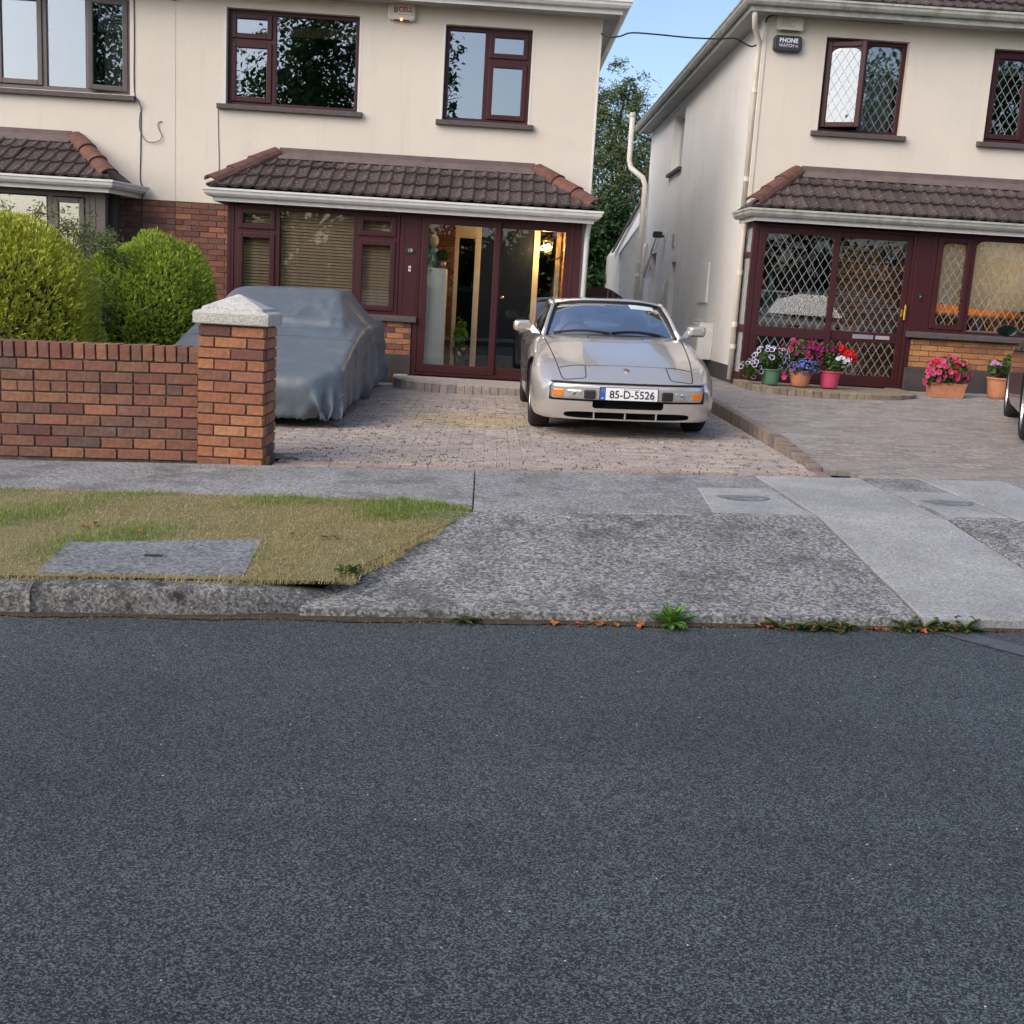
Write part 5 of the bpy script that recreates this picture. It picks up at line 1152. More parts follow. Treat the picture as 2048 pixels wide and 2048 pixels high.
# ---------------------------------------------------------------- car under a grey cover: numpy cloth drop
def drape():
    """cloth cover dropped on a low car body: position-based dynamics; extra cloth in the skirts gathers into folds"""
    cx = -2.16; NX, NY = 84, 150; LY = 5.6
    ygrid = np.linspace(-.46, LY-.46, NY); prog = np.clip((ygrid+.46)/LY, 0, 1)
    width = 2.78+.66*np.sin(np.pi*np.clip((prog-.10)/.85, 0, 1))**.8
    tX = np.linspace(-.5, .5, NX); X = tX[:,None]*width[None,:]; Y = np.repeat(ygrid[None,:], NX, 0)
    P = np.stack([X, Y, np.full_like(X, 1.36)], -1); P[...,2] += RNG.normal(0,.006,X.shape); Vp = P.copy()
    def poly(pn):
        n = np.array([a for a, b in pn], float); n /= np.linalg.norm(n, axis=1)[:,None]; return n, np.array([np.dot(n[i], pn[i][1]) for i in range(len(n))])
    lower = poly([((1,0,0),(.84,0,0)),((-1,0,0),(-.84,0,0)),((0,-1,0),(0,.04,0)),((0,1,0),(0,4.32,0)),((0,0,-1),(0,0,.1)),((0,-.24,1),(0,.10,.48)),((0,.0,1),(0,2,.86)),((.55,0,1),(.835,0,.83)),((-.55,0,1),(-.835,0,.83)),((.8,-1,0),(.66,.10,0)),((-.8,-1,0),(-.66,.10,0)),((.8,1,0),(.66,4.25,0)),((-.8,1,0),(-.66,4.25,0)),((0,-1,.8),(0,.06,.42))])
    cabin = poly([((0,-.50,1),(0,1.40,.86)),((0,.36,1),(0,3.9,.88)),((1,0,.42),(.70,0,.84)),((-1,0,.42),(-.70,0,.84)),((0,0,1),(0,0,1.205)),((0,0,-1),(0,0,.5)),((0,-.12,1),(0,2.0,1.195)),((.6,0,1),(.54,0,1.19)),((-.6,0,1),(-.54,0,1.19))])
    mirs = [np.array((.90,1.75,.86)), np.array((-.90,1.75,.86))]
    def collide(Q):
        q = Q.reshape(-1,3); hit = np.zeros(len(q), bool)
        for n, d in (lower, cabin):
            s = q @ n.T-d; k = 60.; m = s.max(1, keepdims=True); e = np.exp(k*(s-m)); w = e/e.sum(1, keepdims=True)
            sd = (m[:,0]+np.log(e.sum(1))/k)-.016; g = w @ n; g /= np.linalg.norm(g, axis=1)[:,None]; i = sd < 0; q[i] -= g[i]*sd[i][:,None]; hit |= i
        for c in mirs:
            v = q-c; r = np.linalg.norm(v/np.array([1.0,.75,.75]), axis=1); i = r < .115; q[i] = c+v[i]*(.115/np.maximum(r[i], 1e-4))[:,None]
        i = q[:,2] < .03; q[i,2] = .03; hit |= i
        return hit.reshape(Q.shape[:2])
    # how far each node hangs below the shoulder: 0 on top, 1 at the hem
    ux = np.abs(tX)*2; skx = np.clip((ux-.52)/.48, 0, 1)[:,None]*np.ones((1,NY)); fy = np.clip((.10-prog)/.10, 0, 1)[None,:]*np.ones((NX,1)); ry = np.clip((prog-.86)/.14, 0, 1)[None,:]*np.ones((NX,1))
    DX = np.repeat((width/(NX-1))[None,:], NX, 0)*(1+.16*np.maximum(fy, ry)**.7+.03); DY = np.full((NX,NY), LY/(NY-1))*(1+.15*skx**.8+.02+.11*(np.sin(np.pi*np.clip((prog-.12)/.34, 0, 1))**.7)[None,:])
    rough_x = 1+.05*np.sin(np.arange(NX)*.9)[:,None]; DX = DX*rough_x; DY = DY*(1+.05*np.sin(np.arange(NY)*.7)[None,:])
    def con(a, b, L, k):
        d = P[b]-P[a]; l = np.linalg.norm(d, axis=-1, keepdims=True); c = d*(1-L[...,None]/np.maximum(l,1e-6))*.5*k; P[a] += c; P[b] -= c
    S_ = np.s_; cons = []
    for o in (0, 1):
        n = (NX-1-o+1)//2; a, b = S_[o:o+2*n:2,:], S_[o+1:o+2*n:2,:]
        if P[a].shape != P[b].shape: a = S_[o:o+2*P[b].shape[0]:2,:]
        cons.append((a, b, DX[a], 1.))
        n = (NY-o)//2; a, b = S_[:,o:o+2*n:2], S_[:,o+1:o+2*n:2]; cons.append((a, b, DY[a], 1.))
    DG = np.sqrt(DX**2+DY**2)
    sh = [(S_[:-1,:-1], S_[1:,1:], DG[:-1,:-1], .08), (S_[1:,:-1], S_[:-1,1:], DG[:-1,:-1], .08), (S_[:-2,:], S_[2:,:], 2*DX[:-2,:], .03), (S_[:,:-2], S_[:,2:], 2*DY[:,:-2], .03)]
    for it in range(300):
        vel = (P-Vp)*(.985 if it < 220 else .90); vel = np.clip(vel, -.05, .05); Vp = P.copy(); P += vel; P[...,2] -= .0011
        if it == 40: P += RNG.normal(0,.006,P.shape)*np.maximum(skx, np.maximum(fy, ry))[...,None]
        if it > 60:
            for sl_, ax, sg in ((S_[0:4,:], 0, 1), (S_[-4:,:], 0, -1), (S_[:,0:4], 1, 1), (S_[:,-4:], 1, -1)): P[sl_][..., ax] += sg*.0020*(P[sl_][...,2] < .40)
        for j in range(7):
            for c in cons: con(*c)
            for c in sh: con(*c)
        fl = collide(P); Vp[fl] = P[fl]*.8+Vp[fl]*.2
    # fabric folds: pleats deepen towards the hem, a few slack creases run over the shoulders
    du, dv = np.gradient(P, axis=0), np.gradient(P, axis=1); Nn = np.cross(du, dv); Nn /= np.maximum(np.linalg.norm(Nn, axis=-1, keepdims=True), 1e-9); Nn *= np.sign(Nn[NX//2, NY//2, 2])
    sk = np.maximum(skx, np.maximum(fy, ry)); r2 = np.random.default_rng(3)
    def pleat(s, seed):
        q = np.random.default_rng(seed); w = s+.05*np.sin(s*5.1+q.uniform(0,6)); f = 0
        for fr, am in ((5.3,.7),(9.7,.7),(17,.35),(31,.12)): u = np.sin(w*fr+q.uniform(0,6)); f = f+am*(1-2*np.abs(u)**.7)
        return f
    drop = np.clip(.9-P[...,2], 0, 1); sx_ = P[...,1]+.35*drop*np.sign(P[...,1]-2.2); fx_ = P[...,0]*1.1+.55*drop*np.sign(P[...,0])
    side_w = skx*(1-np.maximum(fy, ry)); front_w = np.maximum(fy, ry)*np.clip(1.25-skx, .2, 1)
    disp = .050*side_w**.75*np.where(P[...,0] > 0, pleat(sx_, 1), pleat(sx_, 2))+.060*front_w**.6*pleat(fx_, 5)
    def crease(a, b, wd, am):
        a, b = np.array(a), np.array(b); ab = b-a; q = P-a; t = np.clip((q@ab)/(ab@ab), 0, 1); d = np.linalg.norm(q-t[...,None]*ab, axis=-1); wv = d/wd; return am*np.exp(-wv*wv)*np.sin(np.pi*np.clip(t*.9+.05, 0, 1))**.6
    for a, b, wd, am in (((.62,1.95,1.10),(.80,.75,.70),.05,.030),((.55,1.9,1.13),(.55,1.35,.88),.035,.024),((.35,1.9,1.13),(.62,1.30,.86),.03,.020),((.93,1.75,.84),(.86,1.1,.45),.05,.035),((.93,1.78,.80),(.90,2.2,.35),.06,.040),((.93,1.70,.86),(.83,.45,.58),.04,.028),((-.5,1.50,.92),(.70,1.46,.88),.035,.050),((-.4,1.36,.84),(.74,1.36,.84),.030,-.034),((.25,1.30,.84),(.80,1.15,.80),.025,.022),((.58,2.1,1.17),(.92,2.6,.62),.05,.026),((.55,2.3,1.18),(.93,2.9,.55),.06,.022),((.75,.30,.60),(.84,.20,.25),.05,.03),((.30,1.75,1.05),(.12,1.40,.88),.03,.014),((-.15,1.8,1.07),(-.05,1.45,.9),.03,.012),((.70,.9,.78),(.45,.2,.55),.02,.009),((.66,.25,.55),(.2,.12,.50),.03,.010)):
        disp = disp+crease(a, b, wd, am)
    P = P+Nn*disp[...,None]; P[...,2] = np.maximum(P[...,2], .012)
    zraw = P[...,2].copy()
    P[...,0] += cx; P[...,1] += 9.98; P[...,2] += np.vectorize(drive_z)(P[...,0], P[...,1])
    idx = np.arange(NX*NY).reshape(NX, NY); F = np.stack([idx[:-1,:-1], idx[1:,:-1], idx[1:,1:], idx[:-1,1:]], -1)
    gx, gy = np.abs(tX[:-1,None]*2)*np.ones((1,NY-1)), np.minimum(prog[None,:-1], 1-prog[None,1:])*np.ones((NX-1,1))
    keep = ~(((gx > .40) & (gy < .20) & (((gx-.40)/.60)**2+((.20-gy)/.20)**2 > 1.0)))
    zm = (zraw[:-1,:-1]+zraw[1:,:-1]+zraw[1:,1:]+zraw[:-1,1:])/4; keep &= zm > .085
    seams = [P[i, 10:-10][zraw[i, 10:-10] > .2]+np.array([0,0,.003]) for i in (int(NX*.20), int(NX*.80))]+[P[int(NX*.2):int(NX*.8)+1, j]+np.array([0,0,.003]) for j in (int(NY*.31),)]
    return P.reshape(-1,3), F[keep].reshape(-1,4), seams
cc = thing('covered_car', 'low car hidden under a draped blue-grey fabric cover behind the brick pillar', 'car', (-2.16, 10.0, drive_z(-2.16,11)))
Pd, Fd, SEAMS = drape(); Pd = Pd-np.array(ORG[cc.name]); me = npmesh('cover', Pd, Fd, True)
bm = bmesh.new(); bm.from_mesh(me); bm.verts.ensure_lookup_table(); best = set(); left = set(v for v in bm.verts)
while left:
    st_ = [left.pop()]; grp = set(st_)
    while st_:
        for e in st_.pop().link_edges:
            for w_ in e.verts:
                if w_ in left: left.discard(w_); grp.add(w_); st_.append(w_)
    if len(grp) > len(best): best = grp
bmesh.ops.delete(bm, geom=[v for v in bm.verts if v not in best], context='VERTS'); bm.to_mesh(me); bm.free()
M_COVER = mat('grey_car_cover', (.098,.120,.142), .42, .12, 6, .55, 11, spec=.6, dirt=((.16,.17,.17), 3, .52, .75, .5))
cv = link('cover', me, M_COVER, cc, ORG[cc.name]); md = cv.modifiers.new('s', 'SUBSURF'); md.levels = md.render_levels = 2; md = cv.modifiers.new('t', 'SOLIDIFY'); md.thickness = .003
for sm_ in SEAMS:
    mb = MB(); mb.tube([tuple(p) for p in sm_], .0045, 5); mb.build('seam', M_COVER, cc, smooth=True)
for s in (-1, 1):
    for yc in (.9, 3.3):
        mb = MB(); c = (-2.16+s*.69, 10.0+yc, drive_z(-2,11)+.30); mb.lathe([(.19,-.09),(.28,-.09),(.30,-.06),(.30,.06),(.28,.09),(.19,.09)], c, 32, 'x'); mb.build('wheel', M_RUBBER, cc, smooth=True)
# ---------------------------------------------------------------- dark car on the right
M_DKPAINT = mat('dark_grey_paint', (.022,.021,.024), .22, .05, 3, metal=.4, coat=.8)
STD = [(0,.55,.62,.45,.60,.56,.22),(.05,.68,.68,.5,.66,.60,.20),(.2,.80,.76,.58,.74,.68,.18),(.5,.86,.84,.62,.82,.77,.18),(.9,.885,.90,.66,.88,.83,.18),(1.3,.885,.95,.68,.93,.88,.18),(2.2,.88,.97,.70,.955,.91,.18),(3.2,.885,.99,.70,.975,.93,.19),(3.7,.87,1.0,.68,.985,.93,.22),(4.0,.80,.98,.62,.96,.90,.26),(4.12,.70,.92,.55,.90,.84,.30)]
dk = thing('parked_car', 'dark grey car with folded-out door mirror, nose towards the bay of number 21', 'car', local=True)
BD = Body(STD, warp=.15); V, F = BD.mesh([0,.02,.05,.1,.2,.35,.5,.7,.9,1.1,1.3,1.6,1.9,2.2,2.5,2.8,3.1,3.4,3.6,3.8,3.95,4.05,4.12], 26); me = npmesh('body', V, F)
bm = bmesh.new(); bm.from_mesh(me); bmesh.ops.remove_doubles(bm, verts=bm.verts, dist=1e-5); bmesh.ops.recalc_face_normals(bm, faces=bm.faces); bm.to_mesh(me); bm.free(); me.materials.append(M_DKPAINT); bo = link('body', me, None, dk); cs = []
for sx in (-1, 1):
    for yc in (.82, 3.32):
        m_ = MB(); m_.prism([(sx*.55, yc+.37*math.cos(a), .32+.36*math.sin(a)) for a in np.linspace(0, 2*math.pi, 37)[:-1]], (sx*.5,0,0)); cs.append(cutter(m_))
boolean(bo, cs); set_smooth(bo, 32)
rows = []
for y_, z_, hw_ in ((1.1,.95,.62),(1.45,1.15,.60),(1.85,1.36,.57),(2.2,1.43,.56),(2.8,1.43,.56),(3.3,1.37,.55),(3.75,1.15,.57),(3.95,1.0,.6)):
    rows.append([(hw_*x*(1.18 if abs(x) == 1 and k in (0,6) else 1), y_, (.95 if k in (0,6) else z_-.05*abs(x)**3)) for k, x in enumerate((-1,-1,-.6,0,.6,1,1))])
mb = MB(); mb.grid(rows); gh = mb.build('cabin', M_DKPAINT, dk, smooth=True)
for s in (-1, 1):
    mb = MB(); mb.grid([[(s*.735,1.30,.985),(s*.738,2.0,.995),(s*.738,2.7,1.0),(s*.725,3.45,1.01)], [(s*.65,1.62,1.16),(s*.615,2.0,1.34),(s*.612,2.7,1.35),(s*.635,3.30,1.25)]]); mb.build('side_window', M_CARGL, dk)
    for yc in (.82, 3.32): wheel(dk, (s*.775, yc, .32), s, .32, .21, mat('alloy_rim2', (.55,.56,.57), .3, metal=.85), 8, .72)
    mb = MB(); prof = []
    for dy, sc in ((-.06,.5),(-.045,.85),(.0,1.0),(.035,1.0),(.04,.95)):
        prof.append([(s*.98+.10*sc*math.cos(a), 1.42+dy, 0.97+.062*sc*math.sin(a)) for a in np.linspace(0, 2*math.pi, 21)])
    mb.grid(prof); mb.f.append(tuple(range(20))); mi = mb.build('mirror', M_DKPAINT, dk, smooth=True)
    mb = MB(); mb.add([(s*.98+.092*math.cos(a), 1.462, 0.97+.055*math.sin(a)) for a in np.linspace(0, 2*math.pi, 21)[:-1]], [tuple(range(20))]); mb.build('mirror_glass', mat('mirror_glass', (.55,.68,.72), .05, metal=1), mi, solid=.003)
    mb = MB(); mb.tube([(s*.80,1.40,.95),(s*.90,1.42,.97)], .025, 8); mb.build('mirror_stalk', M_BLACK, mi)
    mb = MB(); mb.box(min(s*.885,s*.905),max(s*.885,s*.905),2.35,2.55,.80,.83,.005); mb.build('door_handle', M_DKPAINT, dk)
M_TAIL = mat('tail_lens', (.28,.008,.008), .15, coat=.6)
for s in (-1, 1):
    mb = MB(); mb.box(min(s*.50,s*.74),max(s*.50,s*.74),3.98,4.10,.74,.86,.02); mb.build('tail_lamp', M_TAIL, dk)
mb = MB(); mb.box(-.27,.27,4.08,4.135,.58,.69,.006); mb.build('rear_plate', mat('plain_plate', (.6,.6,.6), .5), dk)
mb = MB(); mb.box(-.72,.72,3.95,4.16,.34,.46,.03); mb.build('rear_bumper', M_BLACK, dk)
mb = MB(); mb.grid([[(-.52,3.36,1.345),(0,3.36,1.365),(.52,3.36,1.345)],[(-.56,3.80,1.135),(0,3.82,1.15),(.56,3.80,1.135)]]); mb.build('rear_screen', M_CARGL, dk, smooth=True)
yaw = R(-21.5)                                                         # heading away from the camera, turned to the right
# local nose at y=0 must point away: rotate by 180 deg plus yaw
rot = math.pi+yaw; dk.rotation_euler = (0, math.atan(SL), rot)
# local near wheel outer contact: left side seen from camera is local +x after the half turn
tgt = np.array((4.86, 10.15)); lx, ly = .885, 3.32; ca, sa = math.cos(rot), math.sin(rot)
dk.location = (tgt[0]-(lx*ca-ly*sa), tgt[1]-(lx*sa+ly*ca), rdrive_z(5.6, 11.5)+.0)
# ================================================================ GARDEN WALL
wy = lambda x: 7.93+.05*(x+2.5)
u = Vector((1,.05,0)).normalized(); wang = math.atan2(.05,1)
gw = thing('garden_wall', 'low red brown brick garden wall with brick on edge coping beside the pillar', 'wall', (-3.2, wy(-3.2), gz(-3.2)))
xw0, xw1 = -7.5, -2.02
mb = MB(); z0a, z0b = gz(xw0), gz(xw1); H = .695
mb.add([(xw0,wy(xw0)+.012,z0a-.1),(xw1,wy(xw1)+.012,z0b-.1),(xw1,wy(xw1)+.012,z0b+H+.03),(xw0,wy(xw0)+.012,z0a+H+.03),(xw0,wy(xw0)+.20,z0a-.1),(xw1,wy(xw1)+.20,z0b-.1),(xw1,wy(xw1)+.20,z0b+H+.03),(xw0,wy(xw0)+.20,z0a+H+.03)], [(0,1,2,3),(5,4,7,6),(3,2,6,7),(1,5,6,2),(4,0,3,7)]); core = mb.build('mortar_core', M_MORTAR, gw)
rnd = random.Random(9)
for r in range(9):
    Lb = .1125 if r == 6 else .225; off = 0 if r % 2 else .1125; x = xw1+.03
    k = 0; x = xw1-(.0 if r % 2 else .1125)
    xs_ = [(xw1-(.1125 if (r % 2 == 0 and r != 6) else 0), xw1-.003)] if (r % 2 == 0 and r != 6) else []
    x = xw1-(.1125 if xs_ else 0)
    while x > xw0: xs_.append((x-Lb, x-.010)); x -= Lb
    for a, b in xs_:
        if b-a < .03: continue
        mm = M_BRICK if rnd.random() < .8 else M_BRICKD
        j = rnd.uniform(-.003,.003)
        piece('brick', brick_mesh(b-a, mm, .066), gw, (a, wy(a)+j, gz(a)+.004+r*.077), (0, -math.atan(SL)+rnd.uniform(-.004,.004), wang))
x = xw1-.002; cop = None
v, f = chbox(0,.068,0,.215,0,.108,.004); copm = [npmesh('coping_brick', v, f) for _ in range(2)]; copm[0].materials.append(M_BRICK); copm[1].materials.append(M_BRICKD)
while x > xw0:
    a = x-.070; piece('coping_brick', copm[0 if rnd.random() < .7 else 1], gw, (a, wy(a)-.004+rnd.uniform(-.003,.003), gz(a)+.697+rnd.uniform(-.002,.002)), (rnd.uniform(-.01,.01), -math.atan(SL)+rnd.uniform(-.012,.012), wang)); x -= .0785
# pillar
gp = thing('gate_pillar', 'square orange brick gate pillar with pale pyramid stone cap', 'pillar', (-1.785, 8.09, gz(-1.8)))
px0, px1, py0, py1 = -2.01, -1.555, 7.872, 8.325; zb = gz(-1.8)-.03
mb = MB(); mb.box(px0+.012, px1-.012, py0+.012, py1-.012, zb-.05, zb+.998); mb.build('mortar_core', M_MORTAR, gp)
def pmix(r, row, x): q = r.random(); return M_BRICKO if q < (.90 if row > 5 else .62) else (M_BRICK if q < .95 else M_BRICKD)
brick_panel(gp, (px0, py0, 0), (1,0), px1-px0, zb+.004, zb+1.0, M_BRICKO, pitch=.2275, course=.0765, mat_pick=pmix)
brick_panel(gp, (px1, py0+.1015, 0), (0,1), py1-py0-.1015, zb+.004, zb+1.0, M_BRICKO, pitch=.2275, course=.0765, phase=.06, mat_pick=pmix)
brick_panel(gp, (px0, py1, 0), (0,-1), py1-py0-.1015, zb+.004, zb+1.0, M_BRICKO, pitch=.2275, course=.0765, phase=.11, mat_pick=pmix)
zc = zb+.996; cx, cy = (px0+px1)/2, (py0+py1)/2; rows = []
for hw_, z_ in ((.24,.004),(.258,.008),(.260,.078),(.252,.092),(.212,.102),(.207,.122),(.197,.126),(.012,.212)):
    rows.append([(cx+sx*hw_, cy+sy*hw_, zc+z_) for sx, sy in ((-1,-1),(1,-1),(1,1),(-1,1),(-1,-1))])
mb = MB(); mb.grid(rows); mb.f.append((3,2,1,0)); mb.f.append(tuple(7*5+i for i in range(4))); mb.build('cap', M_CAP, gp, bevel=.006)
# ================================================================ VEGETATION
def leafcloud(name, pts, nrm, size, m, parent, aspect=2.2, jitter=.9, up=.0, curl=.25):
    """leaf-shaped quads (two folded triangles pairs) at pts, roughly facing nrm"""
    n = len(pts); pts = np.asarray(pts); d = RNG.normal(size=(n,3)); d /= np.linalg.norm(d, axis=1)[:,None]
    nn = np.asarray(nrm)+d*jitter; nn[:,2] += up; nn /= np.linalg.norm(nn, axis=1)[:,None]
    t = np.cross(nn, RNG.normal(size=(n,3))); t /= np.linalg.norm(t, axis=1)[:,None]; b = np.cross(nn, t)
    s = size*RNG.uniform(.6,1.4,n)[:,None]; L = t*s; Wd = b*s/aspect; c = nn*s*curl
    V = np.stack([pts-L*.5, pts+Wd*.5+c*.3-L*.05, pts+L*.5-c*.4, pts-Wd*.5+c*.3-L*.05], 1)
    F = np.arange(n*4).reshape(n,4); F2 = np.concatenate([F[:,[0,1,2]], F[:,[0,2,3]]]) 
    o0 = ORG.get(parent.name, (0,0,0)) if parent else (0,0,0)
    return link(name, npmesh(name, V.reshape(-1,3)-np.array(o0), F2), m, parent, o0)
def ball(n, c, r, shell=.55, lump=.12, k=5, zmin=None):
    d = RNG.normal(size=(n,3)); d /= np.linalg.norm(d, axis=1)[:,None]
    rr = 1-(1-shell)*RNG.random(n)**1.8; ph = RNG.uniform(0,6,6)
    rr *= 1+lump*(np.sin(d[:,0]*k+ph[0])*np.sin(d[:,1]*k+ph[1])+np.sin(d[:,2]*k*1.3+ph[2]+d[:,0]*k*.7)*.7)
    P = np.array(c)+d*np.array(r)*rr[:,None]
    if zmin is not None: k_ = P[:,2] > zmin; return P[k_], d[k_]
    return P, d
def sprays(name, pts, nrm, size, m, parent, fans=4):
    """upright feathery sprays: each a small fan of thin pointed blades"""
    n = len(pts); Vs = []; pts = np.asarray(pts); ax = np.asarray(nrm)*.75+np.array([0,0,.55])+RNG.normal(0,.30,(n,3)); ax /= np.linalg.norm(ax, axis=1)[:,None]
    sd = np.cross(ax, RNG.normal(size=(n,3))); sd /= np.linalg.norm(sd, axis=1)[:,None]; s = size*RNG.uniform(.6,1.5,n)[:,None]
    for k in range(fans):
        a = (k-(fans-1)/2)/fans*1.5; dr = ax*math.cos(a)+sd*math.sin(a)+RNG.normal(0,.12,(n,3)); base = pts+ax*s*.12*k
        w = np.cross(dr, ax+RNG.normal(0,.5,(n,3))); w /= np.linalg.norm(w, axis=1)[:,None]
        L = s*(1-.16*abs(k-1.5)); Vs.append(np.stack([base-w*s*.09, base+w*s*.09, base+dr*L*.6+w*s*.10, base+dr*L, base+dr*L*.55-w*s*.10], 1))
    V = np.concatenate(Vs).reshape(-1,3); q = len(V)//5; F = np.arange(q*5).reshape(q,5); F3 = np.concatenate([F[:,[0,1,2]], F[:,[0,2,4]], F[:,[4,2,3]]])
    o0 = ORG.get(parent.name, (0,0,0)); return link(name, npmesh(name, V-np.array(o0), F3), m, parent, o0)
M_GOLD = leafmat('golden_cypress', [hexc('b2b840'), hexc('a2ac36'), hexc('cacb50'), hexc('8f9c32'), hexc('d6d466'), hexc('acb63e')], .3)
M_GOLDG = leafmat('green_cypress', [hexc('9cb040'), hexc('8ca438'), hexc('b2c250'), hexc('7f9632'), hexc('c2cc60')], .3)
M_BARK = mat('bark', (.10,.075,.055), .95, .4, 12, 1, 40)
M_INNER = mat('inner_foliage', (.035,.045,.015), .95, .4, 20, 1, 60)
def conifer(label, c, r, m, n, size):
    t = thing('conifer_shrub', label, 'shrub', (c[0], c[1], gz(c[0])-.05), 'golden conifers behind the garden wall')
    mb = MB(); mb.tube([(c[0],c[1],gz(c[0])-.06),(c[0],c[1],c[2])], [.06,.03], 8); mb.build('trunk', M_BARK, t)
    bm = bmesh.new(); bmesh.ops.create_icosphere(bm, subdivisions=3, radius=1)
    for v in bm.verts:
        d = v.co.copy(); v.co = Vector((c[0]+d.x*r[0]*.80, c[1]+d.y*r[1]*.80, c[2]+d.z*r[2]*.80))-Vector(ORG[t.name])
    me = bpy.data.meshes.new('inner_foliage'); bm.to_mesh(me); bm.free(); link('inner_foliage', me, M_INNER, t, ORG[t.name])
    P, d = ball(n, c, r, .78, .075, 6, gz(c[0])); o = sprays('foliage', P, d, size, m, t); tag(o, kind='stuff')
conifer('large rounded golden-green conifer at the left end of the garden wall', (-4.62,10.5,.70), (1.02,.95,.98), M_GOLD, 26000, .046)
conifer('rounded bright green conifer between the brick house wall and the covered car', (-3.86,13.0,.72), (.78,.75,.92), M_GOLDG, 24000, .044)
def limb(mb, a, b, r0, r1, n=5, wob=.08):
    a, b = np.array(a), np.array(b); L = np.linalg.norm(b-a); P = [tuple(a+(b-a)*i/n+(RNG.normal(0,wob*L/n,3) if 0 < i < n else 0)) for i in range(n+1)]; mb.tube(P, list(np.linspace(r0, r1, n+1)), 6); return P
def airy_shrub(label, base, tips, m, leafn, size, name='shrub', group=None, aspect=4):
    t = thing(name, label, 'shrub', base, group); mb = MB(); pts = []
    for tp in tips:
        P = limb(mb, base, tp, .018, .004, 7, .25)
        for k in range(2,8):
            for _ in range(3):
                e = np.array(P[k])+RNG.normal(0,.16,3); limb(mb, P[k], e, .005, .002, 2, .2); pts += [np.array(P[k])*(1-s_)+e*s_+RNG.normal(0,.05,3) for s_ in RNG.random(leafn)]
    mb.build('stems', M_BARK, t); pts = np.array(pts); o = leafcloud('foliage', pts, RNG.normal(size=pts.shape), size, m, t, aspect); tag(o, kind='stuff'); return t
M_OLIVE = leafmat('olive_leaves', [hexc('5d6a3c'), hexc('717c4c'), hexc('4d5a34'), hexc('828a5c'), hexc('5a6638')], .3)
airy_shrub('thin olive green willow-leaved shrub in front of the left bay window', (-4.98,13.7,.0), [(-5.75,13.6,1.7),(-5.35,13.7,1.9),(-5.0,13.8,1.75),(-4.6,13.5,1.6),(-5.6,13.4,1.4),(-4.5,13.4,1.55),(-4.9,13.3,1.7),(-5.2,13.9,1.2)], M_OLIVE, 42, .065)
airy_shrub('grey-green bushy shrub squeezed between the two conifers', (-4.38,12.5,.0), [(-4.65,12.3,1.35),(-4.4,12.4,1.55),(-4.15,12.5,1.45),(-4.5,12.2,.9),(-4.2,12.1,1.0),(-4.7,12.5,1.1),(-4.05,12.5,.8),(-4.4,12.0,.65)], M_OLIVE, 75, .065)
# garden bed soil
sheet('garden_bed', -11, -3.15, lambda x: wy(x)+.22, lambda x: FY, lambda x, y: gz(x)+.03, 6, 6, M_SOIL)
pw_ = thing('water_butt', 'pale blue-white round garden pot between the conifers behind the wall', 'pot', (-3.98,11.6,gz(-4)))
mb = MB(); c = (-3.98,11.6,gz(-4)); mb.lathe([(0,.02),(.10,.02),(.115,.60),(.11,.62),(.10,.60),(.09,.55),(0,.55)], c, 24); mb.build('pot_body', mat('pale_glaze', (.42,.50,.56), .35), pw_, smooth=True)
mb = MB(); mb.lathe([(0,.74),(.06,.74),(.085,.70),(.09,.56),(0,.555)], c, 20); mb.build('pot_lid', M_BLACK, pw_, smooth=True)
# trees behind the passage
def tree(label, base, top, crown, m, n, size, name='tree', group=None, lump=.22, limbs=14, aspect=2.6, trunk_r=.14, shell=.25, kind_leaf=True, clus=None):
    t = thing(name, label, 'tree', base, group); mb = MB(); b = np.array(base, float); tp = np.array(top, float)
    P = limb(mb, b, tp, trunk_r, trunk_r*.25, 8, .12); ends = []
    for i in range(limbs):
        k = RNG.integers(3, 8); a = np.array(P[k]); ci = crown[RNG.integers(0, len(crown))]; d = RNG.normal(size=3); d /= np.linalg.norm(d); e = np.array(ci[0])+d*np.array(ci[1])*RNG.uniform(.4,.95)
        Q = limb(mb, a, e, trunk_r*.35, trunk_r*.06, 5, .2); ends.append(e)
        for _ in range(3): e2 = e+RNG.normal(0,.25,3)*np.mean(ci[1]); limb(mb, Q[3], e2, trunk_r*.10, trunk_r*.03, 3, .2); ends.append(e2)
    mb.build('trunk', M_BARK, t, smooth=True); pts = []; nr = []
    for c_, r_ in crown:
        k_ = int(n*np.prod(r_)/sum(np.prod(q[1]) for q in crown)); cl = clus or .16
        q, d = ball(max(20, k_//40), c_, r_, shell, lump, 4)
        for a, dd in zip(q, d):
            s_ = cl*np.mean(r_)*RNG.uniform(.5,1.4); x = a+RNG.normal(0,1,(40,3))*s_*np.array([1,1,.75]); pts.append(x); nr.append(np.repeat(dd[None],40,0))
    pts = np.concatenate(pts); nr = np.concatenate(nr); o = leafcloud('crown', pts, nr, size, m, t, aspect, .9, .3); tag(o, kind='stuff'); return t
M_WILL = leafmat('grey_green_leaves', [hexc('5c7048'), hexc('6f8258'), hexc('4a5e3a'), hexc('839468'), hexc('55683f'), hexc('7c7a4c')], .35)
M_LAUR = leafmat('dark_laurel_leaves', [hexc('2c4a24'), hexc('38582a'), hexc('23401f'), hexc('48682f'), hexc('2a4522')], .25, .4)
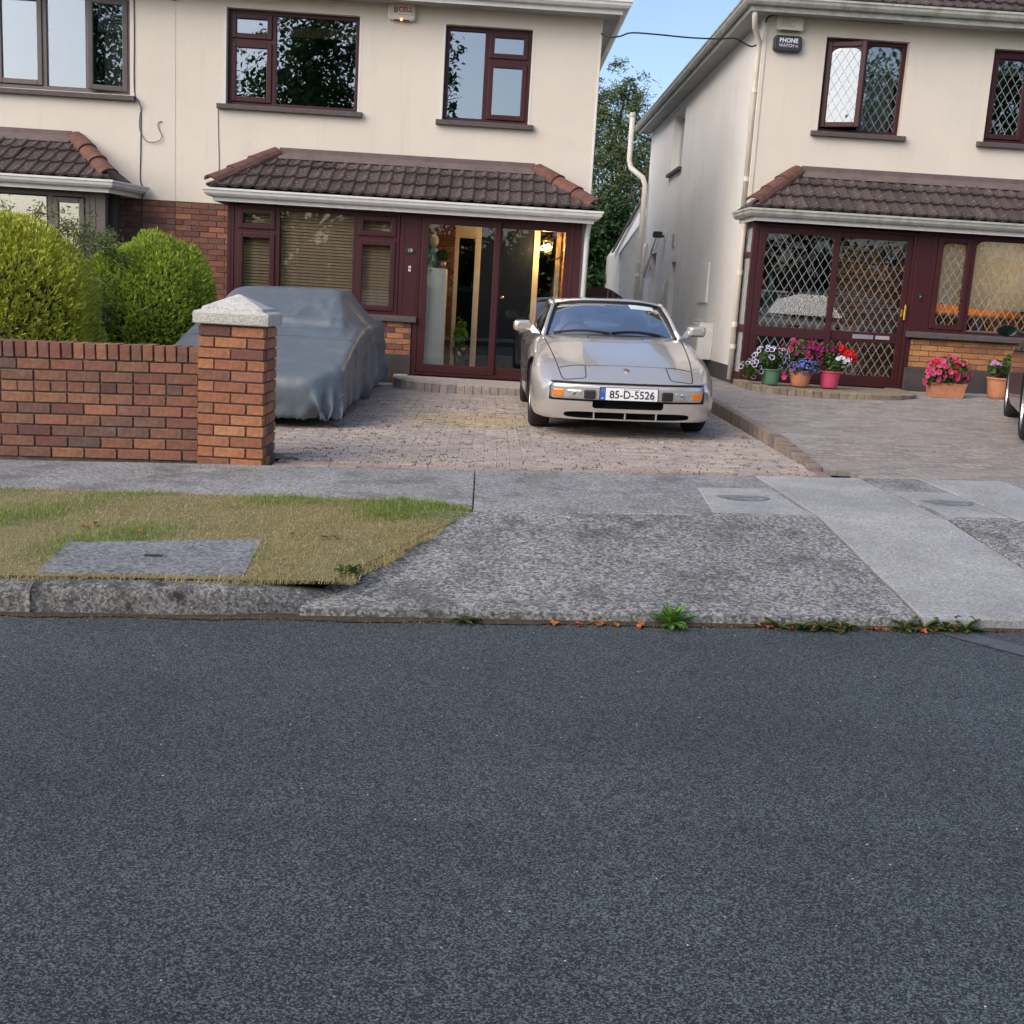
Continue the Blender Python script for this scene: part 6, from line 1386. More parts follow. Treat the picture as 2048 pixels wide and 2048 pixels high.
tree('tall feathery grey-green tree rising behind the passage between the houses', (3.6,36,.2), (3.7,36,7.6), [((2.9,36,3.2),(1.3,1.2,2.0)),((2.7,36,5.4),(.85,.9,1.4)),((3.5,36,6.0),(.8,.9,1.5)),((4.4,36.4,5.4),(1.1,1,1.8)),((3.45,36,7.6),(.36,.4,.9)),((2.6,36,7.0),(.4,.4,.8)),((4.0,36,7.4),(.42,.4,.75)),((3.0,36,7.0),(.3,.3,.9)),((4.6,36.4,3.2),(1.2,1.2,2.0)),((1.6,36.3,3.6),(.9,.9,1.9))], M_WILL, 36000, .15, group='trees behind the passage', lump=.3, aspect=4.2, clus=.2)
tree('dark glossy evergreen filling the end of the side passage', (2.2,31,.2), (2.3,31,3.6), [((2.1,31,2.0),(1.0,.9,1.7)),((2.9,31.5,2.4),(1.0,.9,1.6)),((1.7,31.2,3.1),(.75,.7,1.0)),((3.2,31.8,3.4),(.7,.7,.9))], M_LAUR, 16000, .14, group='trees behind the passage', aspect=2.2, shell=.3)
gt = thing('timber_gate', 'brown arched timber gate closing the side passage behind the sports car', 'gate', (2.4,25.6,.25))
for i in range(9):
    xa = 1.86+i*.118; mb = MB(); za_, zb_ = (1.36+.22*math.sin(math.pi*min(1, max(0, q_/9))) for q_ in (i, i+1)); mb.prism([(xa,25.6,.2),(xa+.112,25.6,.2),(xa+.112,25.6,zb_),(xa,25.6,za_)], (0,.025,0)); mb.build('board', mat('gate_stain', (.09,.035,.025), .8, .25, 8, .3, 60), gt)
mb = MB(); mb.box(1.86,2.92,25.63,25.66,.5,.6); mb.box(1.86,2.92,25.63,25.66,1.1,1.2); mb.build('rail', MATS['gate_stain'], gt)
# ---------------------------------------------------------------- flower pots
def blossom_mesh(nm, m_in, m_rim, r, rim=.68, petals=5, cup=.35, small=False):
    V = [(0,0,-cup*r*.6)]; F = []; mi = []; n = petals*4 if not small else 6
    for ring_, z_ in ((rim,0),(1,.12)):
        for i in range(n):
            a = 2*math.pi*i/n; rr = r*ring_*(1-.16*abs(math.cos(a*petals/2)) if not small else 1); V.append((rr*math.cos(a), rr*math.sin(a), r*cup*(ring_-.6)*.9))
    for i in range(n): F.append((0, 1+i, 1+(i+1) % n)); mi.append(0)
    for i in range(n): F.append((1+i, 1+n+i, 1+n+(i+1) % n, 1+(i+1) % n)); mi.append(1)
    me = npmesh(nm, V, F); me.materials.append(m_in); me.materials.append(m_rim)
    for p, k in zip(me.polygons, mi): p.material_index = k
    return me
def pm(nm, c, e=.5): return leafmat(nm, [c, tuple(x*.8 for x in c), tuple(min(1, x*1.15) for x in c)], .3, .6)
P_VIO, P_WH, P_MAG, P_RED, P_PNK, P_BLU, P_LIL = pm('petal_violet', (.045,.012,.13)), pm('petal_white', (.75,.72,.78)), pm('petal_magenta', (.28,.008,.11)), pm('petal_red', (.62,.012,.012)), pm('petal_pink', (.62,.09,.22)), pm('petal_blue', (.17,.18,.58)), pm('petal_lilac', (.62,.25,.52))
P_CER = pm('petal_cerise', (.60,.03,.09))
M_PETLEAF = leafmat('petunia_leaves', [hexc('3f5a2a'), hexc('517035'), hexc('2f4822'), hexc('60783c')], .3)
BL = dict(violet=blossom_mesh('blossom', P_VIO, P_WH, .036, .72), magenta=blossom_mesh('blossom', P_MAG, P_MAG, .036), magw=blossom_mesh('blossom', P_MAG, P_PNK, .034, .7), red=blossom_mesh('blossom', P_RED, P_RED, .034), white=blossom_mesh('blossom', P_WH, P_WH, .028), pink=blossom_mesh('blossom', P_PNK, P_PNK, .038), cerise=blossom_mesh('blossom', P_CER, P_PNK, .038, .7), blue=blossom_mesh('blossom', P_BLU, P_BLU, .013, small=True), lilac=blossom_mesh('blossom', P_LIL, P_LIL, .03))
def potted(label, loc, pot_prof, pm_, blobs, ribs=False, leafn=900, group='flower pots outside number 21', square=None, leafsize=.045):
    t = thing('potted_plant', label, 'potted plant', loc, group); mb = MB()
    if square:
        w, d, h = square; x, y, z = loc; rows = []
        for k, zz in ((.88,0),(1,h),(1.04,h),(1.04,h+.02),(.95,h+.02),(.93,h-.02)): rows.append([(x+sx*w*k/2, y+sy*d*k/2, z+zz) for sx, sy in ((-1,-1),(1,-1),(1,1),(-1,1),(-1,-1))])
        mb.grid(rows); mb.f.append((3,2,1,0)); mb.f.append(tuple(25+i for i in range(4))); top = h; pr = w*.4
    else:
        mb.lathe(pot_prof, loc, 36); top = max(p[1] for p in pot_prof); pr = max(p[0] for p in pot_prof)
    mb.build('pot', pm_, t, smooth=not square)
    mb = MB(); mb.lathe([(0,top-.015),(pr*.88,top-.02)], loc, 20) if not square else mb.box(loc[0]-square[0]*.45, loc[0]+square[0]*.45, loc[1]-square[1]*.45, loc[1]+square[1]*.45, loc[2]+top-.03, loc[2]+top-.015); mb.build('soil', M_SOIL, t)
    LP, LN = [], []
    for c, r, kinds, nb in blobs:
        cc_ = np.array(loc)+np.array(c); q, d = ball(int(leafn*np.prod(r)/.006), cc_, np.array(r)*.93, .3, .1, 5); LP.append(q); LN.append(d)
        mb = MB()
        for _ in range(7): limb(mb, (loc[0]+RNG.normal(0,pr*.3), loc[1]+RNG.normal(0,pr*.3), loc[2]+top-.02), cc_+RNG.normal(0,.4,3)*np.array(r), .004, .002, 3, .1)
        mb.build('stem', M_PETLEAF, t)
        for i in range(nb):
            d = RNG.normal(size=3); d[1] -= .75; d[2] += .35; d /= np.linalg.norm(d); p = cc_+d*np.array(r)*RNG.uniform(.92,1.1); q_ = Vector(d+RNG.normal(0,.25,3)+np.array([0,-.25,0])).to_track_quat('Z','Y').to_euler()
            s_ = RNG.uniform(.75,1.15); piece('blossom', BL[kinds[RNG.integers(0,len(kinds))]], t, tuple(p), q_, (s_,s_,s_))
    q = np.concatenate(LP); d = np.concatenate(LN); k_ = q[:,2] > loc[2]+.01; o = leafcloud('leaves', q[k_], d[k_], leafsize, M_PETLEAF, t, 1.7, .8, .3); tag(o, kind='stuff'); return t
def prof(rt, rb, h, ribs=0):
    P = [(0,0),(rb,0)]
    for i in range(1, 13):
        t_ = i/13; r_ = rb+(rt-rb)*t_**.8; P.append((r_+(.006*math.sin(i*math.pi*.999+.5*math.pi) if ribs else 0), h*t_*.92))
    return P+[(rt+.004,h*.92),(rt+.010,h*.93),(rt+.010,h),(rt-.006,h),(rt-.015,h*.88)]
TC = mat('terracotta', (.48,.20,.10), .85, .2, 12, .4, 60); GP = mat('green_pot', (.10,.22,.13), .6, .15, 14, .3, 90); PP_ = mat('pink_pot', (.52,.06,.13), .6, .15, 14, .3, 90)
zs_ = .331
potted('green pot of violet petunias with white edges on the block step', (3.62,14.50,zs_), prof(.128,.098,.20), GP, [((-.03,-.02,.34),(.23,.17,.15),['violet'],30), ((-.26,-.06,.20),(.15,.12,.13),['violet'],18), ((.14,.03,.38),(.07,.07,.06),['red'],9)])
potted('ribbed terracotta pot of magenta petunias and trailing blue lobelia on the step', (4.00,14.47,zs_), prof(.145,.105,.20,1), TC, [((.0,.04,.44),(.25,.16,.17),['magenta','magw'],40), ((.02,-.10,.25),(.19,.10,.11),['blue'],120), ((-.2,-.02,.12),(.04,.04,.06),['pink'],3)])
potted('pink pot of red and white geraniums and magenta petunias on the step', (4.385,14.48,zs_), prof(.130,.098,.215), PP_, [((-.10,.03,.42),(.17,.12,.16),['magenta'],24), ((.10,.0,.50),(.07,.06,.05),['red'],12), ((.22,-.03,.42),(.10,.08,.09),['red'],26), ((.12,-.10,.35),(.10,.06,.07),['white'],22), ((.05,.02,.3),(.16,.12,.1),['white'],1)])
potted('rectangular terracotta planter of cerise and pink petunias against the brick bay', (5.88,14.42,rdrive_z(5.9,14.4)-.0), None, TC, [((0,0,.33),(.30,.17,.19),['cerise','cerise','pink','red'],66), ((-.2,-.05,.22),(.12,.10,.10),['pink'],9)], square=(.46,.19,.165))
potted('round ribbed terracotta pot with lilac blooms and spiky leaves by the dark car', (6.60,14.50,rdrive_z(6.6,14.5)), prof(.155,.115,.27,1), TC, [((-.08,-.02,.40),(.13,.10,.10),['lilac'],12), ((.12,0,.42),(.16,.12,.16),['lilac'],1)], leafsize=.07)
# kerb-side weeds
def rosette(label, loc, n, L, m, group=None, cat='weed', up=.9, name='weed', wd=.16):
    t = thing(name, label, cat, loc, group); V = []; F = []; rr = random.Random(int(loc[0]*100))
    for i in range(n):
        a = rr.uniform(0, 2*math.pi); el = rr.uniform(.25,1.2)*up; l = L*rr.uniform(.55,1.1); rows = []
        for k, w_ in ((0,.15),(.3,.6),(.6,1.0),(.85,.7),(1,.05)):
            e = el-k*.55; r_ = l*(k*math.cos(el)*1.0); z_ = l*(math.sin(el)*k-.35*k*k*.8); w = l*wd*w_*(1+.25*math.sin(k*19+i))
            rows.append([(r_*math.cos(a)-w*math.sin(a), r_*math.sin(a)+w*math.cos(a), z_+.008), (r_*math.cos(a), r_*math.sin(a), z_), (r_*math.cos(a)+w*math.sin(a), r_*math.sin(a)-w*math.cos(a), z_+.008)])
        o = len(V); V += [p for r in rows for p in r]; F += [(o+i_*3+j, o+i_*3+j+1, o+(i_+1)*3+j+1, o+(i_+1)*3+j) for i_ in range(4) for j in range(2)]
    V = [(x, y, max(z, .002)) for x, y, z in V]
    me = npmesh('leaves', V, F); o = link('leaves', me, m, t, (0,0,0)); return t
M_WEED = leafmat('fresh_weed', [hexc('55802c'), hexc('6c963a'), hexc('446d22')], .35); M_WEED2 = leafmat('dull_weed', [hexc('4a5c30'), hexc('5c6c3c'), hexc('3c4c28'), hexc('6c6a3c')], .3)
rzz = lambda x: gz(x)+ROAD_OFF+.006
rosette('bright green broad-leaved weed growing at the dropped kerb', (.905, kerb_y(.905)-.015, rzz(.9)), 44, .135, M_WEED, up=1.15, wd=.11)
rosette('low flat green weed at the kerb below the driveway apron', (-.05, kerb_y(-.05)-.02, rzz(0)), 20, .085, M_WEED2, up=.6)
for i, x in enumerate((1.42,1.52,1.62,1.72)): rosette('dull green dandelion clump along the dropped kerb with dry stalks', (x, kerb_y(x)-.02+.01*(i % 2), rzz(x)), 16, .10, M_WEED2, 'dandelion clumps at the kerb', up=.7)
for i, x in enumerate((2.02,2.12,2.22,2.32)): rosette('dark green ragged weed at the kerb beside the pale apron slab', (x, kerb_y(x)-.015, rzz(x)), 18, .10, M_WEED2, 'ragged weeds by the pale slab', up=.85)
rosette('small dark weed at the corner of the grass verge', (-.62, 5.22, vz(-.62,5.2)), 30, .085, M_WEED2, up=.7); 
st = thing('dandelion', 'tall thin dandelion stalk with pale seed head above the kerb weeds', 'weed', (1.60, kerb_y(1.6)-.01, rzz(1.6))); mb = MB(); x = 1.60; mb.tube([(x,kerb_y(x)-.01,rzz(x)),(x+.004,kerb_y(x)-.01,rzz(x)+.12),(x-.004,kerb_y(x)-.012,rzz(x)+.235)], .0018, 5); mb.build('stalk', mat('stalk_pink', (.32,.20,.15), .8), st); mb = MB(); mb.lathe([(0,-.006),(.004,-.004),(.006,0),(.004,.004),(0,.006)], (x-.004,kerb_y(x)-.012,rzz(x)+.24), 8); mb.build('seed_head', mat('seed_fluff', (.55,.53,.48), .95), st)
# fallen leaves
M_FALL = mat('fallen_leaf', (.4,.13,.03), .8, ramp=[hexc('8f4c28'), hexc('743420'), hexc('a4622c'), hexc('5f3c24')])
def leaf_me(s):
    P = [(math.cos(a)*s*(1+.35*math.cos(5*a)), math.sin(a)*s*(1+.35*math.cos(5*a))*.8, .004+.006*math.sin(3*a)) for a in np.linspace(0, 2*math.pi, 21)[:-1]]
    me = npmesh('fallen_leaf', [(0,0,.010)]+P, [(0, 1+i, 1+(i+1) % 20) for i in range(20)]); me.materials.append(M_FALL); return me
LM = [leaf_me(s) for s in (.012,.016,.022)]
def fallen(x, y, z, lab, grp): o = bpy.data.objects.new('fallen_leaf', LM[RNG.integers(0,3)]); C.objects.link(o); o.location = (x, y, z); o.rotation_euler = (RNG.uniform(-.4,.4), RNG.uniform(-.4,.4), RNG.uniform(0,6)); tag(o, lab, 'leaf', grp)
for x in list(RNG.uniform(.2,.9,9))+list(RNG.uniform(1.3,2.3,14)): fallen(x, kerb_y(x)-RNG.uniform(.005,.05), rzz(x)+.004, 'dry orange leaf lying in the gutter at the dropped kerb', 'fallen leaves in the gutter')
for _ in range(7): x, y = RNG.uniform(-2.4,-.7), RNG.uniform(5.6,5.95); fallen(x, y, vz(x,y)+.02, 'small russet leaf caught in the verge grass', 'fallen leaves on the verge')
# gutter debris (straw, soil) along the kerb foot
gp_ = [(x, kerb_y(x)-abs(RNG.normal(0,.018))) for x in RNG.uniform(-3.2,3.4,2600)]
blades('gutter_straw', gp_, .012, .0014, mat('gutter_straw', (.30,.21,.10), .95, ramp=[hexc('a58a58'), hexc('7c6440'), hexc('5a4a34'), hexc('8a6a40')]), 3.0, zf=lambda x, y: rzz(x)-.004)
mb = MB(); P = []
for i in range(90): x = -3.4+6.8*i/89; w = .022+.014*math.sin(x*9)+.008*math.sin(x*31); P.append([(x, kerb_y(x)-w, rzz(x)-.001), (x, kerb_y(x)-w*.3, rzz(x)+.008), (x, kerb_y(x)+.03, rzz(x)+.014)])
mb.grid([list(r) for r in zip(*P)]); tag(mb.build('gutter_silt', M_SOIL, None, smooth=True), kind='stuff')
# a few light specks on the road
# ================================================================ THINGS ON AND IN THE HOUSES
M_BOXW = mat('alarm_cream', (.66,.62,.52), .5, .06, 8); M_BOXB = mat('alarm_black', (.03,.032,.036), .45)
def rbox(mb, x0, x1, z0, z1, y0, y1, r=.03, n=5):
    P = []
    for cx_, cz_, a0 in ((x1-r,z1-r,0),(x0+r,z1-r,90),(x0+r,z0+r,180),(x1-r,z0+r,270)):
        for k in range(n+1): a = R(a0+90*k/n); P.append((cx_+r*math.cos(a), y1, cz_+r*math.sin(a)))
    n_ = len(P); cx_, cz_ = (x0+x1)/2, (z0+z1)/2; rows = [P, [(x, y0+.018, z) for x, y, z in P], [(cx_+(x-cx_)*.95, y0+.004, cz_+(z-cz_)*.93) for x, y, z in P], [(cx_+(x-cx_)*.88, y0, cz_+(z-cz_)*.84) for x, y, z in P]]
    V = [p for r_ in rows for p in r_]; F = [(i*n_+j, i*n_+(j+1) % n_, (i+1)*n_+(j+1) % n_, (i+1)*n_+j) for i in range(3) for j in range(n_)]+[tuple(range(3*n_, 4*n_))]; mb.add(V, F)
ab = thing('alarm_box', 'cream burglar alarm box marked CELL with a glowing red light', 'alarm box', (-1.39, FY, 4.73)); mb = MB(); rbox(mb, -1.575,-1.215,4.715,4.925, FY-.075, FY-.001, .045); mb.build('casing', M_BOXW, ab, smooth=False, bevel=.003)
lettering('CELL', .085, (-1.345, FY-.0765, 4.845), mat('sign_red', (.42,.02,.03), .5), ab, bold=.002)
mb = MB()
for k in range(3):
    c_ = (-1.44+.0*k, 4.842); rr = .045+.018*k; P = [(c_[0]+.03-rr*math.cos(a), FY-.0762, c_[1]+rr*.95*math.sin(a)) for a in np.linspace(-.62,.62,9)]; mb.tube(P, .0045, 5)
mb.build('arc_mark', M_INK, ab)
mb = MB(); mb.box(-1.44,-1.30,FY-.0768,FY-.0755,4.782,4.787); mb.box(-1.29,-1.23,FY-.0768,FY-.0755,4.782,4.787); mb.build('small_print', mat('faded_print', (.35,.22,.2), .7), ab)
mb = MB(); mb.prism([(-1.50,FY-.072,4.712),(-1.46,FY-.072,4.738),(-1.33,FY-.072,4.738),(-1.29,FY-.072,4.712)], (0,.05,0)); mb.build('strobe_lens', mat('dark_red_lens', (.05,.008,.012), .3), ab)
mb = MB(); mb.lathe([(0,-.016),(.010,-.012),(.014,0),(.010,.012),(0,.016)], (-1.395,FY-.074,4.722), 10); mb.build('led', mat('led_red', (.9,.1,.03), .5, emit=(1,.16,.05), estr=9), ab)
a2 = thing('alarm_box', 'faded cream alarm box with worn lettering under the eaves of number 21', 'alarm box', (3.72, FY, 4.92)); mb = MB(); rbox(mb, 3.545,3.905,4.905,5.085, FY-.085, FY-.001, .03); mb.build('casing', M_BOXW, a2)
M_FADE = mat('faded_grey_print', (.36,.37,.36), .8)
for i, tx in enumerate(('GUARD', 'ELECTRICAL', 'ALARMS', 'PH: 8462465')): lettering(tx, .034, (3.60, FY-.0862, 5.056-.033*i), M_FADE, a2, align='LEFT', shear=.15)
mb = MB(); mb.prism([(3.60,FY-.08,4.902),(3.65,FY-.08,4.922),(3.80,FY-.08,4.922),(3.85,FY-.08,4.902)], (0,.05,0)); mb.build('strobe_lens', MATS['dark_red_lens'], a2)
a3 = thing('alarm_box', 'black alarm box reading PHONE WATCH below the cream box on number 21', 'alarm box', (3.72, FY, 4.65)); mb = MB(); rbox(mb, 3.53,3.905,4.645,4.845, FY-.085, FY-.001, .045); mb.build('casing', M_BOXB, a3)
M_PRW = mat('print_white', (.72,.76,.82), .5); M_PRL = mat('print_lilac', (.62,.56,.62), .5)
lettering('PHONE', .074, (3.72, FY-.0862, 4.778), M_PRW, a3, bold=.0025); lettering('WATCH', .054, (3.695, FY-.0862, 4.715), M_PRL, a3, bold=.001)
mb = MB(); mb.prism([(3.80,FY-.0862,4.715),(3.845,FY-.0862,4.735),(3.845,FY-.0862,4.692)], (0,.001,0)); mb.build('wave_mark', mat('wave_grey', (.3,.33,.38), .5), a3)
mb = MB(); mb.box(3.60,3.84,FY-.07,FY-.02,4.637,4.650,.004); mb.build('strobe_lens', MATS['dark_red_lens'], a3)
# number plates, bells, letterbox, handle
np_ = thing('number_plate', 'small oval black house number 19 on the maroon post', 'house number', (-1.118, BY, 1.76)); mb = MB(); mb.prism([(-1.118+.062*math.cos(a), BY-.003, 1.76+.044*math.sin(a)) for a in np.linspace(0, 2*math.pi, 25)[:-1]], (0,-.012,0)); mb.build('plaque', M_BLACK, np_, bevel=.002); lettering('19', .062, (-1.118, BY-.0156, 1.76), mat('number_cream', (.62,.56,.42), .5), np_)
be = thing('door_bell', 'small white bell push under the house number 19', 'bell', (-1.113, BY, 1.53)); mb = MB(); mb.box(-1.131,-1.096,BY-.018,BY-.003,1.49,1.565,.003); mb.build('casing', mat('bell_cream', (.55,.48,.42), .5), be); mb = MB(); mb.lathe([(0,-.024),(.009,-.022),(.010,-.018)], (-1.113,BY,1.53), 12, 'y'); mb.build('button', M_BLACK, be)
n2 = thing('number_plate', 'black house number 21 plaque on the brick inside the leaded porch', 'house number', (5.40,15.74,2.04)); mb = MB(); mb.box(5.30,5.50,15.725,15.74,1.97,2.11,.004); mb.build('plaque', M_BLACK, n2); lettering('21', .12, (5.40,15.7235,2.04), mat('number_white', (.75,.75,.70), .5), n2, shear=.15, bold=.002)
b2 = thing('door_bell', 'dark bell push on the maroon post of number 21', 'bell', (5.69,BY,1.56)); mb = MB(); mb.box(5.672,5.712,BY-.020,BY-.003,1.52,1.61,.003); mb.build('casing', M_BLACK, b2); mb = MB(); mb.lathe([(0,-.027),(.009,-.025),(.010,-.02)], (5.692,BY,1.565), 12, 'y'); mb.build('button', mat('bell_grey', (.3,.32,.36), .4), b2)
hd = thing('brass_pull', 'polished brass pull handle on the leaded porch door', 'handle', (5.51,BY,1.33)); mb = MB(); mb.box(5.497,5.528,BY-.030,BY+.037,1.24,1.45,.006); mb.build('grip', mat('polished_brass', (.80,.55,.14), .2, metal=1), hd); mb = MB(); mb.box(5.468,5.492,BY+.010,BY+.037,1.28,1.38,.003); mb.build('backplate', MATS['polished_brass'], hd)
lb = thing('letter_box', 'silver letter plate in the middle rail of the leaded door', 'letter box', (5.02,BY,.99)); mb = MB(); mb.box(4.86,5.14,BY+.024,BY+.036,.962,1.022,.004); mb.build('flap', mat('satin_silver', (.45,.46,.46), .35, metal=.8), lb); mb = MB(); mb.box(5.17,5.36,BY+.026,BY+.036,.968,1.018,.003); mb.build('nameplate', mat('nameplate_grey', (.33,.32,.31), .5), lb)
# small light under bay gutter of 21
sg = thing('soffit_lamp', 'small round white lamp under the bay gutter of number 21', 'lamp', (4.93,GY+.28,2.49)); mb = MB(); mb.lathe([(0,-.06),(.03,-.055),(.042,-.03),(.035,0)], (4.93,GY+.28,2.497), 16); mb.build('globe', mat('pale_globe', (.72,.66,.62), .4), sg, smooth=True)
# porch lantern (lit)
lx, ly, lz = .715, 15.72, 1.94
ln = thing('wall_lantern', 'lit six-sided black carriage lantern glowing warm inside the porch', 'lantern', (lx, ly, lz-.12)); mb = MB()
def hexring(r, z): return [(lx+r*math.cos(math.pi/3*k+.3), ly+r*math.sin(math.pi/3*k+.3), z) for k in range(6)]
for k in range(6):
    a, b = hexring(.045, lz-.10)[k], hexring(.075, lz+.07)[k]; mb.tube([a, b], .005, 5)
mb.lathe([(0,.17),(.012,.16),(.010,.13),(.045,.115),(.085,.075),(.08,.07),(0,.075)], (lx,ly,lz), 6); mb.lathe([(0,-.125),(.02,-.12),(.05,-.10),(.0,-.098)], (lx,ly,lz), 6)
mb.tube([(lx,ly,lz-.11),(lx+.03,ly,lz-.17),(lx+.12,ly,lz-.16),(lx+.20,ly,lz-.12)], .009, 6); mb.box(lx+.19,lx+.206,ly-.04,ly+.04,lz-.20,lz-.05); mb.build('lantern_frame', M_BLACK, ln)
mb = MB(); mb.grid([hexring(.043, lz-.10)+[hexring(.043, lz-.10)[0]], hexring(.072, lz+.07)+[hexring(.072, lz+.07)[0]]]); mb.build('lantern_glass', glass('lantern_glass', (1,.95,.85), .02, .6), ln)
mb = MB(); mb.lathe([(0,-.06),(.022,-.045),(.030,-.015),(.022,.02),(.012,.04),(0,.045)], (lx,ly,lz), 14); mb.build('bulb', mat('bulb_glow', (1,.8,.5), .5, emit=(1,.62,.22), estr=26), ln, smooth=True)
pl_ = bpy.data.lights.new('lantern_light', 'POINT'); pl_.energy = 26.0; pl_.color = (1,.60,.22); pl_.shadow_soft_size = .04; po = bpy.data.objects.new('lantern_light', pl_); C.objects.link(po); po.parent = ln; po.location = (-.045, -.05, .12)
# porch contents of 19
cb = thing('cabinet', 'tall plain white cabinet standing just inside the glazed porch', 'cabinet', (-.78,15.55,.143)); mb = MB(); mb.box(-.945,-.635,15.36,15.72,.143,1.56,.008); mb.build('carcass', mat('cabinet_white', (.66,.70,.67), .5), cb); mb = MB(); mb.box(-.940,-.640,15.345,15.358,.16,1.545,.003); mb.build('door_front', MATS['cabinet_white'], cb)
va = thing('teal_jar', 'teal ceramic jar on top of the white cabinet', 'jar', (-.86,15.52,1.56)); mb = MB(); mb.lathe([(0,0),(.07,0),(.085,.03),(.085,.24),(.07,.27),(0,.27)], (-.86,15.52,1.562), 20); mb.build('jar_body', mat('teal_glaze', (.12,.30,.30), .35), va, smooth=True)
gb = thing('decor_ball', 'cream football perched on the teal jar', 'ball', (-.85,15.50,1.83)); bm = bmesh.new(); bmesh.ops.create_icosphere(bm, subdivisions=3, radius=.088); me = bpy.data.meshes.new('ball_skin'); bm.to_mesh(me); bm.free(); [setattr(p, 'use_smooth', True) for p in me.polygons]; me.transform(Matrix.Translation((0,0,.088))); link('ball_skin', me, mat('ball_cream', (.50,.46,.34), .6), gb); mb = MB(); mb.tube([(.085*math.sin(a)*.7, -.085*math.cos(a), .088+.06*math.sin(a)) for a in np.linspace(-.8,.8,9)], .003, 4); mb.tube([(0,-.088,.088),(0,-.06,.02)], .003, 4); mb.build('seam', M_BLACK, gb)
pp = thing('house_plant', 'small spiky plant in a silver pot on the white cabinet', 'plant', (-.70,15.48,1.562)); mb = MB(); mb.lathe([(0,0),(.045,0),(.055,.10),(.05,.10),(.045,.08),(0,.08)], (-.70,15.48,1.562), 18); mb.build('pot', mat('silver_pot', (.35,.35,.35), .35, metal=.7), pp, smooth=True); q, d = ball(260, (-.70,15.48,1.73), (.08,.07,.08), .2); leafcloud('leaves', q, d, .05, M_LAUR, pp, 4)
gl = thing('vase_plant', 'bright green leafy plant in a glass vase on the porch floor', 'plant', (-.42,15.82,.143)); mb = MB(); mb.lathe([(0,0),(.06,0),(.075,.22),(.11,.36),(.105,.36),(.07,.22),(.055,.02),(0,.02)], (-.42,15.80,.145), 24); mb.build('vase', glass('vase_glass', (.5,.8,.75), .08), gl, smooth=True); mb = MB(); rr = random.Random(4)
for i in range(9):
    a = rr.uniform(0,6.28); tip = (-.42+.05*math.cos(a), 15.80+.04*math.sin(a), .45+.42*rr.random()); limb(mb, (-.42,15.8,.2), tip, .006, .004, 3, .05)
mb.build('stem', M_WEED, gl); q, d = ball(160, (-.42,15.8,.68), (.085,.07,.25), .2); leafcloud('leaves', q, d, .09, M_WEED, gl, 1.6)
# venetian blinds in the bay of 19
M_SLAT = mat('wood_slat', (.70,.52,.34), .5, .15, 9)
sv, sf = None, None
for i, (a, b, lab) in enumerate(((-3.36,-2.885,'narrow wooden venetian blind in the side light next to the brick wall'), (-2.84,-1.86,'wide wooden venetian blind in the fixed middle pane of the bay'), (-1.815,-1.31,'narrow wooden venetian blind in the side light next to the maroon post'))):
    t = thing('venetian_blind', lab, 'blind', ((a+b)/2, BY+.16, .95)); v, f = chbox(0, b-a, -.022, .022, -.0012, .0012, .0005); me = npmesh('slat', v, f); me.materials.append(M_SLAT); zz = .965
    while zz < 2.15: piece('slat', me, t, (a, BY+.16, zz), (R(52),0,0)); zz += .0405
    mb = MB(); mb.box(a, b, BY+.13, BY+.19, 2.155, 2.19); mb.build('head_rail', M_SLAT, t)
    mb = MB(); mb.tube([((a+b)/2,BY+.133,.96),((a+b)/2,BY+.133,2.16)], .002, 4); mb.build('cord', M_SLAT, t)
# curtains and blinds upstairs / number 21
def curtain(label, x0, x1, y, z0, z1, m, waist=0., amp=.03, cat='curtain', taper=0.):
    n = 40; rows = []
    for k in range(13):
        t = k/12; z = z1+(z0-z1)*t; xa, xb_ = x0+taper*t*(x1-x0), x1; rows.append([(xa+(xb_-xa)*i/n, y+amp*math.sin(i*1.35+.3*math.sin(k*.5))*(.5+.5*t), z) for i in range(n+1)])
    mb = MB(); mb.grid(rows); o = mb.build('curtain', m, None, smooth=True); tag(o, label, cat); return o
M_NET = mat('grey_curtain', (.46,.48,.46), .9, .1, 12); M_CREAMC = mat('cream_curtain', (.55,.50,.40), .9, .1, 12); M_ROLLER = leafmat('cream_roller', [(.84,.82,.72),(.83,.81,.71)], .5, .8)
curtain('grey-white curtain tied at the right of the leaded bedroom window', 4.98,5.33, FY+.36, 3.7, 4.72, M_NET, taper=-.35)
curtain('cream curtain in the open casement of the left neighbour', -5.42,-5.02, FY+.40, 3.6, 4.55, M_CREAMC)
def shade(label, x0, x1, z0, z1, y, m, cat='blind'):
    t = thing('roller_blind', label, cat, ((x0+x1)/2, y, z0)); mb = MB(); mb.box(x0, x1, y, y+.004, z0, z1); mb.build('fabric', m, t); mb = MB(); mb.box(x0, x1, y-.006, y+.010, z0-.02, z0); mb.build('bottom_rail', m, t); mb = MB(); mb.tube([(x0,y+.02,z1+.02),(x1,y+.02,z1+.02)], .022, 10); mb.build('roller', m, t)
shade('pulled down cream roller blind in the narrow leaded bay light', 5.84,6.33,1.50,2.38,BY+.12,M_ROLLER)
shade('wide cream roller blind in the large leaded bay light', 6.35,7.85,1.47,2.38,BY+.122,M_ROLLER)
shade('short pale roller blind at the top of the leaded bedroom window', 4.84,5.34,4.52,4.83,FY+.30,M_NET)
shade('half lowered blind in the open casement of the left neighbour', -5.48,-5.0,4.42,4.72,FY+.33,M_NET)
shade('half lowered blind in the far leaded bedroom window', 6.56,7.6,4.62,4.83,FY+.30,M_NET)
lp = bpy.data.lights.new('room_light', 'POINT'); lp.energy = 11; lp.color = (1,.62,.20); lp.shadow_soft_size = .12
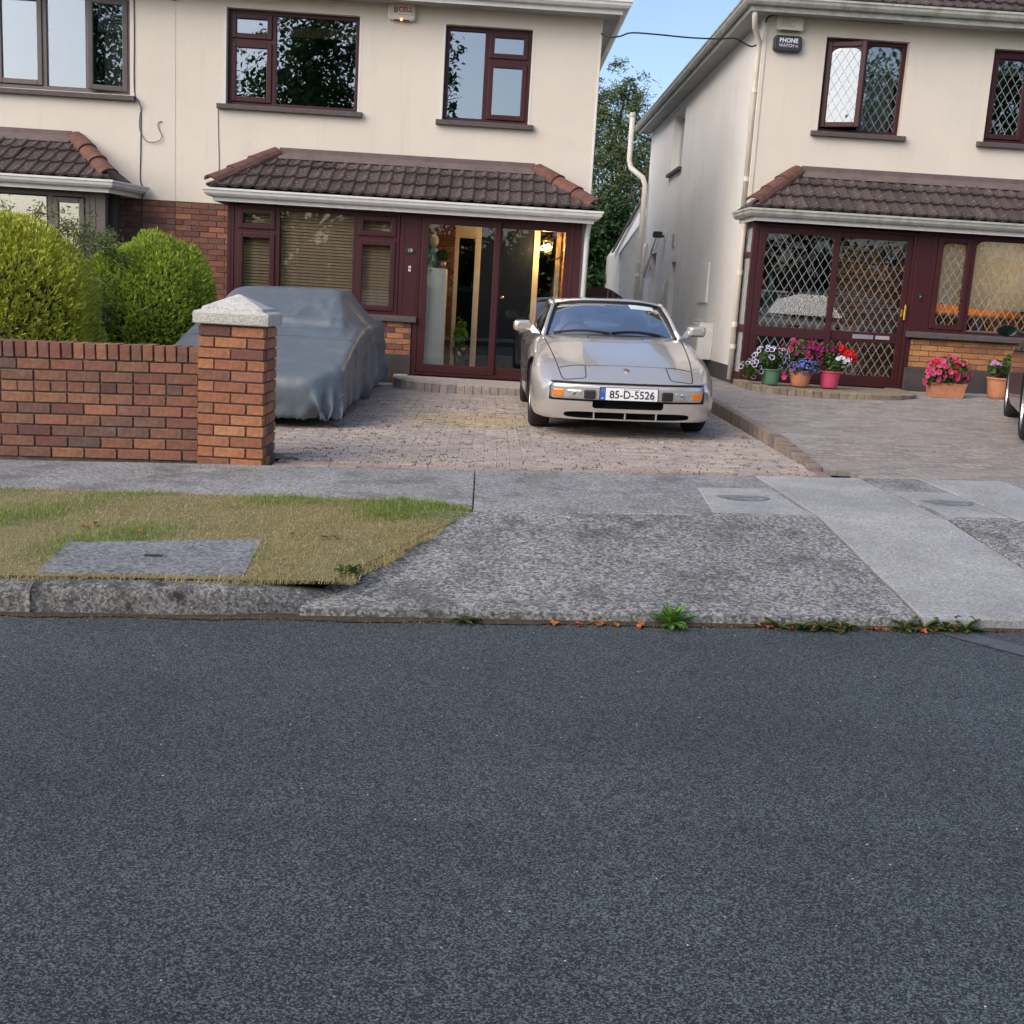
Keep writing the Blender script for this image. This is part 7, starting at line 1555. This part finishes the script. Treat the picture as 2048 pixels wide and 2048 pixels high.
rl = thing('pendant_lamp', 'lit warm lamp in the front room of number 21', 'lamp', (6.9,15.95,2.1)); mb = MB(); mb.lathe([(0,.10),(.04,.09),(.10,-.04),(.095,-.045),(.03,.07),(0,.08)], (6.9,15.95,2.15), 20); mb.build('shade', mat('lamp_shade', (.7,.5,.25), .8, emit=(1,.6,.2), estr=1.5), rl, smooth=True); mb = MB(); mb.tube([(6.9,15.95,2.24),(6.9,15.95,2.48)], .006, 5); mb.build('flex', M_BLACK, rl)
lo = bpy.data.objects.new('room_light', lp); C.objects.link(lo); lo.parent = rl; lo.location = (0,0,-.05)
sh_ = thing('display_shelf', 'honey wood shelf unit with jars in the lit front room of number 21', 'shelf', (6.6,16.2,.8)); M_HON = mat('honey_wood', (.62,.30,.05), .5, .2, 6)
mb = MB(); mb.box(5.75,7.6,16.35,16.38,.8,1.62); mb.build('back_panel', M_HON, sh_)
for z_ in (1.12,1.36): mb = MB(); mb.box(5.95,7.6,16.12,16.345,z_,z_+.025); mb.build('shelf_board', M_HON, sh_)
for x_, h_ in ((6.05,.13),(6.2,.09),(6.45,.16),(6.62,.11),(6.85,.15),(7.05,.1)):
    jr = thing('glass_jar', 'glass jar standing on the honey wood shelf', 'jar', (x_,16.2,1.147), 'jars on the display shelf'); mb = MB(); mb.lathe([(0,0),(.05,0),(.06,h_*.4),(.04,h_*.8),(.02,h_),(.025,h_*1.15),(0,h_*1.15)], (x_,16.2,1.147), 16); mb.build('jar_body', mat('jar_dark_glass', (.08,.05,.03), .1, spec=.8), jr, smooth=True)
dc = thing('decanter', 'round glass decanter on the window board of the lit bay', 'decanter', (6.62,BY+.25,1.11)); mb = MB(); mb.lathe([(0,0),(.055,0),(.085,.05),(.08,.10),(.03,.14),(.02,.18),(.028,.19),(0,.195)], (6.62,BY+.28,1.165), 20); mb.build('decanter_body', mat('purple_glass', (.12,.08,.10), .1, spec=.8), dc, smooth=True)
mb = MB(); mb.box(5.7,7.85,BY+.13,BY+.45,1.13,1.16); mb.build('window_board', M_WHITEPVC, h21)
# porch contents of 21
t = thing('porch_cupboard', 'dark green cupboard with a white top behind the leaded porch glass', 'cupboard', (3.8,15.9,.33)); mb = MB(); mb.box(3.52,4.05,15.78,16.12,.33,1.52); mb.build('carcass', mat('bottle_green', (.02,.06,.05), .5), t); mb = MB(); mb.box(3.50,4.07,15.76,16.14,1.52,1.545); mb.build('top', M_WHITEPVC, t)
t = thing('red_bag', 'crumpled red bag on the green cupboard', 'bag', (3.66,15.86,1.545)); mb = MB(); mb.prism([(3.55,15.80,1.546),(3.76,15.80,1.546),(3.73,15.80,1.70),(3.66,15.80,1.76),(3.58,15.80,1.68)], (0,.14,0)); mb.build('bag_body', mat('red_paper', (.45,.02,.025), .6), t, bevel=.015)
t = thing('glass_bottle', 'pale blue bottle beside the red bag', 'bottle', (3.84,15.86,1.545)); mb = MB(); mb.lathe([(0,0),(.04,0),(.042,.12),(.015,.17),(.015,.22),(0,.22)], (3.84,15.86,1.546), 16); mb.build('bottle_body', mat('pale_blue_glass', (.25,.40,.45), .15), t, smooth=True)
# side wall fittings of 21
def onside(name, label, cat, y0, y1, z0, z1, d, m, parts=()):
    t = thing(name, label, cat, (X21,(y0+y1)/2,z0)); mb = MB(); mb.box(X21-d, X21, y0, y1, z0, z1, .006); mb.build('casing', m, t); return t
t = onside('meter_box', 'white gas meter box at the base of the side wall', 'meter box', 17.4,18.0,.47,1.02,.22,M_WHITEPVC); mb = MB(); mb.box(X21-.228,X21-.218,17.43,17.97,.50,.99); mb.build('door', M_CREAMPIPE, t)
t = onside('electric_meter_box', 'flush grey electricity meter box behind the gas box', 'meter box', 18.3,18.9,.5,1.05,.05,M_WHITEPVC); mb = MB(); mb.box(X21-.056,X21-.049,18.34,18.86,.54,.78); mb.build('door', M_SOFFIT, t)
t = onside('blocked_window', 'rendered-over narrow window panel on the side wall', 'panel', 18.1,18.9,1.33,1.95,.03,M_RENDERW)
t = onside('wall_vent', 'slotted cream wall vent high on the side wall', 'vent', 21.9,22.2,2.35,2.62,.02,M_CREAMPIPE)
for k in range(5): mb = MB(); mb.box(X21-.024,X21-.018,21.93,22.17,2.38+.048*k,2.395+.048*k); mb.build('slot', M_BLACK, t)
t = thing('security_lamp', 'black security spotlight bracketed to the side wall', 'lamp', (X21,23.2,2.6)); mb = MB(); mb.box(X21-.03,X21,23.13,23.27,2.55,2.70,.006); mb.build('mount', M_WHITEPVC, t); mb = MB(); mb.tube([(X21-.03,23.2,2.62),(X21-.10,23.18,2.60)], .02, 8); mb.box(X21-.26,X21-.08,23.08,23.26,2.58,2.70,.02); mb.build('lamp_head', M_BLACK, t)
# cables
def cable(label, path, r=.007, m=M_BLACK, nm='cable', cat='cable'):
    Pn = [Vector(p) for p in path]; Q = []
    for i in range(len(Pn)-1):
        p0, p1, p2, p3 = Pn[max(i-1,0)], Pn[i], Pn[i+1], Pn[min(i+2,len(Pn)-1)]
        for k in range(6):
            t = k/6; Q.append(.5*((2*p1)+(p2-p0)*t+(2*p0-5*p1+4*p2-p3)*t*t+(3*p1-p0-3*p2+p3)*t**3))
    Q.append(Pn[-1]); mb = MB(); mb.tube(Q, r, 6); o = mb.build(nm, m, None, smooth=True); tag(o, label, cat); return o
M_CAB = mat('purple_grey_cable', (.07,.06,.085), .6)
cable('black telephone cable strung between the eaves of the two houses', [(1.24,15.75,4.72),(1.27,15.6,4.66),(1.36,15.55,4.635),(1.48,15.55,4.66),(1.62,15.56,4.71),(1.95,15.6,4.72),(2.4,15.68,4.725),(2.8,15.75,4.75),(3.02,15.8,4.78),(3.15,15.82,4.73),(3.26,15.83,4.70),(3.34,15.86,4.74),(3.39,15.9,4.80)], .011)
cable('twin purple-grey cable running down the render beside the left window', [(-4.90,FY-.008,4.93),(-4.895,FY-.008,4.4),(-4.90,FY-.008,3.75),(-4.885,FY-.008,3.56),(-4.84,FY-.06,3.52),(-4.815,FY-.05,3.46),(-4.81,FY-.008,3.38),(-4.815,FY-.008,2.9),(-4.82,FY-.008,2.48),(-4.76,FY-.05,2.40),(-4.74,FY-.10,2.32),(-4.79,FY-.03,2.25),(-4.80,FY-.006,2.0),(-4.80,FY-.006,1.4)], .0075, M_CAB)
cable('loose looped end of cable on the cream wall beside the left bay', [(-4.82,FY-.008,3.36),(-4.83,FY-.010,3.16),(-4.76,FY-.02,3.02),(-4.67,FY-.022,2.985),(-4.57,FY-.022,3.01),(-4.53,FY-.02,3.07),(-4.57,FY-.018,3.16),(-4.585,FY-.015,3.22),(-4.56,FY-.01,3.255),(-4.525,FY-.004,3.255)], .005, M_CAB)
cable('short hanging loop of cable below the eaves', [(-4.46,FY-.01,4.92),(-4.45,FY-.03,4.84),(-4.40,FY-.03,4.79),(-4.34,FY-.03,4.80),(-4.30,FY-.02,4.86),(-4.29,FY-.01,4.92)], .007, M_CAB)
cable('thin cable dropping from the window sill to the bay roof', [(-3.79,FY-.006,3.46),(-3.785,FY-.006,3.2),(-3.77,FY-.006,2.8),(-3.775,FY-.006,2.55)], .004, M_CAB)
cable('black cable curling round the eaves corner of number 21', [(3.39,15.72,4.98),(3.42,15.70,5.05),(3.55,15.70,5.085),(3.9,15.70,5.085),(5.2,15.70,5.08)], .012)
# ================================================================ ACROSS THE ROAD (seen in the window panes)
M_BTREE = leafmat('street_tree_leaves', [hexc('2f4a22'), hexc('3c5a2a'), hexc('28401e'), hexc('4c6a34')], .3)
tree('spreading street tree on the far side of the road', (-6.6,-8.5,-.2), (-6.4,-8.6,7.0), [((-6.4,-8.5,7.2),(2.6,2.4,2.6)),((-8.6,-8.8,6.0),(2.0,1.8,1.9)),((-4.6,-8.3,5.6),(1.7,1.7,1.7)),((-6.2,-8.3,9.2),(1.8,1.8,1.4)),((-3.2,-8.6,7.2),(1.0,1.2,1.6)),((-7.6,-8.6,4.4),(1.6,1.5,1.1)),((-2.2,-8.4,8.4),(.9,.9,1.9))], M_BTREE, 17000, .20, name='street_tree', group='trees across the road', limbs=20, trunk_r=.24, shell=.15, aspect=1.8, clus=.17)
tree('broad street tree opposite number 21 across the road', (15.5,-9.5,.0), (15.5,-9.5,8.0), [((15.5,-9.5,9.0),(3.4,2.6,3.0)),((12.8,-9.6,8.2),(1.8,1.8,2.2)),((18.6,-9.4,8.2),(2.4,2,2.6)),((15.4,-9.5,6.0),(3.0,2.2,1.6))], M_BTREE, 13000, .24, name='street_tree', group='trees across the road', limbs=18, trunk_r=.24, shell=.15, aspect=1.8, clus=.17)
for i, (x, y, h) in enumerate(((-13,-34,6.2),(-7,-33,7.4),(-.5,-35,6.6),(6,-33,7.0),(12,-35,7.8),(19,-34,7.0),(26,-36,8.0),(33,-35,7.2))):
    tree('round-headed tree in the far row of gardens', (x,y,gz(x)-.3), (x,y,h*.6), [((x,y,h*.55),(3.6,2.6,h*.42)),((x+1.6,y,h*.4),(2.6,2,h*.34)),((x-1.8,y+.5,h*.38),(2.4,2,h*.32))], M_BTREE, 2600, .55, name='garden_tree', group='far row of trees', limbs=8, trunk_r=.2)
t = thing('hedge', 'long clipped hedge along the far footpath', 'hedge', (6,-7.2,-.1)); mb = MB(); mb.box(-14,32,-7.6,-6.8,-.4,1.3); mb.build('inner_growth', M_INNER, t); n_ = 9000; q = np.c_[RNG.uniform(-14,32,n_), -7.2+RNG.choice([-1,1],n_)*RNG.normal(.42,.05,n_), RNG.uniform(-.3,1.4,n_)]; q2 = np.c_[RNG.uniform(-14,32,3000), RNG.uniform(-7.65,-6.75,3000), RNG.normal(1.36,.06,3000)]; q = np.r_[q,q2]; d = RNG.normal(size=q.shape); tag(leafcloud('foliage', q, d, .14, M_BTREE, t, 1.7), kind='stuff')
